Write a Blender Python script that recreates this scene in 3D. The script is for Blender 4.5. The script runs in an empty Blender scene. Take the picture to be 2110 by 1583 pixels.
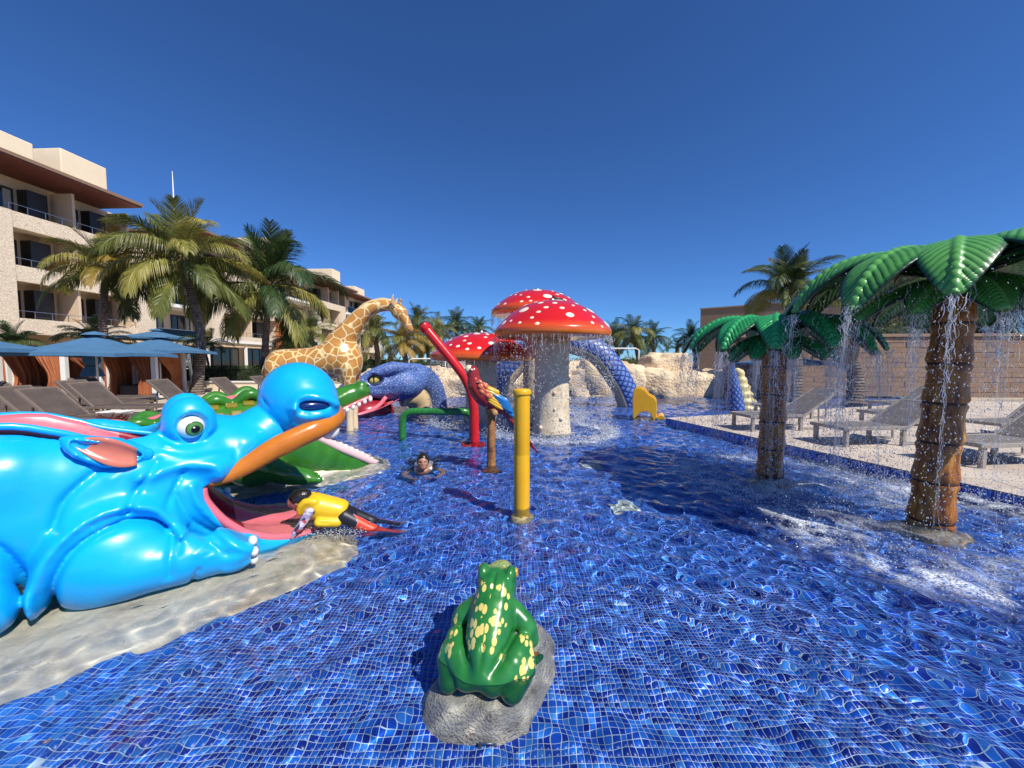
import bpy, bmesh, math, random
import numpy as np
from mathutils import Vector, Matrix, Quaternion
R = math.radians
random.seed(7); rng = np.random.default_rng(7)
scene = bpy.context.scene
COL = scene.collection

# ------------------------------------------------------------------ camera, sky, sun, exposure
CAM_H, F_PX, PITCH = 1.5, 800.0, 3.35
cam_d = bpy.data.cameras.new('camera'); cam_d.sensor_width = 36.0; cam_d.lens = 36.0 * F_PX / 2110.0
cam_d.clip_start = 0.05; cam_d.clip_end = 5000
cam = bpy.data.objects.new('camera', cam_d); COL.objects.link(cam)
cam.location = (0, 0, CAM_H); cam.rotation_euler = (R(90 - PITCH), 0, 0)
scene.camera = cam
SUN_EL, SUN_AZ = 49.0, 133.0      # azimuth clockwise from +Y: behind the camera to the right
sd = Vector((math.sin(R(SUN_AZ)) * math.cos(R(SUN_EL)), math.cos(R(SUN_AZ)) * math.cos(R(SUN_EL)), math.sin(R(SUN_EL))))
world = bpy.data.worlds.new('World'); scene.world = world; world.use_nodes = True
wn = world.node_tree.nodes; wl = world.node_tree.links
bg = wn['Background']; sky = wn.new('ShaderNodeTexSky'); sky.sky_type = 'NISHITA'; sky.sun_disc = False
sky.sun_elevation = R(SUN_EL); sky.sun_rotation = R(SUN_AZ); sky.altitude = 0
sky.air_density = 0.8; sky.dust_density = 0.0; sky.ozone_density = 3.0
tint = wn.new('ShaderNodeMix'); tint.data_type = 'RGBA'; tint.blend_type = 'MULTIPLY'; tint.inputs[0].default_value = 1.0; tint.inputs[7].default_value = (0.50, 0.90, 1.46, 1)
wl.new(sky.outputs[0], tint.inputs[6]); wl.new(tint.outputs[2], bg.inputs[0]); bg.inputs[1].default_value = 0.076
sun_d = bpy.data.lights.new('sun', 'SUN'); sun_d.energy = 4.9; sun_d.angle = R(0.5); sun_d.color = (1.0, 0.95, 0.86)
sun = bpy.data.objects.new('sun', sun_d); COL.objects.link(sun)
sun.rotation_euler = (-sd).to_track_quat('-Z', 'Y').to_euler(); sun.location = (30, -30, 40)
sun_d.cycles.is_caustics_light = True
vs = scene.view_settings; vs.view_transform = 'Standard'; vs.look = 'None'; vs.exposure = 0.25; vs.gamma = 1.0
scene.render.engine = 'CYCLES'
cy = scene.cycles
cy.max_bounces = 9; cy.diffuse_bounces = 3; cy.glossy_bounces = 3; cy.transmission_bounces = 6; cy.transparent_max_bounces = 12
cy.caustics_refractive = True; cy.caustics_reflective = False; cy.sample_clamp_indirect = 4.0; cy.sample_clamp_direct = 0
cy.blur_glossy = 0.5; cy.use_denoising = True

# ------------------------------------------------------------------ helpers
def ray(px, py):
    a = R(PITCH); x = (px - 1055) / F_PX; y = (791.5 - py) / F_PX
    return Vector((x, math.cos(a) + y * math.sin(a), -math.sin(a) + y * math.cos(a)))
def gp(px, py, z=0.0):                 # where a sight line meets the level z
    d = ray(px, py); t = (z - CAM_H) / d.z
    return Vector((d.x * t, d.y * t, z))
def dp(px, py, y):                     # point on a sight line at depth y
    d = ray(px, py); t = y / d.y
    return Vector((d.x * t, y, CAM_H + d.z * t))

def link(o, parent=None):
    COL.objects.link(o)
    if parent is not None: o.parent = parent
    return o
def tag(o, label=None, cat=None, group=None, kind=None):
    if label: o['label'] = label
    if cat: o['category'] = cat
    if group: o['group'] = group
    if kind: o['kind'] = kind
    return o
def thing(name, label, cat, loc=(0, 0, 0), rz=0.0, group=None):
    o = bpy.data.objects.new(name, None); o.empty_display_size = 0.1
    o.location = loc; o.rotation_euler = (0, 0, rz); link(o)
    return tag(o, label, cat, group)
def copy_tree(o, parent=None):
    c = o.copy(); COL.objects.link(c); c.parent = parent
    for ch in list(o.children): copy_tree(ch, c)
    return c
def obj_from(name, verts, faces, mat=None, parent=None, smooth=True, attrs=None):
    me = bpy.data.meshes.new(name)
    verts = np.asarray(verts, dtype=np.float64).reshape(-1, 3)
    if isinstance(faces, np.ndarray):
        n, k = faces.shape
        me.vertices.add(len(verts)); me.vertices.foreach_set('co', verts.ravel())
        me.loops.add(n * k); me.loops.foreach_set('vertex_index', faces.ravel().astype(np.int32))
        me.polygons.add(n); me.polygons.foreach_set('loop_start', (np.arange(n) * k).astype(np.int32))
        me.update(calc_edges=True)
    else:
        me.from_pydata(verts.tolist(), [], [list(f) for f in faces]); me.update()
    if smooth: me.polygons.foreach_set('use_smooth', np.ones(len(me.polygons), dtype=bool))
    for k, v in (attrs or {}).items():
        v = np.asarray(v)
        if v.ndim == 1:
            a = me.attributes.new(k, 'FLOAT', 'POINT'); a.data.foreach_set('value', v.astype(np.float32))
        else:
            a = me.color_attributes.new(k, 'FLOAT_COLOR', 'POINT'); a.data.foreach_set('color', v.astype(np.float32).ravel())
    if mat is not None: me.materials.append(mat)
    return link(bpy.data.objects.new(name, me), parent)

class MB:
    """collects shapes into one mesh"""
    def __init__(s): s.v = []; s.f = []; s.flat = []
    def add(s, v, f):
        b = len(s.v); s.v += [tuple(p) for p in v]; s.f += [tuple(i + b for i in q) for q in f]; return s
    def box(s, c, size, rz=0.0, M=None):
        hx, hy, hz = size[0] / 2, size[1] / 2, size[2] / 2
        vs_ = [Vector((x, y, z)) for z in (-hz, hz) for x, y in ((-hx, -hy), (hx, -hy), (hx, hy), (-hx, hy))]
        m = Matrix.Translation(Vector(c)) @ (M.to_4x4() if M is not None else Matrix.Rotation(rz, 4, 'Z'))
        return s.add([m @ p for p in vs_], [(3, 2, 1, 0), (4, 5, 6, 7), (0, 1, 5, 4), (1, 2, 6, 5), (2, 3, 7, 6), (3, 0, 4, 7)])
    def bar(s, a, b, w, h=None):
        a, b = Vector(a), Vector(b); h = h or w; d = b - a; L = d.length
        q = d.to_track_quat('Z', 'Y').to_matrix()
        return s.box((a + b) / 2, (w, h, L), M=q)
    def tube(s, path, rad, n=12, caps=True, flat=None):
        path = [Vector(p) for p in path]; N = len(path)
        if not hasattr(rad, '__len__'): rad = [rad] * N
        T = [(path[min(i + 1, N - 1)] - path[max(i - 1, 0)]).normalized() for i in range(N)]
        up = Vector((0, 0, 1)) if abs(T[0].z) < 0.9 else Vector((1, 0, 0))
        nrm = (up - T[0] * up.dot(T[0])).normalized(); V = []
        for i in range(N):
            nrm = (nrm - T[i] * nrm.dot(T[i])).normalized(); bi = T[i].cross(nrm)
            r = rad[i]; ra, rb = (r if hasattr(r, '__len__') else (r, r))
            for k in range(n):
                a = 2 * math.pi * k / n
                V.append(path[i] + nrm * (ra * math.cos(a)) + bi * (rb * math.sin(a)))
        Fc = [(i * n + k, i * n + (k + 1) % n, (i + 1) * n + (k + 1) % n, (i + 1) * n + k) for i in range(N - 1) for k in range(n)]
        if caps: Fc += [tuple(reversed(range(n))), tuple((N - 1) * n + k for k in range(n))]
        return s.add(V, Fc)
    def lathe(s, prof, n=24, c=(0, 0, 0), caps=True, wob=None):
        V = []; c = Vector(c)
        for j, (r, z) in enumerate(prof):
            for k in range(n):
                a = 2 * math.pi * k / n; rr = r * (wob(a, j, z) if wob else 1)
                V.append(c + Vector((rr * math.cos(a), rr * math.sin(a), z)))
        Fc = [(i * n + k, i * n + (k + 1) % n, (i + 1) * n + (k + 1) % n, (i + 1) * n + k) for i in range(len(prof) - 1) for k in range(n)]
        if caps: Fc += [tuple(reversed(range(n))), tuple((len(prof) - 1) * n + k for k in range(n))]
        return s.add(V, Fc)
    def ball(s, c, r, n=16, m=10, M=None):
        if not hasattr(r, '__len__'): r = (r, r, r)
        c = Vector(c); V = []
        for j in range(m + 1):
            t = math.pi * j / m
            for k in range(n):
                a = 2 * math.pi * k / n
                p = Vector((r[0] * math.sin(t) * math.cos(a), r[1] * math.sin(t) * math.sin(a), -r[2] * math.cos(t)))
                V.append(c + (M @ p if M is not None else p))
        Fc = [(j * n + k, j * n + (k + 1) % n, (j + 1) * n + (k + 1) % n, (j + 1) * n + k) for j in range(m) for k in range(n)]
        return s.add(V, Fc)
    def prism(s, poly, z0, z1, M=None):
        n = len(poly); V = [Vector((x, y, z0)) for x, y in poly] + [Vector((x, y, z1)) for x, y in poly]
        if M is not None: V = [M @ p for p in V]
        return s.add(V, [tuple(reversed(range(n))), tuple(range(n, 2 * n))] + [(i, (i + 1) % n, n + (i + 1) % n, n + i) for i in range(n)])
    def sheet(s, poly, z):
        return s.add([(x, y, z) for x, y in poly], [tuple(range(len(poly)))])
    def build(s, name, mat=None, parent=None, smooth=False, bevel=0.0, auto=None):
        o = obj_from(name, s.v, s.f, mat, parent, smooth)
        if bevel:
            m = o.modifiers.new('bevel', 'BEVEL'); m.width = bevel; m.segments = 2; m.limit_method = 'ANGLE'
        if auto: 
            me = o.data; bm = bmesh.new(); bm.from_mesh(me)
            for e in bm.edges:
                if len(e.link_faces) == 2 and e.calc_face_angle(0) > R(auto): e.smooth = False
            bm.to_mesh(me); bm.free()
        return o

def bez(pts, n=24):
    """Catmull-Rom through points"""
    P = [np.array(p, float) for p in pts]; P = [2 * P[0] - P[1]] + P + [2 * P[-1] - P[-2]]; out = []
    segs = len(P) - 3
    for i in range(n + 1):
        u = i / n * segs; k = min(int(u), segs - 1); t = u - k
        a, b, c, d = P[k:k + 4]
        out.append(0.5 * (2 * b + (c - a) * t + (2 * a - 5 * b + 4 * c - d) * t * t + (3 * b - a - 3 * c + d) * t ** 3))
    return out

# ---- materials
def nodes(name):
    m = bpy.data.materials.new(name); m.use_nodes = True
    nt = m.node_tree; return m, nt.nodes, nt.links, nt.nodes['Principled BSDF']
def ramp(N, stops, interp='LINEAR'):
    r = N.new('ShaderNodeValToRGB'); cr = r.color_ramp; cr.interpolation = interp
    while len(cr.elements) < len(stops): cr.elements.new(0.5)
    for e, (p, c) in zip(cr.elements, stops): e.position = p; e.color = (*c, 1) if len(c) == 3 else c
    return r
MATS = {}
def mat(name, c1, c2=None, scale=4.0, rough=0.5, bump=0.0, bscale=40.0, coat=0.0, metal=0.0, spec=0.5, detail=6, trans=0.0, sss=0.0, coord='Object', lo=0.35, hi=0.65, roughvar=0.0):
    if name in MATS: return MATS[name]
    m, N, L, B = nodes(name)
    tc = N.new('ShaderNodeTexCoord')
    B.inputs['Roughness'].default_value = rough; B.inputs['Metallic'].default_value = metal
    B.inputs['Coat Weight'].default_value = coat; B.inputs['Coat Roughness'].default_value = 0.08
    B.inputs['Specular IOR Level'].default_value = spec
    if sss: B.inputs['Subsurface Weight'].default_value = sss; B.inputs['Subsurface Radius'].default_value = (0.05, 0.02, 0.01)
    if c2 is not None:
        n = N.new('ShaderNodeTexNoise'); n.inputs['Scale'].default_value = scale; n.inputs['Detail'].default_value = detail; n.inputs['Roughness'].default_value = 0.6
        L.new(tc.outputs[coord], n.inputs['Vector'])
        r = ramp(N, [(lo, c1), (hi, c2)]); L.new(n.outputs[0], r.inputs[0]); L.new(r.outputs[0], B.inputs['Base Color'])
        if roughvar:
            mr = N.new('ShaderNodeMapRange'); mr.inputs[3].default_value = max(rough - roughvar, 0.02); mr.inputs[4].default_value = rough + roughvar
            L.new(n.outputs[0], mr.inputs[0]); L.new(mr.outputs[0], B.inputs['Roughness'])
    else: B.inputs['Base Color'].default_value = (*c1, 1)
    if bump:
        n2 = N.new('ShaderNodeTexNoise'); n2.inputs['Scale'].default_value = bscale; n2.inputs['Detail'].default_value = 5
        L.new(tc.outputs[coord], n2.inputs['Vector'])
        b = N.new('ShaderNodeBump'); b.inputs['Strength'].default_value = 1.0; b.inputs['Distance'].default_value = bump
        L.new(n2.outputs[0], b.inputs['Height']); L.new(b.outputs[0], B.inputs['Normal'])
    MATS[name] = m; return m
def attr_mat(name, stops, attr='col', rough=0.3, coat=0.3, interp='LINEAR'):
    m, N, L, B = nodes(name)
    a = N.new('ShaderNodeAttribute'); a.attribute_name = attr
    r = ramp(N, stops, interp); L.new(a.outputs['Fac'], r.inputs[0]); L.new(r.outputs[0], B.inputs['Base Color'])
    B.inputs['Roughness'].default_value = rough; B.inputs['Coat Weight'].default_value = coat; B.inputs['Coat Roughness'].default_value = 0.06
    return m

# ---- signed-distance sculpting (numpy) and surface nets
class SDF:
    """distance field on a grid; every shape touches only the cells round it"""
    def __init__(s, lo, hi, h):
        s.lo = np.array(lo, float); s.h = h
        n = np.ceil((np.array(hi, float) - s.lo) / h).astype(int) + 1; s.n = n
        ax = [s.lo[i] + h * np.arange(n[i]) for i in range(3)]
        s.GX, s.GY, s.GZ = [g.astype(np.float32) for g in np.meshgrid(*ax, indexing='ij')]
        s.f = np.full(s.GX.shape, 9.0, np.float32); s.win(None, None)
    def win(s, lo, hi, m=0.0):
        if lo is None: s.sl = (slice(None),) * 3
        else:
            a = np.clip(np.floor((np.array(lo) - m - s.lo) / s.h).astype(int), 0, s.n - 1); b = np.clip(np.ceil((np.array(hi) + m - s.lo) / s.h).astype(int) + 1, 1, s.n)
            b = np.maximum(b, a + 1); s.sl = tuple(slice(int(i), int(j)) for i, j in zip(a, b))
        s.X, s.Y, s.Z = s.GX[s.sl], s.GY[s.sl], s.GZ[s.sl]
    @staticmethod
    def smin(a, b, k):
        if k <= 0: return np.minimum(a, b)
        h = np.clip(0.5 + 0.5 * (b - a) / k, 0, 1); return b + (a - b) * h - k * h * (1 - h)
    def loc(s, c, M):
        p = [s.X - c[0], s.Y - c[1], s.Z - c[2]]
        if M is not None:
            Mi = np.linalg.inv(np.array(M)); p = [Mi[i][0] * p[0] + Mi[i][1] * p[1] + Mi[i][2] * p[2] for i in range(3)]
        return p
    def d_ell(s, c, r, M=None):
        p = s.loc(c, M)
        k0 = np.sqrt((p[0] / r[0]) ** 2 + (p[1] / r[1]) ** 2 + (p[2] / r[2]) ** 2) + 1e-6
        k1 = np.sqrt((p[0] / r[0] ** 2) ** 2 + (p[1] / r[1] ** 2) ** 2 + (p[2] / r[2] ** 2) ** 2) + 1e-6
        return k0 * (k0 - 1) / k1
    def d_cap(s, a, b, ra, rb):
        a = np.array(a, float); d = np.array(b, float) - a
        px, py, pz = s.X - a[0], s.Y - a[1], s.Z - a[2]
        t = np.clip((px * d[0] + py * d[1] + pz * d[2]) / max(d @ d, 1e-9), 0, 1)
        return np.sqrt((px - t * d[0]) ** 2 + (py - t * d[1]) ** 2 + (pz - t * d[2]) ** 2) - (ra + (rb - ra) * t)
    def op(s, d, k, mode):
        g = s.f[s.sl]
        s.f[s.sl] = s.smin(g, d, k) if mode == 'add' else -s.smin(-g, d, k)
        return s
    def ell(s, c, r, k=0.05, M=None, mode='add'):
        m = max(r); s.win(np.array(c) - m, np.array(c) + m, k + 3 * s.h); return s.op(s.d_ell(c, r, M), k, mode)
    def ell2(s, c, r, k=0.05, M=None, mode='add'):       # a mirrored pair (y and -y)
        s.ell(c, r, k, M, mode)
        M2 = None if M is None else (np.diag([1, -1, 1]) @ np.array(M) @ np.diag([1, -1, 1]))
        return s.ell((c[0], -c[1], c[2]), r, k, M2, mode)
    def path(s, pts, rads, k=0.05, n=8, mode='add', mirror=False):
        q = bez(pts, n) if len(pts) > 2 else [np.array(pts[0], float) + (np.array(pts[1], float) - np.array(pts[0], float)) * i / n for i in range(n + 1)]
        rr = np.interp(np.linspace(0, 1, n + 1), np.linspace(0, 1, len(rads)), rads); Q = np.array(q)
        s.win((Q - rr[:, None]).min(0), (Q + rr[:, None]).max(0), k + 3 * s.h); out = None
        for i in range(n):
            c = s.d_cap(q[i], q[i + 1], rr[i], rr[i + 1]); out = c if out is None else np.minimum(out, c)
        s.op(out, k, mode)
        if mirror: s.path([(p[0], -p[1], p[2]) for p in pts], rads, k, n, mode)
        return s
    def box(s, c, hs, r=0.02, k=0.02, M=None, mode='add'):
        m = np.linalg.norm(hs); s.win(np.array(c) - m, np.array(c) + m, k + 3 * s.h); p = s.loc(c, M)
        q = [np.abs(p[i]) - hs[i] + r for i in range(3)]
        o = np.sqrt(sum(np.maximum(a, 0) ** 2 for a in q)) + np.minimum(np.maximum(q[0], np.maximum(q[1], q[2])), 0) - r
        return s.op(o, k, mode)
    def cut(s, n, d, k=0.02):                             # keep the side n.p < d
        s.win(None, None); g = n[0] * s.X + n[1] * s.Y + n[2] * s.Z - d
        s.f = -s.smin(-s.f, -g, k); return s
    def groove(s, pts, r, depth, n=10, mirror=False):
        q = bez(pts, n); Q = np.array(q); s.win(Q.min(0), Q.max(0), 2.6 * r); out = None
        for i in range(n):
            c = s.d_cap(q[i], q[i + 1], 0, 0); out = c if out is None else np.minimum(out, c)
        s.f[s.sl] += depth * np.exp(-(out / r) ** 2)
        if mirror: s.groove([(p[0], -p[1], p[2]) for p in pts], r, depth, n)
        return s
    def side(s, pts, r, depth, n=12, vmin=0.2, near_only=False):
        # a groove (depth > 0) or ridge drawn on both flanks from its (x, z) line
        q = bez([(p[0], 0, p[1]) for p in pts], n); Q = np.array(q); s.win(None, None); lo = s.lo + 0
        a = Q.min(0) - 2.6 * r; b = Q.max(0) + 2.6 * r; a[1] = s.lo[1]; b[1] = s.lo[1] + s.h * s.n[1]; s.win(a, b); out = None
        X, Z = s.X, s.Z
        for i in range(n):
            p, e = q[i], q[i + 1] - q[i]; t = np.clip(((X - p[0]) * e[0] + (Z - p[2]) * e[2]) / max(e[0] ** 2 + e[2] ** 2, 1e-9), 0, 1)
            c = np.hypot(X - p[0] - t * e[0], Z - p[2] - t * e[2]); out = c if out is None else np.minimum(out, c)
        w = np.clip((np.abs(s.Y) - vmin) / 0.06, 0, 1)
        s.f[s.sl] += depth * np.exp(-(out / r) ** 2) * w
        return s
    def ridge(s, pts, r, height, n=10, mirror=False): return s.groove(pts, r, -height, n, mirror)
    def mesh(s):
        f = s.f; nx, ny, nz = f.shape; ins = f < 0
        c8 = [(i, j, k) for i in (0, 1) for j in (0, 1) for k in (0, 1)]
        cnt = sum(ins[i:nx - 1 + i, j:ny - 1 + j, k:nz - 1 + k].astype(np.int8) for i, j, k in c8)
        cell = np.argwhere((cnt > 0) & (cnt < 8)); idx = np.full((nx - 1, ny - 1, nz - 1), -1, np.int64)
        idx[cell[:, 0], cell[:, 1], cell[:, 2]] = np.arange(len(cell))
        acc = np.zeros((len(cell), 3)); num = np.zeros(len(cell))
        val = {c: f[cell[:, 0] + c[0], cell[:, 1] + c[1], cell[:, 2] + c[2]] for c in c8}
        for a in c8:
            for ax in range(3):
                if a[ax]: continue
                b = list(a); b[ax] = 1; b = tuple(b); va, vb = val[a], val[b]
                m = (va < 0) != (vb < 0); t = np.where(m, va / np.where(m, va - vb, 1), 0)
                p = np.tile(np.array(a, float), (len(cell), 1)); p[:, ax] += t
                acc[m] += p[m]; num[m] += 1
        V = s.lo + s.h * (cell + acc / num[:, None]); Q = []
        for ax in range(3):
            u, w = (ax + 1) % 3, (ax + 2) % 3
            sl = [slice(1, -1)] * 3; sl[ax] = slice(0, -1); s2 = list(sl); s2[ax] = slice(1, None)
            A = ins[tuple(sl)]; B_ = ins[tuple(s2)]; e = np.argwhere(A != B_); 
            if not len(e): continue
            off = np.ones(3, int); off[ax] = 0; g = e + off; flip = ~A[e[:, 0], e[:, 1], e[:, 2]]
            du = np.zeros(3, int); du[u] = 1; dw = np.zeros(3, int); dw[w] = 1
            q = np.stack([idx[tuple((g - du - dw).T)], idx[tuple((g - dw).T)], idx[tuple(g.T)], idx[tuple((g - du).T)]], 1)
            q[flip] = q[flip][:, ::-1]; Q.append(q)
        Q = np.concatenate(Q); Q = Q[(Q >= 0).all(1)]
        return V, Q
    def build(s, name, mat_, parent=None, relax=1, attrs=None):
        V, Q = s.mesh()
        for _ in range(relax):
            a = np.zeros_like(V); n = np.zeros(len(V))
            for i in range(4):
                j = Q[:, (i + 1) % 4]; np.add.at(a, Q[:, i], V[j]); np.add.at(n, Q[:, i], 1)
            V = V * 0.4 + 0.6 * a / np.maximum(n, 1)[:, None]
        return obj_from(name, V, Q, mat_, parent, True, attrs(V) if attrs else None)
def vnoise(P, sc, seed=0, oct=3):
    """cheap value noise on points"""
    P = np.asarray(P, float) * sc; tot = np.zeros(len(P)); amp = 1.0; norm = 0
    for o in range(oct):
        i = np.floor(P).astype(np.int64); f = P - i; f = f * f * (3 - 2 * f); acc = 0
        for c in range(8):
            d = np.array([c & 1, c >> 1 & 1, c >> 2 & 1]); q = i + d
            h = (q[:, 0] * 374761393 + q[:, 1] * 668265263 + q[:, 2] * 2147483647 + (seed + o) * 1274126177) & 0xffffffff
            h = ((h ^ (h >> 13)) * 1274126177) & 0xffffffff; h = ((h ^ (h >> 16)) & 0xffff) / 65535.0
            w = np.prod(np.where(d, f, 1 - f), axis=1); acc = acc + h * w
        tot += amp * acc; norm += amp; amp *= 0.5; P = P * 2.03 + 17.1
    return tot / norm
# ------------------------------------------------------------------ pool: floor, tiles, water
WATER_D = 0.30
TILE = 0.03
def tile_material(far):
    m, N, L, B = nodes('pool_tile_field' if far else 'pool_tile')
    g = N.new('ShaderNodeNewGeometry')
    sc = N.new('ShaderNodeVectorMath'); sc.operation = 'SCALE'; sc.inputs['Scale'].default_value = 1 / TILE; L.new(g.outputs['Position'], sc.inputs[0])
    xy = N.new('ShaderNodeVectorMath'); xy.operation = 'MULTIPLY'; xy.inputs[1].default_value = (1, 1, 0); L.new(sc.outputs[0], xy.inputs[0])
    fl = N.new('ShaderNodeVectorMath'); fl.operation = 'FLOOR'; L.new(xy.outputs[0], fl.inputs[0])
    w = N.new('ShaderNodeTexWhiteNoise'); w.noise_dimensions = '3D'; L.new(fl.outputs[0], w.inputs['Vector'])
    r = ramp(N, [(0.0, (0.003, 0.014, 0.24)), (0.18, (0.005, 0.040, 0.40)), (0.5, (0.008, 0.095, 0.62)), (0.85, (0.016, 0.17, 0.74)), (1.0, (0.06, 0.28, 0.80))])
    L.new(w.outputs['Value'], r.inputs[0]); col = r.outputs[0]
    n = N.new('ShaderNodeTexNoise'); n.inputs['Scale'].default_value = 60; n.inputs['Detail'].default_value = 3; L.new(g.outputs['Position'], n.inputs['Vector'])
    mx = N.new('ShaderNodeMix'); mx.data_type = 'RGBA'; mx.blend_type = 'MULTIPLY'; mx.inputs[0].default_value = 0.35
    rr = ramp(N, [(0.3, (0.6, 0.65, 0.75)), (0.7, (1, 1, 1))]); L.new(n.outputs[0], rr.inputs[0]); L.new(col, mx.inputs[6]); L.new(rr.outputs[0], mx.inputs[7]); col = mx.outputs[2]
    if far:
        fr = N.new('ShaderNodeVectorMath'); fr.operation = 'FRACTION'; L.new(xy.outputs[0], fr.inputs[0])
        sp = N.new('ShaderNodeSeparateXYZ'); L.new(fr.outputs[0], sp.inputs[0]); gs = []
        for k in (0, 1):
            a = N.new('ShaderNodeMath'); a.operation = 'LESS_THAN'; a.inputs[1].default_value = 0.085; L.new(sp.outputs[k], a.inputs[0]); gs.append(a)
        mxm = N.new('ShaderNodeMath'); mxm.operation = 'MAXIMUM'; L.new(gs[0].outputs[0], mxm.inputs[0]); L.new(gs[1].outputs[0], mxm.inputs[1])
        m2 = N.new('ShaderNodeMix'); m2.data_type = 'RGBA'; L.new(mxm.outputs[0], m2.inputs[0]); L.new(col, m2.inputs[6]); m2.inputs[7].default_value = (0.38, 0.54, 0.78, 1); col = m2.outputs[2]
    L.new(col, B.inputs['Base Color']); B.inputs['Roughness'].default_value = 0.35
    return m
tile_near, tile_far = tile_material(False), tile_material(True)
grout = mat('grout', (0.46, 0.60, 0.80), (0.56, 0.70, 0.86), scale=9, rough=0.8)

# waves: a sum of random sines, calm near the frog, choppier towards the fountains
NW = 84
w_th = rng.uniform(0, 2 * np.pi, NW); w_len = np.exp(rng.uniform(np.log(0.08), np.log(0.62), NW)); w_ph = rng.uniform(0, 2 * np.pi, NW)
w_k = 2 * np.pi / w_len; w_amp = 0.044 * w_len / np.sqrt(NW)
def chop(x, y):
    c = 0.37 + 0.24 * np.clip((y - 1.4) / 2.2, 0, 1) + 0.14 * np.clip((x - 0.3) / 1.5, 0, 1) + 0.4 * np.exp(-(((x - 4.2) / 2.0) ** 2 + ((y - 4.0) / 2.6) ** 2)) + 0.3 * np.clip((y - 4) / 6, 0, 1)
    return c
def wave_z(x, y):
    z = np.zeros_like(x)
    for k, t, p, a in zip(w_k, w_th, w_ph, w_amp):
        z += a * np.sin(k * (x * np.cos(t) + y * np.sin(t)) + p)
    return z * chop(x, y)
# ------------------------------------------------------------------ ground, decks, pool shell
DECK_Z = 0.12
GZ = 0.05
sand = mat('ground_sand', (0.36, 0.30, 0.22), (0.45, 0.38, 0.29), scale=0.6, rough=0.95, bump=0.01, bscale=20)
def stone_deck_mat():
    m, N, L, B = nodes('deck_stone'); tc = N.new('ShaderNodeTexCoord')
    n = N.new('ShaderNodeTexNoise'); n.inputs['Scale'].default_value = 1.3; n.inputs['Detail'].default_value = 8; L.new(tc.outputs['Object'], n.inputs['Vector'])
    r = ramp(N, [(0.3, (0.50, 0.41, 0.33)), (0.55, (0.62, 0.53, 0.44)), (0.75, (0.68, 0.60, 0.51))]); L.new(n.outputs[0], r.inputs[0])
    n2 = N.new('ShaderNodeTexNoise'); n2.inputs['Scale'].default_value = 90; n2.inputs['Detail'].default_value = 4; L.new(tc.outputs['Object'], n2.inputs['Vector'])
    r2 = ramp(N, [(0.35, (0.72, 0.70, 0.68)), (0.6, (1, 1, 1))]); L.new(n2.outputs[0], r2.inputs[0])
    mx = N.new('ShaderNodeMix'); mx.data_type = 'RGBA'; mx.blend_type = 'MULTIPLY'; mx.inputs[0].default_value = 1; L.new(r.outputs[0], mx.inputs[6]); L.new(r2.outputs[0], mx.inputs[7])
    L.new(mx.outputs[2], B.inputs['Base Color']); B.inputs['Roughness'].default_value = 0.75
    b = N.new('ShaderNodeBump'); b.inputs['Distance'].default_value = 0.004; L.new(n2.outputs[0], b.inputs['Height']); L.new(b.outputs[0], B.inputs['Normal'])
    return m
deck_m = stone_deck_mat()
joint_m = mat('deck_joint', (0.30, 0.25, 0.20), rough=0.9)
X0, X1, Y0, Y1 = -5.4, 16.0, -1.5, 18.5
big = 2500
g = MB()
for x0, x1, y0, y1 in ((-big, X0, -big, big), (X1, big, -big, big), (X0, X1, -big, Y0), (X0, X1, Y1, big)): g.sheet([(x0, y0), (x1, y0), (x1, y1), (x0, y1)], GZ)
tag(g.build('ground', sand), kind='structure')

RDECK = [(3.79, 9.5), (6.75, -1.4), (30, -1.4), (30, 17), (16, 13.6), (8.1, 11.0)]
LDECK = [(-4.9, -1.4), (-5.0, 4.5), (-5.35, 8.5), (-5.2, 12.5), (-5.6, 18.4), (-48, 18.4), (-48, -1.4)]
def deck(name, poly, top, cut_slabs):
    d = MB(); n = len(poly)
    d.add([(x, y, -0.5) for x, y in poly] + [(x, y, top) for x, y in poly], [tuple(range(n, 2 * n))[::1], tuple(reversed(range(n)))] + [(i, (i + 1) % n, n + (i + 1) % n, n + i) for i in range(n)])
    o = d.build(name, joint_m); tag(o, kind='structure'); o.data.materials.append(tile_far)
    o.cycles.is_caustics_receiver = True
    return o
def inside(poly, x, y):
    c = False; n = len(poly)
    for i in range(n):
        (x1, y1), (x2, y2) = poly[i], poly[(i + 1) % n]
        if (y1 > y) != (y2 > y) and x < (x2 - x1) * (y - y1) / (y2 - y1) + x1: c = not c
    return c
def clip_poly(poly, rect):
    """Sutherland-Hodgman against an axis box"""
    x0, y0, x1, y1 = rect; out = poly
    for ax, lim, sg in ((0, x0, 1), (0, x1, -1), (1, y0, 1), (1, y1, -1)):
        inp, out = out, []
        for i in range(len(inp)):
            a, b = inp[i - 1], inp[i]; ia, ib = sg * (a[ax] - lim) >= 0, sg * (b[ax] - lim) >= 0
            if ia != ib:
                t = (lim - a[ax]) / (b[ax] - a[ax]); out.append((a[0] + t * (b[0] - a[0]), a[1] + t * (b[1] - a[1])))
            if ib: out.append(b)
        if not out: return []
    return out
def area(p): return abs(sum(p[i - 1][0] * p[i][1] - p[i][0] * p[i - 1][1] for i in range(len(p)))) / 2
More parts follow.
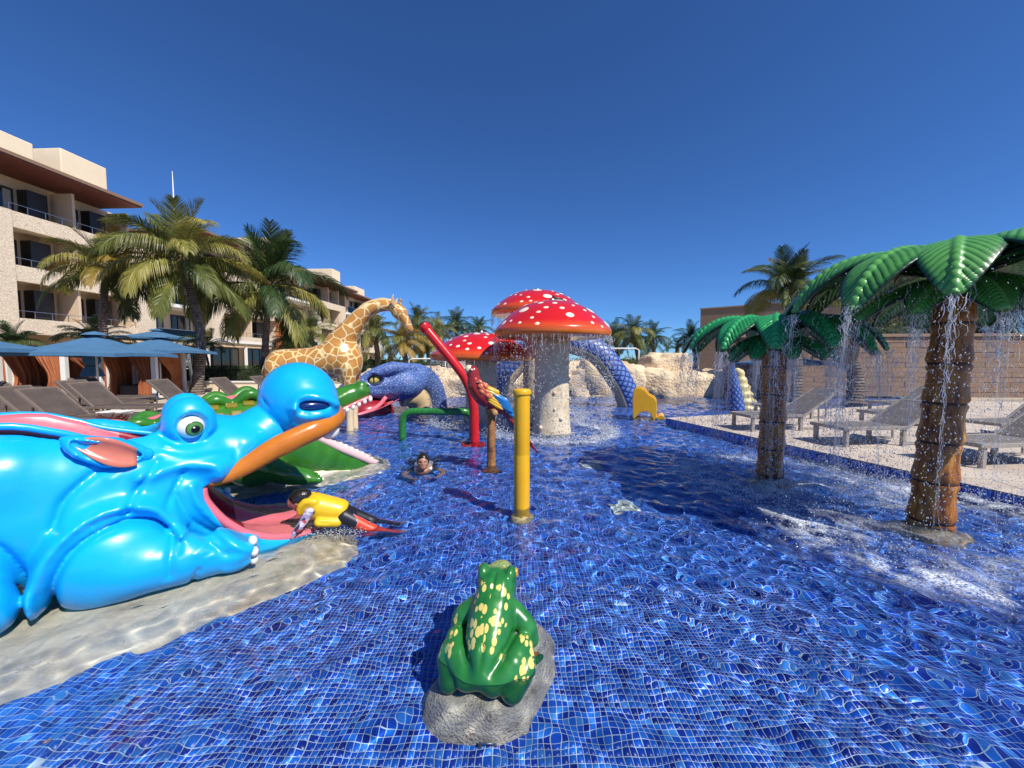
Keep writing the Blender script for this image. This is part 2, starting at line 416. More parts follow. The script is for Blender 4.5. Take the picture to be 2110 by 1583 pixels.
def poly_cut(subject, clipper):
    """Sutherland-Hodgman: subject (any) against a convex clipper given counter-clockwise"""
    out = subject
    for i in range(len(clipper)):
        a, b = clipper[i], clipper[(i + 1) % len(clipper)]; inp, out = out, []
        side = lambda p: (b[0] - a[0]) * (p[1] - a[1]) - (b[1] - a[1]) * (p[0] - a[0])
        for j in range(len(inp)):
            p, q = inp[j - 1], inp[j]; sp, sq = side(p), side(q)
            if (sp >= 0) != (sq >= 0):
                t = sp / (sp - sq); out.append((p[0] + t * (q[0] - p[0]), p[1] + t * (q[1] - p[1])))
            if sq >= 0: out.append(q)
        if not out: return []
    return out
def pave(parent, poly, z, a, w, d, region, gap=0.006):
    """paving slabs in courses turned by angle a, clipped to the deck outline"""
    ca, sa = math.cos(a), math.sin(a); cnt = 0
    cx, cy_ = region[0], region[1]; nu, nv = region[2], region[3]
    for j in range(-nv, nv + 1):
        for i in range(-nu, nu + 1):
            u0 = i * w + (w / 2 if j % 2 else 0); v0 = j * d
            sq = [(u0 + gap, v0 + gap), (u0 + w - gap, v0 + gap), (u0 + w - gap, v0 + d - gap), (u0 + gap, v0 + d - gap)]
            q = [(cx + ca * u - sa * v, cy_ + sa * u + ca * v) for u, v in sq]
            c = poly_cut(poly, q)
            if len(c) < 3 or area(c) < 0.01: continue
            if area(c) > 0.97 * (w - 2 * gap) * (d - 2 * gap): c = q
            else: c = list(c)
            s_ = sum(c[k - 1][0] * c[k][1] - c[k][0] * c[k - 1][1] for k in range(len(c)))
            if s_ < 0: c = c[::-1]
            m = MB(); dz = random.uniform(-0.0015, 0.0015)
            m.prism(c, z - 0.02, z + 0.006 + dz); m.build('paving_slab', deck_m, parent); cnt += 1
    return cnt
rd = deck('pool_deck', RDECK, 0.10, True)
for p in rd.data.polygons:
    if abs(p.normal.z) < 0.5: p.material_index = 1
n_sl = pave(rd, [(x, y) for x, y in RDECK], 0.10, R(-15), 1.05, 1.05, (8.5, 7.0, 7, 7))
ld = deck('pool_terrace', LDECK, DECK_Z - 0.006, True)
for p in ld.data.polygons:
    if abs(p.normal.z) < 0.5: p.material_index = 1
n_sl += pave(ld, LDECK, DECK_Z, R(3), 1.2, 1.2, (-9.0, 10.0, 5, 6))
print('slabs', n_sl)

# pool floor, its tiles near the camera one by one, and the water
fl = MB().sheet([(X0 - 0.3, Y0), (X1 + 0.2, Y0), (X1 + 0.2, Y1 + 0.2), (X0 - 0.3, Y1 + 0.2)], -WATER_D).build('pool_floor', tile_far); tag(fl, kind='structure')
TX, TY0, TY1 = 66, 34, 92             # built tiles: x in +-66 tiles, y rows
gm = MB().sheet([(-TX * TILE, TY0 * TILE), (TX * TILE, TY0 * TILE), (TX * TILE, TY1 * TILE), (-TX * TILE, TY1 * TILE)], -WATER_D + 0.004).build('grout_bed', grout, fl)
th, gw, bv = 0.0016, 0.0030, 0.0006
tv = [(gw / 2, gw / 2, 0), (TILE - gw / 2, gw / 2, 0), (TILE - gw / 2, TILE - gw / 2, 0), (gw / 2, TILE - gw / 2, 0)]
tv += [(x + (bv if x < TILE / 2 else -bv), y + (bv if y < TILE / 2 else -bv), th) for x, y, _ in tv]
tf = [(4, 5, 6, 7), (0, 1, 5, 4), (1, 2, 6, 5), (2, 3, 7, 6), (3, 0, 4, 7)]
me0 = bpy.data.meshes.new('tile'); me0.from_pydata(tv, [], tf); me0.materials.append(tile_near); me0.update()
cells = [(i, j) for j in range(TY0, TY1) for i in range(-TX, TX)]
def seen(i, j):
    x, y = (i + .5) * TILE, (j + .5) * TILE
    return abs(x) < 1.28 * y
cells = [c for c in cells if seen(*c)]
# the 300 nearest in view are single tiles, the rest one field
near = sorted([c for c in cells if abs((c[0] + .5) * TILE) < 1.05 * (c[1] + .5) * TILE and (c[1] + .5) * TILE > 1.62], key=lambda c: (c[1] + .5) ** 2 + ((c[0] + .5)) ** 2)[:300]
ns = set(near); tv_np = np.array(tv); Vt = []; Ft = []
for (i, j) in cells:
    off = np.array([i * TILE, j * TILE, -WATER_D + 0.0044])
    if (i, j) in ns:
        o = bpy.data.objects.new('tile', me0); o.location = off; link(o, fl); o.cycles.is_caustics_receiver = True
    else:
        b = 8 * len(Vt); Vt.append(tv_np + off); Ft.append(np.array([[b + k for k in f] for f in tf]))
tfld = obj_from('tile_field', np.concatenate(Vt), np.concatenate(Ft), tile_near, fl, smooth=False); tfld['kind'] = 'stuff'
for o in (fl, gm, tfld): o.cycles.is_caustics_receiver = True

def axis(segs):
    out = [segs[0][0]]
    for a, b, h in segs:
        n = max(1, int(round((b - a) / h))); out += list(a + (b - a) * (np.arange(n) + 1) / n)
    return np.array(out)
wx = axis([(-5.5, -4, .08), (-4, -2.6, .035), (-2.6, 3.4, .0135), (3.4, 6.8, .026), (6.8, 15.9, .11)])
wy = axis([(-1.4, -0.4, .06), (-0.4, 0.6, .025), (0.6, 3.6, .0135), (3.6, 6.5, .023), (6.5, 11, .045), (11, 18.4, .09)])
WX, WY = np.meshgrid(wx, wy, indexing='ij'); WZ = wave_z(WX, WY)
foam = np.zeros_like(WX)
nz = vnoise(np.stack([WX.ravel(), WY.ravel(), 0 * WX.ravel()], 1), 3.0, 5, 4).reshape(WX.shape)
nzf = vnoise(np.stack([WX.ravel(), WY.ravel(), 0 * WX.ravel()], 1), 11.0, 9, 4).reshape(WX.shape)
FOAM_RINGS = [(0.85, 8.31, 1.26, 0.15, 1.7), (0.85, 8.31, 0.5, 0.16, 0.5), (-0.78, 9.9, 1.28, 0.14, 1.4), (0.68, 10.6, 1.25, .14, 1.2), (3.94, 3.50, 1.30, 0.24, 1.5), (3.34, 4.92, 1.05, 0.22, 1.0), (3.94, 3.50, 0.8, 0.35, .5)]
for cx, cy_, rr, ww, ss in FOAM_RINGS:
    d = np.hypot(WX - cx, WY - cy_) + (nz - 0.5) * 0.5
    foam = np.maximum(foam, ss * np.exp(-((d - rr) / ww) ** 2))
foam = np.clip(foam * np.clip((nzf - 0.30) * 2.6, 0, 1) * np.clip((nz - 0.16) * 2.5, 0, 1), 0, 1)
WZ = WZ + foam * 0.02 * (nzf - 0.3)
ridx = np.arange(WX.size).reshape(WX.shape)
WQ = np.stack([ridx[:-1, :-1], ridx[1:, :-1], ridx[1:, 1:], ridx[:-1, 1:]], -1).reshape(-1, 4)
m, N, L, B = nodes('pool_water'); N.remove(B); out = N['Material Output']
gl = N.new('ShaderNodeBsdfGlass'); gl.inputs['IOR'].default_value = 1.33; gl.inputs['Roughness'].default_value = 0.0; gl.inputs['Color'].default_value = (0.95, 0.985, 1.0, 1)
df = N.new('ShaderNodeBsdfDiffuse'); df.inputs['Color'].default_value = (0.85, 0.90, 0.95, 1)
at = N.new('ShaderNodeAttribute'); at.attribute_name = 'foam'
tc = N.new('ShaderNodeTexCoord'); nn = N.new('ShaderNodeTexNoise'); nn.inputs['Scale'].default_value = 70; nn.inputs['Detail'].default_value = 5; L.new(tc.outputs['Object'], nn.inputs['Vector'])
mr = N.new('ShaderNodeMapRange'); mr.inputs[1].default_value = 0.33; mr.inputs[2].default_value = 0.66; L.new(nn.outputs[0], mr.inputs[0])
mm = N.new('ShaderNodeMath'); mm.operation = 'MULTIPLY'; mm.use_clamp = True; L.new(at.outputs['Fac'], mm.inputs[0]); L.new(mr.outputs[0], mm.inputs[1])
ms = N.new('ShaderNodeMixShader'); L.new(mm.outputs[0], ms.inputs[0]); L.new(gl.outputs[0], ms.inputs[1]); L.new(df.outputs[0], ms.inputs[2]); L.new(ms.outputs[0], out.inputs[0])
wo = obj_from('water', np.stack([WX, WY, WZ], -1).reshape(-1, 3), WQ, m, None, True, {'foam': foam.ravel()}); tag(wo, kind='structure')
wo.cycles.is_caustics_caster = True
def wet(*objs):
    for o in objs:
        o.cycles.is_caustics_receiver = True
        wet(*o.children)

# light grating covers on the pool floor
for k, (px, py) in enumerate(((1285, 1047), (1218, 963))):
    c = gp(px, py, -0.12); dm = thing('floor_drain', 'pale square drain cover on the blue pool floor ' + ('nearer the yellow post' if k == 0 else 'towards the red spotted toadstool'), 'drain cover', (c.x, c.y, -WATER_D), R(8))
    MB().box((0, 0, 0.012), (0.30, 0.30, 0.015)).build('cover_plate', mat('drain_plate', (0.62, 0.68, 0.62), rough=0.5), dm, bevel=0.004)
    gr_ = mat('drain_slot', (0.25, 0.3, 0.3), rough=0.7)
    for i in range(5): MB().box((-0.1 + 0.05 * i, 0, 0.0205), (0.012, 0.22, 0.004)).build('slot', gr_, dm)
    wet(dm)
# ------------------------------------------------------------------ artificial rockwork behind the pool
def rock_mat(name, c1, c2, c3, sc=1.2, bump=0.07):
    m, N, L, B = nodes(name); tc = N.new('ShaderNodeTexCoord')
    n = N.new('ShaderNodeTexNoise'); n.inputs['Scale'].default_value = sc; n.inputs['Detail'].default_value = 9; n.inputs['Roughness'].default_value = 0.65; L.new(tc.outputs['Object'], n.inputs['Vector'])
    r = ramp(N, [(0.32, c3), (0.46, c1), (0.66, c2)]); L.new(n.outputs[0], r.inputs[0]); L.new(r.outputs[0], B.inputs['Base Color'])
    B.inputs['Roughness'].default_value = 0.85
    n2 = N.new('ShaderNodeTexNoise'); n2.inputs['Scale'].default_value = sc * 9; n2.inputs['Detail'].default_value = 7; L.new(tc.outputs['Object'], n2.inputs['Vector'])
    b = N.new('ShaderNodeBump'); b.inputs['Distance'].default_value = bump; L.new(n2.outputs[0], b.inputs['Height']); L.new(b.outputs[0], B.inputs['Normal'])
    return m
rock_m = rock_mat('sandstone_rock', (0.68, 0.51, 0.32), (0.78, 0.64, 0.44), (0.46, 0.31, 0.19))
def boulder(name, label, c, size, seed, h=0.09, amp=0.35, group=None, m=None, sq=0.55, rz=0.0, kids=()):
    n1, n2 = 64, 40; V = []
    for j in range(n2 + 1):
        t = math.pi * j / n2
        for k in range(n1):
            a = 2 * math.pi * k / n1
            f = lambda q: math.copysign(abs(q) ** sq, q)
            V.append((f(math.cos(a)) * f(math.sin(t)), f(math.sin(a)) * f(math.sin(t)), -f(math.cos(t))))
    V = np.array(V); S = np.array(size) / 2
    P = V * S; nrm = V / (np.linalg.norm(V, axis=1)[:, None] + 1e-6)
    d = (vnoise(P + c[0], 0.9, seed, 4) - 0.5) * amp * 2 + (np.abs(vnoise(P + 3 * c[0], 1.6, seed + 3, 3) - 0.5)) * -amp * 1.8
    P = P + nrm * d[:, None] * min(size) * 0.8
    Fq = np.array([(j * n1 + k, j * n1 + (k + 1) % n1, (j + 1) * n1 + (k + 1) % n1, (j + 1) * n1 + k) for j in range(n2) for k in range(n1)])
    ca, sa = math.cos(rz), math.sin(rz)
    P = np.stack([P[:, 0] * ca - P[:, 1] * sa, P[:, 0] * sa + P[:, 1] * ca, P[:, 2]], 1)
    o = obj_from(name, P, Fq, m or rock_m); o.location = c; wet(o)
    return tag(o, label, 'rock', group)
GRP = 'artificial rocks edging the far side of the pool'
boulder('boulder', 'long low cream rock behind the blue serpent head', (-4.6, 16.9, 0.35), (4.2, 2.0, 2.1), 1, group=GRP)
boulder('boulder', 'cream rock with dark foot behind the left red toadstool', (-1.5, 17.2, 0.3), (4.0, 2.0, 2.0), 2, group=GRP)
boulder('boulder', 'cream rock seen between the two toadstool stems', (1.3, 17.4, 0.3), (3.8, 2.0, 2.1), 3, group=GRP)
boulder('boulder', 'cream rock under the arch of the blue serpent coil', (4.0, 17.4, 0.35), (3.6, 2.2, 2.5), 4, group=GRP)
boulder('boulder', 'peaked rock block standing on top of the rock wall beyond the yellow chute', (7.0, 17.9, 1.25), (2.3, 1.3, 1.35), 5, group=GRP, amp=0.25)
boulder('boulder', 'broad sandy rock below the peaked block beyond the yellow chute', (7.2, 17.3, 0.35), (3.6, 2.0, 1.75), 6, group=GRP, amp=0.25)
boulder('boulder', 'sloping sandy rock beside the blue tail behind the small fountain palm', (10.6, 17.4, 0.25), (4.2, 2.2, 1.75), 7, group=GRP, amp=0.25)
boulder('boulder', 'low rock at the end of the pool wall by the brown fence', (14.3, 17.2, 0.1), (4.0, 2.2, 1.4), 8, group=GRP, amp=0.25)
# ------------------------------------------------------------------ hotel along the left side
def stone_clad():
    m, N, L, B = nodes('stone_cladding'); tc = N.new('ShaderNodeTexCoord')
    mp = N.new('ShaderNodeMapping'); mp.inputs['Scale'].default_value = (2.2, 2.2, 3.2); L.new(tc.outputs['Object'], mp.inputs[0])
    v = N.new('ShaderNodeTexVoronoi'); v.feature = 'DISTANCE_TO_EDGE'; L.new(mp.outputs[0], v.inputs['Vector'])
    v2 = N.new('ShaderNodeTexVoronoi'); L.new(mp.outputs[0], v2.inputs['Vector'])
    r = ramp(N, [(0.0, (0.66, 0.52, 0.37)), (0.5, (0.76, 0.63, 0.48)), (1.0, (0.82, 0.72, 0.57))]); L.new(v2.outputs['Color'], r.inputs[0])
    e = ramp(N, [(0.0, (0.42, 0.36, 0.31)), (0.07, (1, 1, 1))]); L.new(v.outputs[0], e.inputs[0])
    mx = N.new('ShaderNodeMix'); mx.data_type = 'RGBA'; mx.blend_type = 'MULTIPLY'; mx.inputs[0].default_value = 1; L.new(r.outputs[0], mx.inputs[6]); L.new(e.outputs[0], mx.inputs[7])
    L.new(mx.outputs[2], B.inputs['Base Color']); B.inputs['Roughness'].default_value = 0.9
    b = N.new('ShaderNodeBump'); b.inputs['Distance'].default_value = 0.02; L.new(v.outputs[0], b.inputs['Height']); L.new(b.outputs[0], B.inputs['Normal'])
    return m
M_st = stone_clad()
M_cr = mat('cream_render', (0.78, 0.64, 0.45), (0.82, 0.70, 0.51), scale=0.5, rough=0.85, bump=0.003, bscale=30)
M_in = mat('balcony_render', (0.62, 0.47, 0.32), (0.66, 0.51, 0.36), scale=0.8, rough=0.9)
M_so = mat('soffit_timber', (0.10, 0.022, 0.014), (0.13, 0.032, 0.018), scale=3, rough=0.6)
M_fr = mat('window_frame_dark', (0.02, 0.016, 0.014), rough=0.4)
M_gl = mat('dark_glass', (0.015, 0.018, 0.025), rough=0.04, spec=0.8)
M_cu = mat('pale_curtain', (0.45, 0.42, 0.36), (0.38, 0.35, 0.30), scale=6, rough=0.9)
M_wh = mat('white_paint', (0.78, 0.75, 0.69), (0.82, 0.79, 0.74), scale=2, rough=0.6)
M_te = mat('terracotta_paint', (0.48, 0.15, 0.05), (0.54, 0.19, 0.07), scale=0.7, rough=0.85)
M_rail = mat('steel_rail', (0.42, 0.42, 0.42), rough=0.45, metal=1.0)
def M_glassrail():
    m, N, L, B = nodes('rail_glass'); N.remove(B); o = N['Material Output']
    t = N.new('ShaderNodeBsdfTransparent'); t.inputs[0].default_value = (0.80, 0.86, 0.86, 1); g = N.new('ShaderNodeBsdfGlossy'); g.inputs['Roughness'].default_value = 0.03
    fr = N.new('ShaderNodeFresnel'); fr.inputs[0].default_value = 1.5; mx = N.new('ShaderNodeMixShader'); L.new(fr.outputs[0], mx.inputs[0]); L.new(t.outputs[0], mx.inputs[1]); L.new(g.outputs[0], mx.inputs[2]); L.new(mx.outputs[0], o.inputs[0]); return m
M_rg = M_glassrail()
HROT = math.atan2(-0.05, 1)        # the facade runs almost along +Y; local x = out of the wall, local y = along it
def sliding_window(par, x, y0, y1, z0, z1, curtain=True, panels=2):
    """a dark framed sliding door in the back wall of a balcony, facing +x"""
    w = MB(); t = 0.09
    for a, b in ((y0, y0 + t), (y1 - t, y1)): w.box((x + 0.05, (a + b) / 2, (z0 + z1) / 2), (0.12, t, z1 - z0))
    w.box((x + 0.05, (y0 + y1) / 2, z1 - t / 2), (0.118, y1 - y0 - 2 * t, t)); w.box((x + 0.05, (y0 + y1) / 2, z0 + t / 2), (0.118, y1 - y0 - 2 * t, t))
    for k in range(1, panels): 
        yy = y0 + (y1 - y0) * k / panels; w.box((x + 0.05, yy, (z0 + z1) / 2), (0.1, 0.07, z1 - z0 - 2 * t))
    f = w.build('window', M_fr, par)
    for k in range(panels):
        a = y0 + (y1 - y0) * k / panels; b = y0 + (y1 - y0) * (k + 1) / panels
        MB().box((x + 0.045, (a + b) / 2, (z0 + z1) / 2), (0.02, b - a - 0.07, z1 - z0 - 2 * t)).build('pane', M_gl, f)
        if curtain and k == panels - 1:
            c = MB(); n = 14
            for i in range(n):
                yy = a + (b - a) * (0.3 + 0.62 * i / n)
                c.box((x + 0.058 + 0.012 * (i % 2), yy, (z0 + z1) / 2), (0.006, (b - a) * 0.045, z1 - z0 - 2 * t - 0.06))
            c.build('curtain', M_cu, f)
    return f
def hotel_block(label, y0, y1, nb, box_list, roof_over=1.35, rend=1.8, stone_end=True, depth=11.0, lv=(3.6, 6.75, 9.9), top=13.0, pwl=1.5):
    root = thing('hotel_building', label, 'building', (-29.6 + 0.05 * (y0 - 23.5), y0, 0), HROT, 'cream hotel blocks beside the pool')
    Ln = y1 - y0; bd = 1.9                            # balcony depth
    # back wall of the balconies
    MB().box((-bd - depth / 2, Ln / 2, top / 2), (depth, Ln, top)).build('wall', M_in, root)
    pw = 1.5
    fins = [0.0, Ln] if Ln < 12 else [0.0, Ln / 2, Ln]
    for k, yy in enumerate((pwl / 2, Ln - 0.75)):
        MB().box((-bd / 2 + 0.02, yy, (lv[2] + .5) / 2), (bd + 0.3, (pwl, pw)[k], lv[2] + .5)).build('stone_pillar', M_st, root)
    for li, z in enumerate(lv):
        MB().box((-bd / 2 - 0.02, (Ln + pwl - pw) / 2, z - 0.12), (bd, Ln - pwl - pw - 0.01, 0.30)).build('balcony_slab', M_cr, root)
        MB().box((-0.06, (Ln + pwl - pw) / 2, z + 0.03), (0.26, Ln - pwl - pw - 0.012, 0.94)).build('balcony_parapet', M_st, root)
        rl = MB(); rl.bar((0.0, pwl, z + 0.95), (0.0, Ln - pw, z + 0.95), 0.03)
        for i in range(9): rl.bar((0.0, pwl + (Ln - pwl - pw) * i / 8, z + 0.48), (0.0, pwl + (Ln - pwl - pw) * i / 8, z + 0.95), 0.03)
        rl.build('balcony_rail', M_rail, root)
    bay = (Ln - pwl - pw) / nb
    for li in range(-1, 3):
        z = (0.05 if li < 0 else lv[li]) + 0.05
        for i in range(nb):
            a = pwl + bay * i
            sliding_window(root, -bd, a + 0.25, a + bay * 0.44, z, z + 2.35, True)
            d = MB(); d.box((-bd + 0.35, a + bay * 0.66, z + 1.2), (0.7, bay * 0.30, 2.4)); d.build('louvre_screen', M_fr, root)
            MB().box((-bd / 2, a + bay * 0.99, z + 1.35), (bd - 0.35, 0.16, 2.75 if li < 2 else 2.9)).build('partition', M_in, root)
    # roof with its deep timber soffit
    rf = MB(); rf.prism([(-bd - depth - 0.5, -2.4), (roof_over, -2.4), (roof_over + 0.1, Ln + rend), (-bd - depth - 0.5, Ln + rend)], top, top + 0.10).build('soffit', M_so, root)
    r2 = MB().prism([(-bd - depth - 0.45, -2.45), (roof_over + 0.06, -2.45), (roof_over + 0.16, Ln + rend + 0.06), (-bd - depth - 0.45, Ln + rend + 0.06)], top + 0.10, top + 0.30).build('roof', mat('roof_edge', (0.23, 0.14, 0.09), rough=0.8), root)
    for (a, b, x0, x1, h) in box_list:
        MB().box(((x0 + x1) / 2, (a + b) / 2, top + 0.3 + h / 2), (x1 - x0, b - a, h)).build('roof_housing', M_cr, r2, bevel=0.06)
    # ground floor glazing strip already above; plinth
    MB().box((-bd / 2, Ln / 2, 0.02), (bd + 2.5, Ln, 0.12)).build('terrace_step', M_wh, root)
    return root
hotel_block('cream hotel block with stone pillars and maroon eaves rising over the umbrellas', 20.4, 31.9, 2, [(-2.2, 4.6, -5.5, -0.3, 1.7), (6.1, 8.9, -5.5, -0.4, 2.3)], rend=-1.9, pwl=3.0)
hotel_block('middle hotel block whose eaves show between the two coconut palm crowns', 37.5, 49.0, 2, [(8.0, 10.4, -5, 0.2, 2.4)])
hotel_block('far hotel block with maroon eaves behind the neck of the giraffe', 55.5, 64.5, 2, [(5.0, 7.4, -5, 0.2, 2.4)])
hotel_block('farthest hotel block, its roof box peeping above the giraffe neck', 68.5, 80.0, 2, [(1, 5, -5, -0.5, 1.5)], roof_over=0.3)
# linking wings set back between the blocks, with white canopies
def wing(label, y0, y1, xo):
    root = thing('hotel_wing', label, 'building', (xo + 0.05 * (y0 - 23.5), y0, 0), HROT, 'hotel wings between the blocks'); Ln = y1 - y0
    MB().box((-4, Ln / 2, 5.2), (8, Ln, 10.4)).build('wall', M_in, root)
    for z in (3.1, 6.25, 9.4):
        MB().box((0.9, Ln / 2, z), (2.2, Ln, 0.28)).build('white_slab', M_wh, root)
        MB().box((1.93, Ln / 2, z + 0.62), (0.03, Ln - 0.1, 0.95)).build('glass_rail', M_rg, root)
        rr = MB(); rr.bar((1.93, 0.05, z + 1.12), (1.93, Ln - 0.05, z + 1.12), 0.05); rr.build('rail', M_rail, root)
    nb = max(2, int(Ln / 3.6)); b = Ln / nb
    for z in (0.1, 3.3, 6.45):
        for i in range(nb): sliding_window(root, 0, b * i + 0.4, b * (i + 1) - 0.4, z, z + 2.4, True, 3)
    return root
wing('recessed hotel wing with white slabs behind the tall coconut palm', 32.0, 37.4, -31.2)
wing('recessed hotel wing with white slabs behind the terracotta wall', 49.1, 55.4, -31.0)
wing('recessed far hotel wing behind the giraffe back', 64.6, 68.4, -31.0)
# low ground-floor canopy and terracotta screen wall in front
cn = thing('terrace_canopy', 'long white flat canopy over the ground floor terrace behind the hedge', 'canopy', (-24.0, 24.5, 0), HROT)
MB().box((0, 8.0, 3.05), (3.4, 16.5, 0.22)).build('canopy_slab', M_wh, cn)
for i in range(5): MB().box((1.45, 0.4 + 3.8 * i, 1.47), (0.16, 0.16, 2.94)).build('post', M_wh, cn)
for i in range(4): 
    f = sliding_window(cn, -1.9, 0.8 + 3.8 * i, 3.8 + 3.8 * i, 0.1, 2.7, True, 3)
MB().box((-2.05, 8.0, 1.45), (0.2, 16.4, 2.9)).build('back_wall', M_in, cn)
ow = thing('terracotta_wall', 'tall terracotta screen wall with a round opening beside the slim coconut palm', 'wall', (-21.2, 35.0, 0), R(-4))
poly = [(0, 0), (2.5, 0), (2.5, 5.3), (0, 5.3)]
wv = MB(); K = 32; cxh, czh, rh = 1.05, 1.25, 0.95
ring = [(cxh + rh * math.cos(2 * math.pi * i / K), czh + rh * math.sin(2 * math.pi * i / K)) for i in range(K)]
def border(i):
    a = 2 * math.pi * i / K; dx, dz = math.cos(a), math.sin(a); t = min([(2.5 - cxh) / dx if dx > 1e-6 else 1e9, -cxh / dx if dx < -1e-6 else 1e9, (5.3 - czh) / dz if dz > 1e-6 else 1e9, -czh / dz if dz < -1e-6 else 1e9]); return (cxh + dx * t, czh + dz * t)
bd_ = [border(i) for i in range(K)]
for yq in (0, 0.35): wv.add([(x, yq, z) for x, z in ring] + [(x, yq, z) for x, z in bd_], [((i, K + i, K + (i + 1) % K, (i + 1) % K) if yq else ((i + 1) % K, K + (i + 1) % K, K + i, i)) for i in range(K)])
wv.add([(x, 0, z) for x, z in ring] + [(x, .35, z) for x, z in ring], [(i, (i + 1) % K, K + (i + 1) % K, K + i) for i in range(K)])
wv.add([(2.5, 0, 0), (2.5, .35, 0), (2.5, .35, 5.3), (2.5, 0, 5.3), (0, 0, 0), (0, .35, 0), (0, .35, 5.3), (0, 0, 5.3)], [(0, 1, 2, 3), (4, 7, 6, 5), (3, 2, 6, 7)])
wv.build('screen', M_te, ow)
MB().box((1.25, 0.22, 5.36), (2.7, 0.5, 0.1)).build('coping', mat('terracotta_coping', (0.30, 0.10, 0.04), rough=0.8), ow)
mast = thing('lightning_mast', 'thin white mast rising behind the coconut palm crown', 'mast', (-26.5, 31.2, 12.9))
MB().tube([(0, 0, 0), (0, 0, 1.2), (0, 0, 3.4)], [0.06, 0.045, 0.015], 8).build('mast_pole', M_wh, mast, smooth=True)
MB().box((0, 0, 0.04), (0.3, 0.3, 0.1)).build('base_plate', M_rail, mast)

# right side: tan service building, brown block wall, slatted fence
tb = thing('service_building', 'plain tan flat-roofed building behind the feathery palm on the right', 'building', (14.2, 29.5, 0), R(-36))
M_tan = mat('tan_render', (0.30, 0.20, 0.125), (0.34, 0.23, 0.145), scale=0.6, rough=0.9, bump=0.002, bscale=50)
MB().box((7, 4, 2.7), (14, 8, 5.4)).build('wall', M_tan, tb)
MB().box((7, 4, 5.44), (14.1, 8.1, 0.09)).build('parapet_cap', mat('cap_tan', (0.42, 0.31, 0.21), rough=0.8), tb)
for i in range(3): 
    f_ = MB().box((3 + 4 * i, -0.02, 3.9), (1.2, 0.06, 0.6)).build('vent_window', M_fr, tb)
    f_.hide_render = False
bw = thing('block_wall', 'long brown split-face block wall behind the loungers under the fountain palms', 'wall', (9.0, 16.3, 0.05), R(-4))
M_bw = [mat('wall_block_a', (0.24, 0.155, 0.105), (0.28, 0.185, 0.13), scale=3, rough=0.95, bump=0.01, bscale=25), mat('wall_block_b', (0.22, 0.14, 0.095), (0.27, 0.175, 0.12), scale=3, rough=0.95, bump=0.01, bscale=25), mat('wall_block_c', (0.26, 0.17, 0.115), (0.30, 0.20, 0.14), scale=3, rough=0.95, bump=0.01, bscale=25)]
MB().box((11, 0.2, 1.2), (22, 0.3, 2.4)).build('mortar_core', mat('wall_mortar', (0.19, 0.125, 0.085), rough=0.95), bw)
bl = []
for k in range(3):
    b = bpy.data.meshes.new('block'); mb = MB().box((0, 0, 0), (0.985, 0.10, 0.193)); b.from_pydata(mb.v, [], mb.f); b.materials.append(M_bw[k]); bl.append(b)
for j in range(12):
    for i in range(22):
        o = bpy.data.objects.new('block', random.choice(bl)); o.location = (0.5 + i + (0.5 if j % 2 else 0), 0.03 + random.uniform(-0.012, 0.012), 0.11 + 0.2 * j); link(o, bw)
MB().box((11.2, 0.15, 2.5), (22.6, 0.5, 0.12)).build('wall_cap', M_bw[2], bw)
sf = thing('slat_fence', 'short reddish timber slat fence beyond the sloping sandy rock', 'fence', (11.6, 21.0, 0.05), R(-6))
M_sl = mat('timber_slat', (0.16, 0.07, 0.04), (0.22, 0.10, 0.06), scale=5, rough=0.8)
for i in range(14): MB().box((0.1 + 0.2 * i, 0, 1.0 + 0.02 * random.uniform(-1, 1)), (0.15, 0.04, 2.0)).build('slat', M_sl, sf)
for z in (0.5, 1.6): MB().box((1.4, 0.05, z), (2.8, 0.05, 0.1)).build('fence_rail', M_sl, sf)
# thin white pipe rails on top of the rockwork
def pipe_rail(label, pts, r=0.035):
    o = thing('pipe_rail', label, 'railing', pts[0]); p0 = Vector(pts[0])
    MB().tube([Vector(p) - p0 for p in pts], r, 8).build('rail_tube', M_wh, o, smooth=True)
    for p in (pts[0], pts[-1]): MB().box(Vector(p) - p0 + Vector((0, 0, 0.02)), (0.14, 0.14, 0.04)).build('foot_plate', M_wh, o)
pipe_rail('thin white pipe rail beside the peaked rock', [(4.2, 18.9, 0.6), (4.2, 18.9, 2.05), (4.35, 18.9, 2.12), (6.0, 18.9, 2.12), (6.15, 18.9, 2.05), (6.15, 18.9, 0.6)])
pipe_rail('thin pale pipe rail above the rocks left of the red toadstools', [(-5.0, 18.9, 0.6), (-5.0, 18.9, 1.55), (-4.85, 18.9, 1.62), (-3.4, 18.9, 1.62), (-3.25, 18.9, 1.55), (-3.25, 18.9, 0.6)])
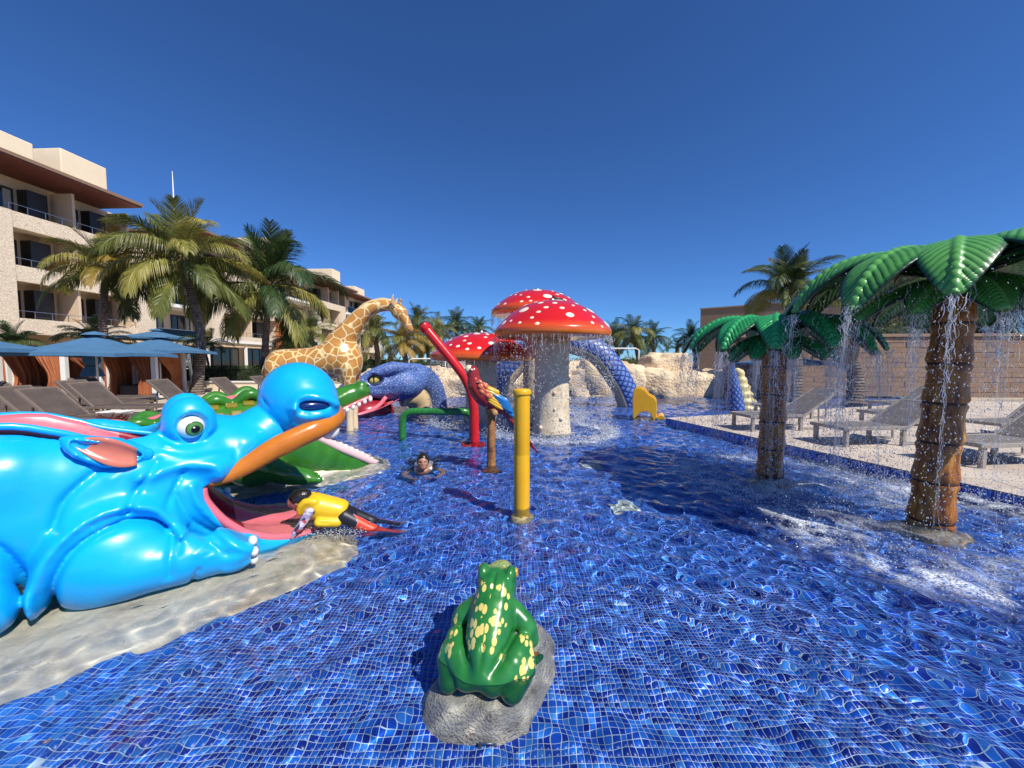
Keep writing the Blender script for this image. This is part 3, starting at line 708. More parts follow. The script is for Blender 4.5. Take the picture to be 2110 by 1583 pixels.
# ------------------------------------------------------------------ palms
def frond_mesh(name, L, elev, bend, nl, seed, mat_, hang=0.6, wid=0.034, ll=0.33, twist=0.3):
    """a pinnate leaf along +x: arching midrib with folded leaflets"""
    r = random.Random(seed); mb = MB(); n = 26; pts = []; p = Vector((0, 0, 0)); a = R(elev); ds = L / n
    for i in range(n + 1):
        pts.append(p.copy()); p = p + Vector((math.cos(a), 0, math.sin(a))) * ds; a -= R(bend) / n * (0.5 + 1.1 * i / n)
    mb.tube(pts, [0.035 * L / 3.5 * (1 - 0.85 * i / n) + 0.004 for i in range(n + 1)], 5, caps=False)
    for i in range(nl):
        t = 0.14 + 0.85 * (i / (nl - 1)); x = t * n; k = min(int(x), n - 1); f = x - k
        q = pts[k].lerp(pts[k + 1], f); tg = (pts[k + 1] - pts[k]).normalized(); up = Vector((-tg.z, 0, tg.x))
        ln = L * ll * (math.sin(math.pi * (0.16 + 0.80 * t)) ** 0.7) * r.uniform(0.85, 1.1)
        for s in (-1, 1):
            if r.random() < 0.03: continue
            d = (tg * (0.75 + 0.6 * t + r.uniform(-.12, .12)) + Vector((0, s, 0)) + up * (0.28 + r.uniform(-.15, .15))).normalized()
            g = Vector((0, 0, -1)); w = wid * L / 3.5 * r.uniform(0.8, 1.15)
            p0 = q; p1 = q + d * ln * 0.4 + g * ln * 0.05 * hang; d2 = (d + g * hang * r.uniform(0.75, 1.35)).normalized()
            p2 = p1 + d2 * ln * 0.34; d3 = (d2 + g * hang * 0.9).normalized(); p3 = p2 + d3 * ln * 0.28
            sd_ = d.cross(up).normalized(); sd_ = (sd_ + up * r.uniform(-twist, twist)).normalized()
            mb.add([p0 - sd_ * w * .35, p0 + sd_ * w * .35, p1 + sd_ * w * .5, p1 - sd_ * w * .5, p2 + sd_ * w * .38, p2 - sd_ * w * .38, p3], [(0, 1, 2, 3), (3, 2, 4, 5), (5, 4, 6)])
    me = bpy.data.meshes.new(name); me.from_pydata([tuple(v) for v in mb.v], [], mb.f); me.materials.append(mat_); me.update(); return me
def leaf_mat(name, c1, c2, c3):
    m, N, L, B = nodes(name); tc = N.new('ShaderNodeTexCoord'); oi = N.new('ShaderNodeObjectInfo')
    n = N.new('ShaderNodeTexNoise'); n.inputs['Scale'].default_value = 1.3; n.inputs['Detail'].default_value = 4; L.new(tc.outputs['Object'], n.inputs['Vector'])
    ad = N.new('ShaderNodeMath'); ad.operation = 'MULTIPLY_ADD'; ad.inputs[1].default_value = 0.5; L.new(oi.outputs['Random'], ad.inputs[0]); L.new(n.outputs[0], ad.inputs[2])
    r = ramp(N, [(0.40, c1), (0.72, c2), (1.0, c3)]); L.new(ad.outputs[0], r.inputs[0]); L.new(r.outputs[0], B.inputs['Base Color'])
    B.inputs['Roughness'].default_value = 0.42; B.inputs['Specular IOR Level'].default_value = 0.45
    tr = N.new('ShaderNodeBsdfTranslucent'); L.new(r.outputs[0], tr.inputs[0]); mx = N.new('ShaderNodeMixShader'); mx.inputs[0].default_value = 0.28
    L.new(B.outputs[0], mx.inputs[1]); L.new(tr.outputs[0], mx.inputs[2]); L.new(mx.outputs[0], N['Material Output'].inputs[0]); return m
LM_g = leaf_mat('palm_leaf', (0.05, 0.075, 0.018), (0.15, 0.165, 0.035), (0.34, 0.30, 0.07))
LM_d = leaf_mat('palm_leaf_dark', (0.018, 0.045, 0.016), (0.04, 0.08, 0.022), (0.09, 0.12, 0.03))
LM_y = leaf_mat('palm_leaf_gold', (0.16, 0.15, 0.03), (0.32, 0.21, 0.04), (0.42, 0.26, 0.06))
def trunk_mat():
    m, N, L, B = nodes('palm_trunk'); tc = N.new('ShaderNodeTexCoord'); n = N.new('ShaderNodeTexNoise'); n.inputs['Scale'].default_value = 7; n.inputs['Detail'].default_value = 6; L.new(tc.outputs['Object'], n.inputs['Vector'])
    r = ramp(N, [(0.3, (0.075, 0.055, 0.045)), (0.6, (0.19, 0.15, 0.12)), (0.8, (0.28, 0.24, 0.20))]); L.new(n.outputs[0], r.inputs[0]); L.new(r.outputs[0], B.inputs['Base Color']); B.inputs['Roughness'].default_value = 0.95
    w = N.new('ShaderNodeTexWave'); w.bands_direction = 'Z'; w.inputs['Scale'].default_value = 3.2; w.inputs['Distortion'].default_value = 2.5; L.new(tc.outputs['Object'], w.inputs['Vector'])
    b = N.new('ShaderNodeBump'); b.inputs['Distance'].default_value = 0.03; L.new(w.outputs[0], b.inputs['Height']); L.new(b.outputs[0], B.inputs['Normal']); return m
M_tr = trunk_mat()
def frond_set(prefix, m, nl, seed):
    return {k: frond_mesh('frond', 3.4, e, b, nl, seed + i, m, hg) for i, (k, e, b, hg) in enumerate((('up', 80, 34, 0.12), ('high', 60, 78, 0.5), ('mid', 38, 105, 1.1), ('low', 10, 92, 1.7), ('hang', -25, 62, 1.4)))}
FS_g = frond_set('g', LM_g, 92, 10); FS_g2 = frond_set('g2', LM_g, 92, 60); FS_d = frond_set('d', LM_d, 88, 30); FS_y = frond_set('y', LM_y, 84, 50)
FS_far = frond_set('far', LM_g, 52, 80); FS_fard = frond_set('fard', LM_d, 52, 90)
def palm(label, base, crown, tr, flen, sets, counts, group, seed, bow=0.25, trunk=True, name='palm_tree', rot0=0.0, sag=0):
    r = random.Random(seed); b = Vector(base); c = Vector(crown); o = thing(name, label, 'palm tree', b, 0, group); c = c - b
    mid = c * 0.5 + Vector((bow, 0.1, 0)); n = 22
    P = bez([(0, 0, -0.05), tuple(mid), tuple(c)], n)
    rad = [tr * (1.25 - 0.45 * i / n) * (1 + 0.08 * math.sin(i * 2.4)) + (tr * 0.5 if i == 0 else tr * .18 if i == 1 else 0) for i in range(n + 1)]
    MB().tube(P, rad, 12).build('trunk', M_tr, o, smooth=True)
    MB().ball((c.x, c.y, c.z), (tr * 1.5, tr * 1.5, tr * 3.2), 12, 8).build('crownshaft', mat('palm_fibre', (0.12, 0.08, 0.045), (0.22, 0.15, 0.08), scale=9, rough=0.95), o, smooth=True)
    i = 0
    for kind, cnt in counts:
        ph = r.uniform(0, 6.28)
        for j in range(cnt):
            fs = r.choice(sets); f = bpy.data.objects.new('frond', fs[kind]); link(f, o)
            f.location = c + Vector((0, 0, tr * r.uniform(0.3, 1.8)))
            f.rotation_euler = (R(r.uniform(-14, 14)), R(r.uniform(-8, 10)), ph + rot0 + 2 * math.pi * j / cnt + r.uniform(-.22, .22))
            s = flen / 3.4 * r.uniform(0.86, 1.1) * {'up': .74, 'high': .88}.get(kind, 1.0); f.scale = (s, s, s)
    return o
FULL = (('up', 5), ('high', 6), ('mid', 8), ('low', 7), ('hang', 5))
b_ = gp(405, 813, DECK_Z)
palm('tall full coconut palm with leaning trunk, standing between the loungers and the umbrellas', b_, dp(378, 552, b_.y + 0.3), 0.17, 3.35, [FS_g, FS_g2], (('up', 5), ('high', 6), ('mid', 8), ('low', 8), ('hang', 5)), 'coconut palms on the terrace', 3, bow=0.35)
b_ = gp(543, 800, DECK_Z)
palm('slim upright coconut palm just behind the hippo snout with spiky dark top fronds', b_, dp(555, 598, b_.y), 0.155, 4.1, [FS_g, FS_d], (('up', 7), ('high', 3), ('mid', 5), ('low', 6), ('hang', 4)), 'coconut palms on the terrace', 8, bow=-0.1)
b_ = Vector((-16.2, 15.8, DECK_Z))
palm('coconut palm with a few golden dying fronds in front of the stone balconies', b_, dp(218, 562, 15.8), 0.14, 2.4, [FS_g, FS_y, FS_g2], (('up', 3), ('high', 4), ('mid', 5), ('low', 6), ('hang', 3)), 'coconut palms on the terrace', 5, bow=-0.4)
# young palms by the building
YG = 'young palms planted along the hotel'
palm('young stemless palm beside the leftmost umbrella', (-22.5, 17.5, GZ), dp(28, 715, 17.5), 0.10, 1.5, [FS_d], (('up', 3), ('high', 7), ('mid', 7)), YG, 21)
palm('young palm showing above the open umbrella in front of the first balcony', (-18.4, 17.0, GZ), dp(195, 712, 17.0), 0.10, 1.7, [FS_d, FS_g], (('up', 3), ('high', 7), ('mid', 7)), YG, 22)
palm('small thin-stemmed palm in front of the white terrace canopy', (-16.9, 21.0, GZ), dp(421, 718, 21.0), 0.06, 1.5, [FS_d, FS_g], (('up', 2), ('high', 5), ('mid', 6)), YG, 23)
# palms behind the pool
BG = 'palms beyond the rockwork behind the pool'
def back_palm(px, py, y, flen, label, sets, seed, counts=(('up', 4), ('high', 6), ('mid', 7), ('low', 6), ('hang', 4)), tr=0.16, grp=BG):
    c = dp(px, py, y); palm(label, (c.x + random.uniform(-.4, .4), y, GZ), c, tr, flen * (.86 if y > 20 else 1), sets, counts, grp, seed)
back_palm(640, 690, 27, 2.7, 'bushy dark palm between the slim coconut palm and the giraffe back', [FS_fard, FS_far], 31)
back_palm(600, 715, 24, 2.0, 'low dark palm beside the terracotta wall behind the hippo', [FS_fard], 32)
back_palm(772, 690, 23, 2.2, 'palm under the arched neck of the giraffe', [FS_fard, FS_far], 33)
back_palm(828, 712, 21, 1.9, 'pale golden green palm beneath the head of the giraffe', [FS_far, FS_y], 34)
back_palm(862, 672, 27, 2.4, 'tall palm right behind the giraffe face', [FS_far, FS_fard], 35)
back_palm(905, 690, 30, 2.3, 'palm just left of the red curved pipe tip', [FS_far], 36)
back_palm(940, 676, 34, 2.5, 'dark round palm above the low left toadstool', [FS_fard], 37)
back_palm(985, 684, 36, 2.3, 'small dark palm beside the rear toadstool cap', [FS_fard], 38)
back_palm(880, 715, 26, 2.0, 'low yellowish palm behind the thin pale pipe rail', [FS_far, FS_y], 39)
back_palm(1268, 700, 30, 2.4, 'dark palm half hidden behind the front toadstool cap', [FS_fard], 40)
back_palm(1305, 694, 27, 2.3, 'full palm above the blue serpent coil', [FS_far, FS_fard], 41)
back_palm(1342, 704, 32, 2.4, 'dark palm between the serpent coil and the peaked rock', [FS_fard], 42)
back_palm(1396, 722, 48, 2.4, 'tiny distant palm above the peaked rock', [FS_fard], 43, counts=(('up', 2), ('high', 5), ('mid', 5)))
back_palm(1424, 700, 33, 2.4, 'dark palm against the corner of the tan building', [FS_fard], 44)
back_palm(1625, 612, 12.5, 1.85, 'feathery palm with upright fronds behind the small fountain palm', [FS_g, FS_d], 45, counts=(('up', 6), ('high', 9), ('mid', 8), ('low', 5)), tr=0.13)
back_palm(2060, 640, 18.5, 2.6, 'dark palm behind the big fountain palm and the brown wall', [FS_fard], 46)
back_palm(1840, 668, 21, 2.4, 'dark palm behind the brown wall between the two fountain palms', [FS_fard, FS_far], 47)
back_palm(1745, 720, 13.2, 1.3, 'short thick-trunked palm growing on the deck behind the loungers', [FS_d, FS_y], 48, counts=(('high', 6), ('mid', 6), ('low', 4)), tr=0.22)
# shrubs and hedge
def leaf_blob(name, label, c, size, n, m, seed, cat='hedge', group=None, ls=0.07, box=True):
    r = np.random.default_rng(seed); P = r.uniform(-1, 1, (n, 3))
    if box: 
        k = r.integers(0, 5, n); P[k == 0, 0] = np.sign(P[k == 0, 0]); P[k == 1, 1] = -1; P[k == 2, 2] = 1; P[k == 3, 2] = 1; P[k == 4, 1] *= .9
    else:
        P /= np.maximum(np.linalg.norm(P, axis=1), 0.2)[:, None]; P *= r.uniform(0.5, 1, (n, 1)) ** 0.4
    P = P * np.array(size) / 2 * (1 + 0.12 * (vnoise(P * np.array(size), 1.5, seed) - 0.5)[:, None]) + r.normal(0, 0.025, (n, 3))
    d1 = r.normal(0, 1, (n, 3)); d1[:, 2] += 0.5; d1 /= np.linalg.norm(d1, axis=1)[:, None]; d2 = np.cross(d1, r.normal(0, 1, (n, 3))); d2 /= np.linalg.norm(d2, axis=1)[:, None]
    s = ls * r.uniform(0.6, 1.3, (n, 1)); V = np.stack([P - d2 * s * .4, P + d1 * s * .8 - d2 * s * .05, P + d2 * s * .4, P + d1 * s * 1.6], 1)[:, [0, 1, 2, 3]].reshape(-1, 3)
    Fq = np.arange(4 * n).reshape(n, 4)[:, [0, 1, 2, 3]]; Fq = np.arange(4 * n).reshape(n, 4)
    o = thing(name, label, cat, c, 0, group)
    lv_ = obj_from('foliage', V, np.stack([Fq[:, 0], Fq[:, 1], Fq[:, 2], Fq[:, 3]], 1), m, o, smooth=False)
    core = MB().ball((0, 0, 0), (size[0] * .42, size[1] * .42, size[2] * .42), 16, 10) if not box else MB().box((0, 0, 0), (size[0] * .94, size[1] * .8, size[2] * .9))
    core.build('branches', mat('hedge_core', (0.02, 0.03, 0.012), rough=1), o); return o
LM_h = leaf_mat('hedge_leaf', (0.03, 0.06, 0.012), (0.07, 0.11, 0.02), (0.16, 0.17, 0.04))
LM_r = leaf_mat('red_leaf', (0.06, 0.015, 0.012), (0.14, 0.03, 0.02), (0.2, 0.09, 0.04))
leaf_blob('hedge', 'long clipped green hedge behind the white lifeguard chair', (-13.4, 19.4, 0.62), (5.6, 1.1, 1.15), 5200, LM_h, 1, ls=0.075)
leaf_blob('bush', 'leafy green bush beside the leftmost cabana', (-18.6, 13.3, 0.45), (2.2, 1.2, 1.0), 1600, LM_h, 2, 'bush', box=False)
leaf_blob('bush', 'dark red leaved shrub beside the white planter box', (-7.05, 6.75, 0.3), (0.55, 0.5, 0.45), 420, LM_r, 3, 'bush', box=False, ls=0.085)
leaf_blob('bush', 'dense dark shrubbery behind the brown block wall', (19.5, 19.5, 1.9), (14, 1.6, 3.2), 5200, LM_h, 4, 'bush', box=False, ls=0.16)
leaf_blob('bush', 'dark undergrowth below the palms left of the toadstools', (-7.5, 23.5, 0.9), (9, 1.6, 1.7), 4200, LM_h, 5, 'bush', box=False, ls=0.13)
leaf_blob('bush', 'dark undergrowth below the palms behind the serpent coil', (6.5, 24.5, 0.9), (9, 1.6, 1.8), 4200, LM_h, 6, 'bush', box=False, ls=0.13)
# ------------------------------------------------------------------ hippo slide
def gloss_paint(name, c, c2=None, rough=0.22, var=0.15):
    m, N, L, B = nodes(name); tc = N.new('ShaderNodeTexCoord')
    n = N.new('ShaderNodeTexNoise'); n.inputs['Scale'].default_value = 2.2; n.inputs['Detail'].default_value = 7; n.inputs['Roughness'].default_value = 0.65; L.new(tc.outputs['Object'], n.inputs['Vector'])
    c2 = c2 or tuple(x * (1 - var) for x in c)
    r = ramp(N, [(0.35, c2), (0.62, c)]); L.new(n.outputs[0], r.inputs[0]); L.new(r.outputs[0], B.inputs['Base Color'])
    n2 = N.new('ShaderNodeTexNoise'); n2.inputs['Scale'].default_value = 14; n2.inputs['Detail'].default_value = 6; L.new(tc.outputs['Object'], n2.inputs['Vector'])
    mr = N.new('ShaderNodeMapRange'); mr.inputs[3].default_value = rough * 0.7; mr.inputs[4].default_value = rough * 1.5; L.new(n2.outputs[0], mr.inputs[0]); L.new(mr.outputs[0], B.inputs['Roughness'])
    b = N.new('ShaderNodeBump'); b.inputs['Strength'].default_value = 0.25; b.inputs['Distance'].default_value = 0.003; L.new(n2.outputs[0], b.inputs['Height']); L.new(b.outputs[0], B.inputs['Normal'])
    B.inputs['Coat Weight'].default_value = 0.25; B.inputs['Coat Roughness'].default_value = 0.07
    return m
P_blue = gloss_paint('hippo_blue', (0.004, 0.42, 0.86), (0.004, 0.375, 0.80), .3)
P_pink = gloss_paint('slide_pink', (0.72, 0.17, 0.21), (0.66, 0.13, 0.17), 0.25)
P_maroon = gloss_paint('mouth_maroon', (0.30, 0.012, 0.025), None, 0.25)
P_orange = gloss_paint('lip_orange', (0.62, 0.20, 0.015), (0.50, 0.14, 0.01))
P_white = gloss_paint('tooth_white', (0.80, 0.77, 0.70), None, 0.3, 0.06)
P_black = gloss_paint('gloss_black', (0.008, 0.008, 0.01), None, 0.15)
P_salmon = gloss_paint('ear_salmon', (0.66, 0.22, 0.14), (0.58, 0.16, 0.11))
P_navy = gloss_paint('nostril_navy', (0.006, 0.03, 0.16))
P_iris = gloss_paint('iris_green', (0.10, 0.28, 0.06), (0.06, 0.18, 0.04))
P_irisd = gloss_paint('iris_rim', (0.03, 0.09, 0.03))
HR = thing('hippo_slide', 'big bright blue hippo slide with gaping pink mouth and orange upper lip', 'water slide', (-2.475, 3.24, 0), R(42))
TP = [(-2.7, 0, 1.50), (-1.7, 0, 1.46), (-1.0, 0, 1.26), (-.5, 0, .86), (-.1, 0, .50), (.3, 0, .42), (.8, 0, .33), (1.3, 0, .29)]
TRD = [.44, .44, .36, .30, .36, .415, .41, .40]
def hippo():
    S = SDF((-2.75, -0.98, -0.24), (1.12, 0.98, 1.62), 0.0145)
    S.path([(-2.2, 0, .52), (-1.3, 0, .54), (-.55, 0, .52)], [.52, .585, .54], k=.02, n=6)                  # barrel
    S.path([(-2.3, .30, .76), (-1.5, .30, .785), (-1.05, .28, .775), (-.7, .24, .70)], [.28, .295, .29, .24], .06, 6, mirror=True)
    S.path([(-.5, 0, .5), (-.15, 0, .38), (.2, 0, .12)], [.5, .46, .40], k=.12, n=5)                        # throat
    S.path([(.15, 0, .05), (.5, 0, -.08), (.72, 0, -.14)], [.42, .37, .27], k=.08, n=5)                    # lower jaw scoop
    S.path([(.15, -.2, .0), (.5, -.18, -.08), (.7, -.12, -.12)], [.30, .27, .22], k=.06, n=4, mirror=True)
    S.cut((0, 0, -1), 0.2, 0.01)
    # shoulder and rear thigh, leg, paw
    S.ell2((-.60, .52, .22), (.33, .24, .30), .06)
    S.path([(-.52, .60, .17), (-.25, .64, .15), (.0, .66, .12)], [.185, .165, .125], .04, 4, mirror=True)
    S.ell2((.0, .66, .12), (.12, .15, .145), .04)
    S.ell2((-1.62, .5, .22), (.4, .3, .42), .07); S.ell2((-1.18, .60, .13), (.22, .2, .17), .04)
    # head, skull and muzzle bridge
    S.ell((-.18, 0, .78), (.40, .40, .29), .10)
    S.path([(-.1, 0, .77), (.15, 0, .76), (.34, 0, .86)], [.28, .26, .25], .08, 4)
    S.ell((.13, 0, .80), (.25, .37, .20), .06)
    S.ell2((-.06, .30, .70), (.22, .17, .13), .06)                                                            # cheek under the eye
    # back slide trough and open mouth
    S.path(TP, TRD, .03, 14, mode='sub')
    S.win(None, None)
    ze = np.interp(S.X, [-.2, -.13, -.06, 0, .1, .2, .3, .5, .9, 1.1], [.60, .46, .33, .25, .15, .09, .045, -.01, -.06, -.08]).astype(np.float32)
    zu = np.interp(S.X, [-.2, -.10, .02, .15, .32, .5, .68, .84, 1.2], [.545, .575, .625, .685, .775, .85, .915, .965, 1.06]).astype(np.float32)
    g_ = np.maximum(np.maximum(ze - S.Z, S.Z - zu), -.14 - S.X); S.f = -S.smin(-S.f, g_, .02)
    # snout ball sits on the bridge with a crease
    S.ell((.62, 0, 1.14), (.33, .40, .35), .015)
    S.ell2((.66, .20, 1.06), (.25, .24, .26), .05)
    S.ell2((-.19, .27, 1.03), (.165, .135, .20), .03)                                                         # eye hoods
    S.ell2((-.175, .40, 1.0), (.105, .09, .125), .01, None, 'sub')                                             # sockets
    S.ridge([(-.33, -.40, .92), (-.2, -.44, .865), (-.05, -.42, .89), (.01, -.38, .96)], .032, .03, mirror=True)
    S.ridge([(-.36, -.42, .85), (-.2, -.46, .80), (.0, -.44, .82)], .03, .022, mirror=True)
    # nostril
    S.ridge([(.60, -.40, 1.13), (.68, -.42, 1.18), (.80, -.38, 1.15), (.86, -.34, 1.10)], .035, .035, mirror=True)
    S.ridge([(.60, -.40, 1.12), (.64, -.42, 1.05), (.74, -.41, 1.03)], .035, .025, mirror=True)
    S.ell2((.65, .41, 1.115), (.14, .07, .048), .015, None, 'sub')
    # creases and skin folds (real grooves)
    S.groove([(.30, -.40, .80), (.31, -.30, 1.0), (.33, -.1, 1.18), (.33, .1, 1.18), (.31, .3, 1.0), (.30, .4, .8)], .02, .022)
    S.groove([(.03, -.42, .66), (.09, -.38, .85), (.07, -.2, 1.07), (.07, .2, 1.07), (.09, .38, .85), (.03, .42, .66)], .02, .018)
    for pts, w, d in (([(-.85, .50), (-.80, .66), (-.66, .80), (-.52, .86)], .021, .032), ([(-.53, .52), (-.50, .62), (-.42, .74), (-.38, .80)], .019, .028), ([(-.34, .52), (-.29, .62), (-.24, .72)], .018, .024), ([(-.60, .74), (-.52, .80), (-.46, .82)], .03, -.015)):
        S.side(pts, w, d, vmin=.3)
    S.side([(-.93, .02), (-.93, .20), (-.86, .40), (-.72, .535), (-.55, .575), (-.40, .53), (-.31, .43), (-.27, .35)], .042, -.068, 16, vmin=.42)
    S.side([(-.86, .0), (-.855, .18), (-.79, .345), (-.68, .44), (-.54, .475), (-.42, .44), (-.35, .37)], .018, .042, 14, vmin=.42)
    S.side([(-.345, .12), (-.34, .22), (-.315, .33)], .02, .022, 6, vmin=.5)
    S.side([(-.30, .24), (-.285, .29), (-.26, .33)], .014, .014, 5, vmin=.5)
    S.side([(-.235, -.02), (-.225, .05), (-.20, .11)], .016, .02, 6, vmin=.5)
    S.side([(-.22, .215), (-.17, .25), (-.11, .245), (-.075, .20)], .012, -.014, 8, vmin=.5)
    S.side([(-.20, .20), (-.15, .222), (-.105, .205), (-.12, .175), (-.165, .175)], .010, -.012, 8, vmin=.5)
    for zz in (.05, .12, .19): S.ridge([(-.05, -.77, zz), (.03, -.80 + abs(zz - .12) * .6, zz), (.10, -.76, zz)], .030, .022, 6, mirror=True)
    S.side([(-1.12, .55), (-1.03, .40), (-.98, .2), (-.97, .03)], .024, .04, vmin=.4)
    S.side([(-1.2, .38), (-1.1, .33), (-1.05, .2)], .03, -.02, vmin=.45)
    # cheek lip fold at the mouth corner
    S.side([(-.46, .73), (-.3, .76), (-.13, .75), (-.05, .71), (-.04, .645)], .05, -.05, vmin=.25)
    S.side([(-.20, .60), (-.17, .47), (-.09, .33), (.02, .20), (.16, .11)], .03, -.035, vmin=.3)
    S.side([(-.29, .56), (-.25, .42), (-.16, .28), (-.04, .16)], .015, .024, vmin=.35)
    S.side([(-.34, .50), (-.30, .40), (-.24, .32)], .02, .012, vmin=.35)
    S.side([(-.34, 0.955), (-.24, .895), (-.12, .895), (-.02, .96)], .022, .02, vmin=.25)
    S.side([(.48, 1.10), (.51, 1.18), (.60, 1.21), (.72, 1.175), (.83, 1.11)], .03, -.038, vmin=.25)
    S.side([(.48, 1.10), (.51, 1.04), (.60, 1.015), (.69, 1.03)], .03, -.03, vmin=.25)
    return S
HS = hippo()
body = HS.build('body', P_blue, HR, relax=1)
# colour the inside of the trough and mouth: a separate lining shell just above the blue skin
def lining(name, m, r_add, keep):
    T = SDF((-2.75, -0.7, -0.16), (1.05, 0.7, 1.45), 0.025)
    return T
def strip_shell(name, m, cols, parent):
    """a loft between cross-sections given as lists of points"""
    n = len(cols[0]); V = [p for c in cols for p in c]
    Fq = [(i * n + k, i * n + k + 1, (i + 1) * n + k + 1, (i + 1) * n + k) for i in range(len(cols) - 1) for k in range(n - 1)]
    o = obj_from(name, V, Fq, m, parent); md = o.modifiers.new('solid', 'SOLIDIFY'); md.thickness = 0.012; md.offset = -1; return o
tp = bez(TP[:-1] + [(.98, 0, .31)], 48)
tr_ = np.interp(np.linspace(0, 1, 49), np.linspace(0, 1, 8), TRD)
cols = []
for p, r_ in zip(tp, tr_):
    zr = np.interp(p[0], [-2.7, -1.5, -1.0, -.72, -.5, -.4, -.3, -.15, -.06, 0, .1, .2, .3, .5, .9, 1.1], [1.07, 1.10, 1.12, 1.0, .90, .84, .74, .5, .35, .27, .17, .11, .06, .01, -.04, -.06])
    half = math.acos(max(-.8, min(.98, (p[2] - zr) / r_)))
    cols.append([(p[0], (r_ - .012) * math.sin(-half + 2 * half * k / 24), p[2] - (r_ - .012) * math.cos(-half + 2 * half * k / 24)) for k in range(25)])
def zband(m1, m2): pass
cols = [c for c in cols if c[0][0] < -.16]
RIM = [(-.145, .40), (-.06, .445), (.1, .45), (.3, .435), (.5, .41), (.72, .33), (.86, .18), (.90, .04)]
tpx = [p[0] for p in tp]; mouth = []
for u in np.linspace(-.20, .89, 40):
    pz, rr_ = np.interp(u, tpx, [p[2] for p in tp]), np.interp(u, tpx, tr_); vr = np.interp(u, [a for a, b in RIM], [b for a, b in RIM]); vr = min(vr, rr_ * .985) if u < -.1 else vr
    ze_ = np.interp(u, [-.2, -.13, -.06, 0, .1, .2, .3, .5, .9, 1.1], [.60, .46, .33, .25, .15, .09, .045, -.01, -.06, -.08])
    mouth.append([(u, vr * math.sin(q), min(pz - math.sqrt(max(0.0, rr_ ** 2 - (vr * math.sin(q)) ** 2)), ze_) + .016) for q in np.linspace(-math.pi / 2, math.pi / 2, 33)])
mo = strip_shell('mouth_floor', P_pink, mouth, HR); mo.data.materials.append(P_maroon)
for pl in mo.data.polygons:
    if pl.center.x < .10 and pl.center.z > .05: pl.material_index = 1
lin = strip_shell('slide_chute', P_pink, cols, HR); lin.data.materials.append(P_maroon)
for pl in lin.data.polygons:
    c = pl.center
    if -.6 < c.x < .12 - abs(c.y) * .1 and c.z > .045: pl.material_index = 1
# palate of the upper jaw
pal = []
for t in np.linspace(0, 1, 16):
    u = -.12 + 1.0 * t; z = .60 + .30 * t + .0; w = .36 * math.sin(math.pi * (0.5 + 0.42 * max(0, t - .35) / .65)) if t > .35 else .36
    pal.append([(u, w * math.sin(s), z + .10 * math.cos(s)) for s in np.linspace(-1.45, 1.45, 13)])
strip_shell('palate', P_maroon, pal, HR)
# orange lip band: horseshoe round the upper jaw
lip = [(-.10, -.405, .585), (.02, -.42, .625), (.15, -.41, .685), (.32, -.40, .775), (.5, -.41, .85), (.68, -.40, .915), (.84, -.29, .965), (.925, -.12, .985), (.935, 0, .99)]
lip = lip + [(a, -b, c) for a, b, c in lip[-2::-1]]
nl = 72; lp = bez(lip, nl); lr = [0.028 + 0.052 * min(1, (1 - abs(2 * i / nl - 1)) * 2.4) ** .8 for i in range(nl + 1)]
MB().tube(lp, [(1.15 * r_, .95 * r_) for r_ in lr], 14).build('upper_lip', P_orange, HR, smooth=True)
# thin dark seam above the lip
MB().tube([(p[0] - .012, p[1] * 1.0 + (0.012 if p[1] > 0 else -.012), p[2] + r_ * .98) for p, r_ in zip(lp, lr)], .008, 6).build('lip_seam', P_navy, HR, smooth=True)
# lower jaw rim
rim = [(-.145, -.40, .55), (-.13, -.425, .46), (-.06, -.445, .335), (.0, -.45, .255), (.1, -.45, .155), (.2, -.445, .095), (.3, -.435, .05), (.5, -.41, -.0), (.72, -.33, -.035), (.86, -.18, -.06), (.92, 0, -.07)]
rim = rim + [(a, -b, c) for a, b, c in rim[-2::-1]]
MB().tube(bez(rim, 72), .034, 8).build('lower_lip', P_pink, HR, smooth=True)
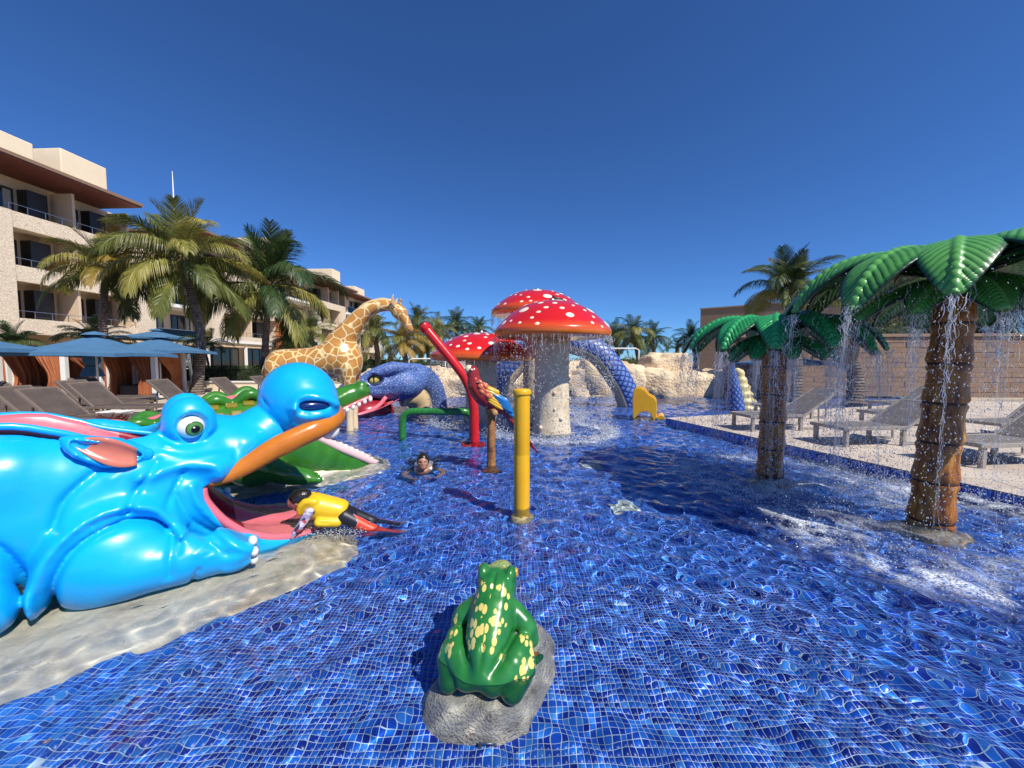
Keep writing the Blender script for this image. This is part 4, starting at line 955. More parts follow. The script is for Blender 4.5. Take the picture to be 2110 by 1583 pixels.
# far edge of the back chute
for s in (-1, 1):
    MB().tube(bez([(-2.4, s * .36, 1.08), (-1.7, s * .37, 1.09), (-1.1, s * .345, 1.12), (-.85, s * .33, 1.055), (-.7, s * .31, .985), (-.5, s * .30, .925), (-.4, s * .30, .90)], 24), .022, 8).build('chute_rim', P_blue, HR, smooth=True)
for s in (-1, 1):
    # eye: white ball, green iris, black pupil
    c = Vector((-.19, s * .318, 1.012)); d = Vector((.30, s * 0.93, -.12)).normalized(); Mx = d.to_track_quat('Z', 'Y').to_matrix()
    e = MB().ball(c, (.088, .088, .088), 24, 16).build('eye', P_white, HR, smooth=True); e.scale = (1, 1, 1)
    def disc(r0, off, m, nm, par):
        q = MB(); n = 24; Rr = .088 + off; V = []
        for j in range(6):
            t = math.asin(min(1, r0 / Rr)) * j / 5
            for k in range(n): V.append(c + Mx @ Vector((Rr * math.sin(t) * math.cos(2 * math.pi * k / n), Rr * math.sin(t) * math.sin(2 * math.pi * k / n), Rr * math.cos(t))))
        q.add(V, [(j * n + k, j * n + (k + 1) % n, (j + 1) * n + (k + 1) % n, (j + 1) * n + k) for j in range(5) for k in range(n)]); return q.build(nm, m, par, smooth=True)
    disc(.056, .002, P_irisd, 'iris_rim', e); disc(.049, .0035, P_iris, 'iris', e); disc(.028, .005, P_black, 'pupil', e)
    g_ = c + Mx @ Vector((-.012, .014, .095)); MB().ball(g_, .007, 8, 6).build('eye_glint', P_white, e, smooth=True)
    # tooth peeping under the lip
    MB().ball((.80, s * .30, .865), (.085, .05, .085), 16, 12).build('tooth', P_white, HR, smooth=True)
    MB().ball((.765, s * .31, .90), (.10, .06, .075), 16, 10).build('gum', P_pink, HR, smooth=True)
    # ear: pointed leaf with salmon hollow
    ear = SDF((-.98, -.75, .7), (-.28, -.25, 1.15), .014)
    ear.path([(-.44, -.42, .86), (-.58, -.455, .90), (-.72, -.47, .965), (-.80, -.46, 1.02)], [.05, .105, .075, .02], .02, 8)
    ear.path([(-.47, -.47, .87), (-.58, -.545, .90), (-.70, -.54, .955), (-.76, -.50, 1.0)], [.02, .075, .05, .012], .012, 8, mode='sub')
    V, Q = ear.mesh(); 
    if s > 0: V = V * np.array([1, -1, 1]); Q = Q[:, ::-1]
    eo = obj_from('ear', V, Q, P_blue, HR)
    ein = [[(-.47 - .30 * t, s * (.425 + .09 * math.sin(math.pi * (.25 + .65 * t)) + .03 * (w ** 2)), .862 + .14 * t + w * .085 * math.sin(math.pi * min(1, .18 + .82 * t)) ** 1.0) for w in np.linspace(-1, 1, 7)] for t in np.linspace(0.02, .96, 14)]
    strip_shell('ear_lining', P_salmon, ein, eo)
    # nostril hollow and toenails
    MB().ball((.65, s * .393, 1.115), (.125, .045, .041), 16, 8).build('nostril', P_navy, HR, smooth=True)
    for zz, yy in ((.05, .735), (.12, .765), (.19, .735)):
        MB().ball((.115, s * yy, zz), (.030, .046, .036), 12, 8).build('toenail', P_white, HR, smooth=True)
wet(HR)

# ------------------------------------------------------------------ rock shelves the animals sit on
shelf_m = rock_mat('wet_shelf_rock', (0.72, 0.62, 0.46), (0.82, 0.74, 0.58), (0.50, 0.38, 0.27), 2.2, 0.02)
def shelf(name, label, outline, top, edge, seed, hcore=None, res=0.045, parent=None, ns=.22):
    P = np.array(outline); lo = P.min(0) - .1; hi = P.max(0) + .1
    xs = np.arange(lo[0], hi[0], res); ys = np.arange(lo[1], hi[1], res); GX, GY = np.meshgrid(xs, ys, indexing='ij')
    d = np.full(GX.shape, 9.0); ins = np.zeros(GX.shape, bool); n = len(P)
    for i in range(n):
        a, b = P[i], P[(i + 1) % n]; e = b - a; t = np.clip(((GX - a[0]) * e[0] + (GY - a[1]) * e[1]) / (e @ e), 0, 1)
        d = np.minimum(d, np.hypot(GX - a[0] - t * e[0], GY - a[1] - t * e[1]))
        cr = ((a[1] > GY) != (b[1] > GY)) & (GX < (b[0] - a[0]) * (GY - a[1]) / (b[1] - a[1] + 1e-12) + a[0]); ins ^= cr
    pts = np.stack([GX.ravel(), GY.ravel(), 0 * GX.ravel()], 1)
    nz = vnoise(pts, 2.2, seed, 4).reshape(GX.shape) - .5; nr = np.abs(vnoise(pts * np.array([1, 1, 1]), 5.0, seed + 4, 3).reshape(GX.shape) - .5)
    sd_ = np.where(ins, d, -d) + nz * ns
    z = -WATER_D - .05 + (top + WATER_D + .05) * np.clip(sd_ / edge, 0, 1) ** .55 + np.where(sd_ > 0, (nz * .10 - nr * .10) * np.clip(sd_ / .15, 0, 1), 0)
    if hcore is not None: z = z + hcore(GX, GY) * np.clip(sd_ / edge, 0, 1)
    idx = np.arange(GX.size).reshape(GX.shape); Q = np.stack([idx[:-1, :-1], idx[1:, :-1], idx[1:, 1:], idx[:-1, 1:]], -1).reshape(-1, 4)
    keep = (sd_ > -.08); kq = (keep[:-1, :-1] | keep[1:, :-1] | keep[1:, 1:] | keep[:-1, 1:]).ravel(); Q = Q[kq]
    o = obj_from(name, np.stack([GX, GY, z], -1).reshape(-1, 3), Q, shelf_m); wet(o); return tag(o, label, 'rock')
shelf('rock_shelf', 'pale rippled rock shelf half under water below the blue hippo', [(-2.95, 1.15), (-2.40, 1.85), (-1.95, 2.30), (-1.50, 2.85), (-1.32, 3.15), (-1.42, 3.45), (-1.75, 3.75), (-2.1, 4.2), (-2.7, 4.3), (-3.6, 3.9), (-4.6, 2.9), (-4.7, 1.2)], -0.055, 0.24, 3,
      lambda x, y: .10 * np.exp(-((-(x + 2.475) * .669 + (y - 3.24) * .743 - 0.0) / .62) ** 4) * np.clip((-( (x + 2.475) * .743 + (y - 3.24) * .669) + .25) * 2, 0, 1))
# ------------------------------------------------------------------ crocodile slide
P_green = gloss_paint('croc_green', (0.045, 0.20, 0.018), (0.025, 0.15, 0.012), 0.25)
P_olive = gloss_paint('plate_olive', (0.24, 0.20, 0.02), (0.18, 0.15, 0.015), 0.25)
CR = thing('crocodile_slide', 'green crocodile slide with olive back plates and open toothy mouth behind the hippo', 'water slide', (-2.1, 5.85, 0), R(38))
def chute_cols(path, rads, zrim, n=44, x0=None):
    tp = bez(path, n); rr = np.interp(np.linspace(0, 1, n + 1), np.linspace(0, 1, len(rads)), rads); out = []
    for p, r_ in zip(tp, rr):
        half = math.acos(max(-.8, min(.98, (p[2] - zrim(p[0])) / r_)))
        out.append([(p[0], (r_ - .012) * math.sin(-half + 2 * half * k / 20), p[2] - (r_ - .012) * math.cos(-half + 2 * half * k / 20)) for k in range(21)])
    return out
CT = [(-2.75, 0, 1.18), (-2.3, 0, 1.22), (-1.75, 0, 1.24), (-1.3, 0, .84), (-.9, 0, .46), (-.5, 0, .33), (-.1, 0, .22), (.3, 0, .18)]
CTR = [.42, .42, .36, .28, .30, .28, .24, .22]
cze = ([-1.05, -.98, -.87, -.56, -.3, -.05, .2], [.66, .60, .52, .31, .15, .0, -.1])
czu = ([-1.1, -.98, -.55, -.1, .2], [.60, .62, .79, .965, 1.05])
S = SDF((-3.3, -.95, -.22), (.2, .95, 1.4), .02)
S.path([(-2.9, 0, .45), (-2.0, 0, .5), (-1.35, 0, .48)], [.42, .54, .52], .02, 6)
S.path([(-2.75, .26, .50), (-2.0, .31, .70), (-1.35, .31, .76)], [.24, .29, .29], .06, 5, mirror=True)
S.path([(-1.35, 0, .45), (-.85, 0, .25), (-.45, 0, .06)], [.48, .40, .30], .1, 5)
S.path([(-.5, 0, .03), (-.25, 0, -.05), (-.05, 0, -.1)], [.30, .25, .18], .06, 4)
S.cut((0, 0, -1), .18, .01)
S.ell((-1.12, 0, .82), (.34, .34, .24), .08); S.path([(-1.0, 0, .86), (-.65, 0, .88), (-.35, 0, 1.0), (-.2, 0, 1.04)], [.25, .20, .16, .15], .05, 6)
S.ell2((-1.02, .2, 1.06), (.13, .1, .13), .04)
S.path(CT, CTR, .03, 12, mode='sub'); S.win(None, None)
ze = np.interp(S.X, *cze).astype(np.float32); zu = np.interp(S.X, *czu).astype(np.float32)
S.f = -S.smin(-S.f, np.maximum(np.maximum(ze - S.Z, S.Z - zu), -1.0 - S.X), .02)
S.ell((-.2, 0, 1.07), (.14, .17, .09), .03); S.ell2((-.19, .075, 1.135), (.09, .07, .075), .03)
S.ell2((-1.55, .48, .28), (.3, .2, .26), .06); S.path([(-1.45, .55, .24), (-1.25, .64, .15), (-1.05, .66, .09)], [.15, .12, .10], .04, 4, mirror=True)
for k in (-.09, 0, .09): S.path([(-1.06, .66 + k * .6, .07), (-.93, .66 + k * 1.3, .055)], [.06, .045], .025, 2, mirror=True)
S.ridge([(-.62, -.2, .98), (-.5, -.16, .99), (-.42, -.12, 1.03)], .03, .02, mirror=True)
S.build('body', P_green, CR)
zr = lambda u: float(np.interp(u, [-3.3, -2.6, -2.0, -1.5, -1.3, -1.15, -1.0, -.87, -.56, -.3, -.05, .2], [.72, .80, 1.0, 1.08, 1.05, 1.1, .66, .5, .30, .14, 0, -.1]))
cl = strip_shell('slide_chute', P_pink, chute_cols(CT[:-1] + [(.0, 0, .2)], CTR, zr), CR); cl.data.materials.append(P_maroon)
for pl in cl.data.polygons:
    if -1.4 < pl.center.x < -.62 and pl.center.z > .06: pl.material_index = 1
strip_shell('palate', P_maroon, [[(u, .19 * s_ * (1 if u < -.3 else 1 - (u + .3) * 1.6), np.interp(u, *czu) + .05 - .04 * s_ * s_) for s_ in np.linspace(-1, 1, 7)] for u in np.linspace(-1.0, -.12, 12)], CR)
for s in (-1, 1):
    # scalloped crest along the chute, gum strips and teeth
    ed = [(u, s * (.36 + .02 * math.sin(u * 19)), zr(u) + .0 + .04 * math.sin(u * 19)) for u in np.linspace(-2.65, -1.30, 60)]
    MB().tube(ed, .062, 8).build('back_crest', P_green, CR, smooth=True)
    MB().tube([(u, s * np.interp(u, [-1, -.5, -.1], [.24, .18, .13]), np.interp(u, *czu) + .01) for u in np.linspace(-.95, -.08, 16)], .028, 8).build('upper_gum', P_pink, CR, smooth=True)
    for k in range(8):
        u = -.09 - .085 * k; MB().ball((u, s * np.interp(u, [-1, -.5, -.1], [.245, .19, .145]), np.interp(u, *czu) - .02), (.032, .026, .042 if k else .05), 10, 8).build('tooth', P_white, CR, smooth=True)
    gum = [(u, s * np.interp(u, [-1, -.5, -.05, .1], [.36, .31, .20, .1]), np.interp(u, *cze) + .0) for u in np.linspace(-.98, -.02, 22)]
    MB().tube(gum, [(.05, .035)] * 22, 8).build('lower_gum', mat('pale_gum', (0.78, 0.52, 0.50), rough=0.3), CR, smooth=True)
    for k in range(11):
        u = -.12 - .075 * k; MB().ball((u, s * np.interp(u, [-1, -.5, -.05], [.345, .30, .2]), np.interp(u, *cze) + .035), (.036, .02, .028), 10, 6).build('tooth', P_white, CR, smooth=True)
    for j, an in enumerate((26, 54, 82)):
        for k in range(6):
            u = -2.25 + .165 * k + (.04 if j % 2 else 0); a = R(an); zc = np.interp(u, [-2.75, -2.0, -1.35], [.50, .70, .76]); vc = np.interp(u, [-2.75, -2.0, -1.35], [.26, .31, .31]); rr = np.interp(u, [-2.75, -2.0], [.24, .29])
            cc = Vector((u, s * (vc + rr * math.sin(a)), zc + rr * math.cos(a)))
            MB().box((0, 0, 0), (.12, .095, .06)).build('back_plate', P_olive, CR, bevel=.02).matrix_local = Matrix.Translation(cc) @ Matrix.Rotation(-s * a, 4, 'X')
    ey = MB().ball((-.98, s * .255, 1.08), (.06, .05, .065), 14, 10).build('eye', mat('croc_eye', (.75, .6, .1), rough=.15), CR, smooth=True)
    MB().ball((-.965, s * .295, 1.085), (.018, .014, .04), 10, 8).build('pupil', P_black, ey, smooth=True)
    MB().ball((-.115, s * .10, 1.15), (.03, .035, .014), 10, 6).build('nostril', mat('croc_dark', (.01, .05, .01), rough=.3), CR, smooth=True)
    for k in (-.09, 0, .09): MB().ball((-.895, s * (.66 + k * 1.3), .055), (.022, .024, .022), 10, 6).build('toenail', P_white, CR, smooth=True)
    for k in range(9):
        a_, b_ = random.uniform(-1.35, -1.05), random.uniform(.55, .74); MB().ball((a_, s * b_, np.interp(a_, [-1.35, -1.05], [.31, .185]) + random.uniform(-.02, .0) - abs(b_ - .62) * .35), (.022, .022, .014), 8, 6).build('skin_bump', P_olive, CR, smooth=True)
wet(CR)
shelf('rock_shelf', 'pale wrinkled rock shelf under the green crocodile', [(-3.9, 4.05), (-3.3, 4.4), (-2.6, 4.75), (-2.0, 5.3), (-1.8, 5.65), (-1.95, 6.1), (-2.4, 6.6), (-3.2, 6.7), (-4.3, 6.1), (-4.8, 4.8)], -0.05, 0.2, 8,
      lambda x, y: .11 * np.clip((-((x + 2.1) * .788 + (y - 5.85) * .616) - .35) * 2.2, 0, 1) * np.exp(-((-(x + 2.1) * .616 + (y - 5.85) * .788) / .85) ** 4))

# ------------------------------------------------------------------ giraffe
def giraffe_mat():
    m, N, L, B = nodes('giraffe_paint'); tc = N.new('ShaderNodeTexCoord')
    n = N.new('ShaderNodeTexNoise'); n.inputs['Scale'].default_value = 3; L.new(tc.outputs['Object'], n.inputs['Vector'])
    mx = N.new('ShaderNodeMix'); mx.data_type = 'VECTOR'; mx.inputs[0].default_value = 0.12; L.new(tc.outputs['Object'], mx.inputs[4]); L.new(n.outputs[1], mx.inputs[5])
    v = N.new('ShaderNodeTexVoronoi'); v.feature = 'DISTANCE_TO_EDGE'; v.inputs['Scale'].default_value = 6.3; L.new(mx.outputs[1], v.inputs['Vector'])
    r = ramp(N, [(0.048, (0.80, 0.62, 0.30)), (0.072, (0.50, 0.23, 0.05))]); L.new(v.outputs[0], r.inputs[0])
    sp = N.new('ShaderNodeSeparateXYZ'); L.new(tc.outputs['Object'], sp.inputs[0])
    mr = N.new('ShaderNodeMapRange'); mr.inputs[1].default_value = 0.62; mr.inputs[2].default_value = 0.78; L.new(sp.outputs[2], mr.inputs[0])
    m2 = N.new('ShaderNodeMix'); m2.data_type = 'RGBA'; L.new(mr.outputs[0], m2.inputs[0]); m2.inputs[6].default_value = (0.74, 0.58, 0.36, 1); L.new(r.outputs[0], m2.inputs[7]); L.new(m2.outputs[2], B.inputs['Base Color'])
    B.inputs['Roughness'].default_value = 0.25; B.inputs['Coat Weight'].default_value = 0.4; return m
P_gir = giraffe_mat(); P_cream = gloss_paint('giraffe_cream', (0.70, 0.52, 0.27))
GI = thing('giraffe_statue', 'tall spotted giraffe figure bending its neck over the pool', 'giraffe figure', (-3.72, 8.5, 0), R(6))
S = SDF((-1.75, -.55, -.36), (1.62, .55, 3.05), .024)
S.path([(-1.2, 0, 1.42), (-.6, 0, 1.44), (-.05, 0, 1.56)], [.34, .36, .42], .05, 5)
S.ell((-1.3, 0, 1.34), (.27, .30, .38), .06); S.ell((.14, 0, 1.52), (.30, .32, .46), .07)
S.path([(-.05, 0, 1.85), (.2, 0, 2.2), (.52, 0, 2.58), (.86, 0, 2.71), (1.10, 0, 2.70), (1.24, 0, 2.62)], [.30, .22, .155, .125, .115, .12], .08, 12)
S.ell((1.24, 0, 2.58), (.17, .14, .16), .04); S.path([(1.26, 0, 2.56), (1.38, 0, 2.38), (1.46, 0, 2.23)], [.14, .105, .075], .05, 5); S.ell((1.46, 0, 2.215), (.075, .08, .085), .03)
S.ell2((1.30, .10, 2.56), (.05, .03, .05), .02)
for x, y, k in ((.17, .17, 0), (-1.3, .17, 1)):
    S.path([(x, y, 1.35), (x + .02, y, 1.0), (x + .02, y, .66), (x + (.0 if k else .02), y, .3), (x + .02, y, -.36)], [.20, .125, .10, .075, .085], .05, 8, mirror=True)
    S.ell2((x + .02, y, .66), (.10, .09, .09), .04)
S.groove([(-.02, -.36, 1.3), (.0, -.40, 1.55), (-.05, -.36, 1.8)], .04, .025, mirror=True)
S.groove([(-.95, -.34, 1.25), (-1.02, -.36, 1.45), (-1.1, -.3, 1.6)], .04, .02, mirror=True)
S.build('body', P_gir, GI)
for s in (-1, 1):
    e = MB(); e.tube(bez([(1.17, s * .09, 2.68), (1.14, s * .18, 2.80), (1.17, s * .25, 2.93)], 8), [(.04, .02), (.06, .025), (.08, .03), (.09, .03), (.085, .03), (.07, .025), (.05, .02), (.03, .012), (.008, .005)], 10); e.build('ear', P_cream, GI, smooth=True)
    h_ = MB().tube([(1.25, s * .05, 2.68), (1.275, s * .065, 2.82)], [.022, .018], 8); h_.ball((1.278, s * .067, 2.835), .032, 10, 8); h_.build('horn', gloss_paint('giraffe_horn', (0.45, 0.25, 0.10)), GI, smooth=True)
    ey = MB().ball((1.315, s * .105, 2.55), .028, 12, 8).build('eye', P_white, GI, smooth=True); MB().ball((1.325, s * .127, 2.55), .015, 10, 6).build('pupil', P_black, ey, smooth=True)
    MB().ball((1.485, s * .035, 2.26), (.012, .012, .016), 8, 6).build('nostril', P_black, GI, smooth=True)
MB().tube(bez([(.02, 0, 2.12), (.25, 0, 2.46), (.5, 0, 2.72), (.84, 0, 2.84), (1.08, 0, 2.815)], 20), [(.045, .018)] * 21, 8).build('mane', P_cream, GI, smooth=True)
tl = MB().tube(bez([(-1.52, 0, 1.55), (-1.62, 0, 1.3), (-1.62, 0, 1.0)], 10), .03, 8); tl.ball((-1.62, 0, .92), (.05, .05, .12), 10, 8); tl.build('tail', P_gir, GI, smooth=True)
wet(GI)

# ------------------------------------------------------------------ blue sea serpent
def tube_uv(path, rad, n, mat_, name, parent, rep=8, lper=1.0):
    P = [Vector(p) for p in path]; Nn = len(P); V = []; A = []; Ll = []; L_ = 0.0
    T = [(P[min(i + 1, Nn - 1)] - P[max(i - 1, 0)]).normalized() for i in range(Nn)]; nrm = Vector((0, 1, 0))
    for i in range(Nn):
        if i: L_ += (P[i] - P[i - 1]).length
        nrm = (nrm - T[i] * nrm.dot(T[i])).normalized(); bi = T[i].cross(nrm)
        for k in range(n + 1):
            a = 2 * math.pi * k / n; V.append(P[i] + nrm * rad[i] * math.cos(a) + bi * rad[i] * math.sin(a)); A.append(k / n * rep); Ll.append(L_ / lper)
    Q = [(i * (n + 1) + k, i * (n + 1) + k + 1, (i + 1) * (n + 1) + k + 1, (i + 1) * (n + 1) + k) for i in range(Nn - 1) for k in range(n)]
    Q += [tuple(reversed(range(n))), tuple((Nn - 1) * (n + 1) + k for k in range(n))]
    return obj_from(name, V, Q, mat_, parent, True, {'au': A, 'al': Ll})
def scale_mat():
    m, N, L, B = nodes('serpent_scales'); vs_ = []
    at = [N.new('ShaderNodeAttribute') for _ in 'ab']; at[0].attribute_name = 'au'; at[1].attribute_name = 'al'
    for op in ('ADD', 'SUBTRACT'):
        a = N.new('ShaderNodeMath'); a.operation = op; L.new(at[0].outputs['Fac'], a.inputs[0]); L.new(at[1].outputs['Fac'], a.inputs[1])
        p = N.new('ShaderNodeMath'); p.operation = 'PINGPONG'; p.inputs[1].default_value = 0.5; L.new(a.outputs[0], p.inputs[0]); vs_.append(p)
    mn = N.new('ShaderNodeMath'); mn.operation = 'MINIMUM'; L.new(vs_[0].outputs[0], mn.inputs[0]); L.new(vs_[1].outputs[0], mn.inputs[1])
    r = ramp(N, [(0.05, (0.010, 0.018, 0.13)), (0.13, (0.060, 0.125, 0.40)), (0.4, (0.15, 0.25, 0.53))]); L.new(mn.outputs[0], r.inputs[0]); L.new(r.outputs[0], B.inputs['Base Color'])
    b = N.new('ShaderNodeBump'); b.inputs['Distance'].default_value = 0.03; L.new(mn.outputs[0], b.inputs['Height']); L.new(b.outputs[0], B.inputs['Normal'])
    B.inputs['Roughness'].default_value = 0.35; B.inputs['Coat Weight'].default_value = 0.3; return m
P_scale = scale_mat()
def hide_mat():
    m, N, L, B = nodes('serpent_hide'); tc = N.new('ShaderNodeTexCoord')
    v = N.new('ShaderNodeTexVoronoi'); v.feature = 'DISTANCE_TO_EDGE'; v.inputs['Scale'].default_value = 13; L.new(tc.outputs['Object'], v.inputs['Vector'])
    r = ramp(N, [(0.02, (0.03, 0.065, 0.22)), (0.10, (0.085, 0.155, 0.41)), (0.4, (0.16, 0.25, 0.52))]); L.new(v.outputs[0], r.inputs[0]); L.new(r.outputs[0], B.inputs['Base Color'])
    b = N.new('ShaderNodeBump'); b.inputs['Distance'].default_value = 0.02; L.new(v.outputs[0], b.inputs['Height']); L.new(b.outputs[0], B.inputs['Normal'])
    B.inputs['Roughness'].default_value = 0.5; B.inputs['Coat Weight'].default_value = 0.05; return m
P_hide = hide_mat()
P_belly = gloss_paint('serpent_belly', (0.66, 0.50, 0.28), (0.52, 0.38, 0.20), 0.35)
SE = thing('sea_serpent', 'scaly blue sea serpent with yellow eye, arching coil behind the toadstools and pointed tail', 'serpent figure', (0, 0, 0))
S = SDF((-5.3, 10.0, -.36), (-2.1, 13.6, 1.75), .035)
S.ell((-3.35, 11.6, .82), (.72, .62, .52), .1); S.path([(-3.6, 11.4, .82), (-4.1, 11.0, .74), (-4.55, 10.7, .66)], [.46, .38, .26], .1, 5)
S.path([(-3.3, 11.7, .98), (-2.85, 12.1, .95), (-2.55, 12.5, .5), (-2.45, 12.8, -.36)], [.48, .44, .38, .34], .1, 8)
S.path([(-4.2, 10.72, .98), (-3.85, 10.9, 1.16), (-3.4, 11.1, 1.30), (-2.95, 11.5, 1.3)], [.08, .16, .2, .12], .08, 6); S.path([(-4.35, 11.35, 1.0), (-4.0, 11.7, 1.16), (-3.5, 12.0, 1.28)], [.08, .15, .16], .08, 5)
S.ell((-3.86, 10.86, .98), (.20, .16, .17), .03, None, 'sub')
S.ell((-4.1, 10.75, .12), (.72, .62, .38), .06, np.array(Matrix.Rotation(R(40), 3, 'Z')), 'sub'); S.ell((-4.75, 10.3, .05), (.75, .7, .55), .06, np.array(Matrix.Rotation(R(40), 3, 'Z')), 'sub')
S.groove([(-4.3, 10.5, .62), (-3.9, 10.75, .72), (-3.4, 10.95, .7)], .05, .03); S.groove([(-3.3, 11.0, .45), (-3.2, 11.0, .8), (-3.1, 11.05, 1.1)], .05, .03)
hd = S.build('head', P_hide, SE)
ey = MB().ball((-3.87, 10.93, .99), (.175, .12, .135), 16, 12, M=Matrix.Rotation(R(30), 3, 'Z') @ Matrix.Rotation(R(-35), 3, 'Y')).build('eye', mat('serpent_eye', (.62, .52, .16), (.5, .4, .1), scale=20, rough=.12), hd, smooth=True)
MB().ball((-3.86, 10.825, .99), (.030, .022, .095), 12, 8).build('pupil', P_black, ey, smooth=True)
MB().tube(bez([(-4.12, 10.72, .96), (-4.02, 10.74, 1.10), (-3.82, 10.76, 1.17), (-3.64, 10.86, 1.12), (-3.62, 10.88, .97), (-3.78, 10.76, .85), (-3.98, 10.72, .86), (-4.12, 10.72, .96)], 28), .024, 8).build('eyelid', mat('lid_dark', (.02, .03, .12), rough=.3), hd, smooth=True)
mth = MB(); mth.ball((-4.1, 11.1, .06), (.72, .55, .40), 20, 12, M=Matrix.Rotation(R(40), 3, 'Z')); mth.build('mouth_lining', P_maroon, SE, smooth=True)
tg = [[(-4.75 + 1.35 * t + .25 * w, 10.35 + .75 * t - .32 * w, -.06 + .42 * t ** 2 + .10 * w * w) for w in np.linspace(-1, 1, 9)] for t in np.linspace(0, 1, 12)]
strip_shell('tongue_chute', P_pink, tg, SE)
MB().tube(bez([(-4.6, 10.0, .02), (-4.1, 10.35, .06), (-3.7, 10.62, .26), (-3.52, 10.80, .50)], 16), .06, 8).build('lower_lip', P_pink, SE, smooth=True)
nb_ = bez([(-3.3, 11.6, .50), (-3.0, 11.8, .46), (-2.86, 12.0, .2), (-2.82, 12.1, -.36)], 14)
MB().tube(nb_, [.36] * 15, 14).build('neck_belly', P_belly, SE, smooth=True)
arch = bez([(-.75, 13.2, -.36), (-.55, 13.2, .5), (-.1, 13.2, 1.25), (.75, 13.2, 1.98), (1.8, 13.2, 2.2), (2.85, 13.2, 1.85), (3.55, 13.2, 1.05), (3.95, 13.2, .3), (4.15, 13.2, -.36)], 56)
tube_uv(arch, [.40] * 57, 28, P_scale, 'coil', SE, 9, .21)
inn = []
for i, p in enumerate(arch):
    c = np.array([1.75, 13.2, .0]); d = (c - p); d[1] = 0; d /= np.linalg.norm(d); inn.append(p + d * .09 + np.array([0, -.02, 0]))
MB().tube(inn, .345, 24).build('coil_belly', P_belly, SE, smooth=True)
tail = bez([(7.05, 12.1, -.36), (6.98, 12.1, .4), (6.88, 12.1, 1.0), (6.82, 12.1, 1.62)], 20)
tube_uv(tail, list(np.linspace(.31, .05, 21)), 24, P_scale, 'tail', SE, 9, .2)
tb_ = SDF((6.8, 11.7, -.36), (7.9, 12.6, 1.6), .03); tb_.path([(7.32, 12.2, -.3), (7.22, 12.2, .5), (7.08, 12.2, 1.2)], [.36, .25, .10], .03, 6)
for k in range(6): tb_.ell((7.38 - .045 * k, 12.15, .02 + .22 * k), (.38 - .052 * k, .32 - .04 * k, .13), .05)
tb_.build('tail_belly', gloss_paint('tail_cream', (0.74, 0.62, 0.30), (0.66, 0.52, 0.22), .35), SE)
wet(SE)

# ------------------------------------------------------------------ frog on its stone
def frog_mat():
    m, N, L, B = nodes('frog_paint'); tc = N.new('ShaderNodeTexCoord'); at = N.new('ShaderNodeAttribute'); at.attribute_name = 'spot'
    mp = N.new('ShaderNodeMapping'); mp.inputs['Scale'].default_value = (0.62, 1, 0.62); L.new(tc.outputs['Object'], mp.inputs[0])
    v = N.new('ShaderNodeTexVoronoi'); v.inputs['Scale'].default_value = 30; v.inputs['Randomness'].default_value = 0.85; L.new(mp.outputs[0], v.inputs['Vector'])
    wn_ = N.new('ShaderNodeTexWhiteNoise'); L.new(v.outputs['Position'], wn_.inputs['Vector'])
    th_ = N.new('ShaderNodeMath'); th_.operation = 'MULTIPLY_ADD'; th_.inputs[1].default_value = 0.34; th_.inputs[2].default_value = 0.30; L.new(wn_.outputs['Value'], th_.inputs[0])
    t2 = N.new('ShaderNodeMath'); t2.operation = 'MULTIPLY'; L.new(th_.outputs[0], t2.inputs[0]); L.new(at.outputs['Fac'], t2.inputs[1])
    lt = N.new('ShaderNodeMath'); lt.operation = 'LESS_THAN'; L.new(v.outputs['Distance'], lt.inputs[0]); L.new(t2.outputs[0], lt.inputs[1])
    n = N.new('ShaderNodeTexNoise'); n.inputs['Scale'].default_value = 7; L.new(tc.outputs['Object'], n.inputs['Vector'])
    r = ramp(N, [(0.3, (0.009, 0.115, 0.022)), (0.7, (0.032, 0.22, 0.04))]); L.new(n.outputs[0], r.inputs[0])
    a2 = N.new('ShaderNodeAttribute'); a2.attribute_name = 'pale'
    n2 = N.new('ShaderNodeTexNoise'); n2.inputs['Scale'].default_value = 110; L.new(tc.outputs['Object'], n2.inputs['Vector']); r2 = ramp(N, [(0.47, (0.10, 0.24, 0.05)), (0.56, (0.50, 0.52, 0.20))]); L.new(n2.outputs[0], r2.inputs[0])
    m0 = N.new('ShaderNodeMix'); m0.data_type = 'RGBA'; L.new(a2.outputs['Fac'], m0.inputs[0]); L.new(r.outputs[0], m0.inputs[6]); L.new(r2.outputs[0], m0.inputs[7])
    mx = N.new('ShaderNodeMix'); mx.data_type = 'RGBA'; L.new(lt.outputs[0], mx.inputs[0]); L.new(m0.outputs[2], mx.inputs[6]); mx.inputs[7].default_value = (0.72, 0.58, 0.16, 1)
    L.new(mx.outputs[2], B.inputs['Base Color']); B.inputs['Roughness'].default_value = 0.28; B.inputs['Coat Weight'].default_value = 0.35; return m
FR = thing('frog_statue', 'green frog figure with yellow spots seen from behind, sitting on a sunken stone', 'frog figure', (-0.118, 1.93, -.07), R(79)); FR.scale = (.92, .90, .92)
S = SDF((-.36, -.36, -.16), (.42, .36, .56), .0085)
S.path([(-.13, 0, .05), (-.03, 0, .13), (.07, 0, .235), (.15, 0, .315)], [.105, .142, .138, .115], .04, 8)
S.ell((.215, 0, .37), (.13, .118, .075), .05); S.ell((.31, 0, .375), (.085, .072, .055), .05); S.ell2((.20, .085, .415), (.058, .036, .055), .018)
S.path([(-.17, .07, .02), (-.08, .15, .085), (.0, .19, .13)], [.075, .085, .062], .02, 6, mirror=True)
S.path([(.0, .195, .125), (-.08, .215, .055), (-.18, .17, -.03)], [.060, .066, .055], .008, 6, mirror=True)
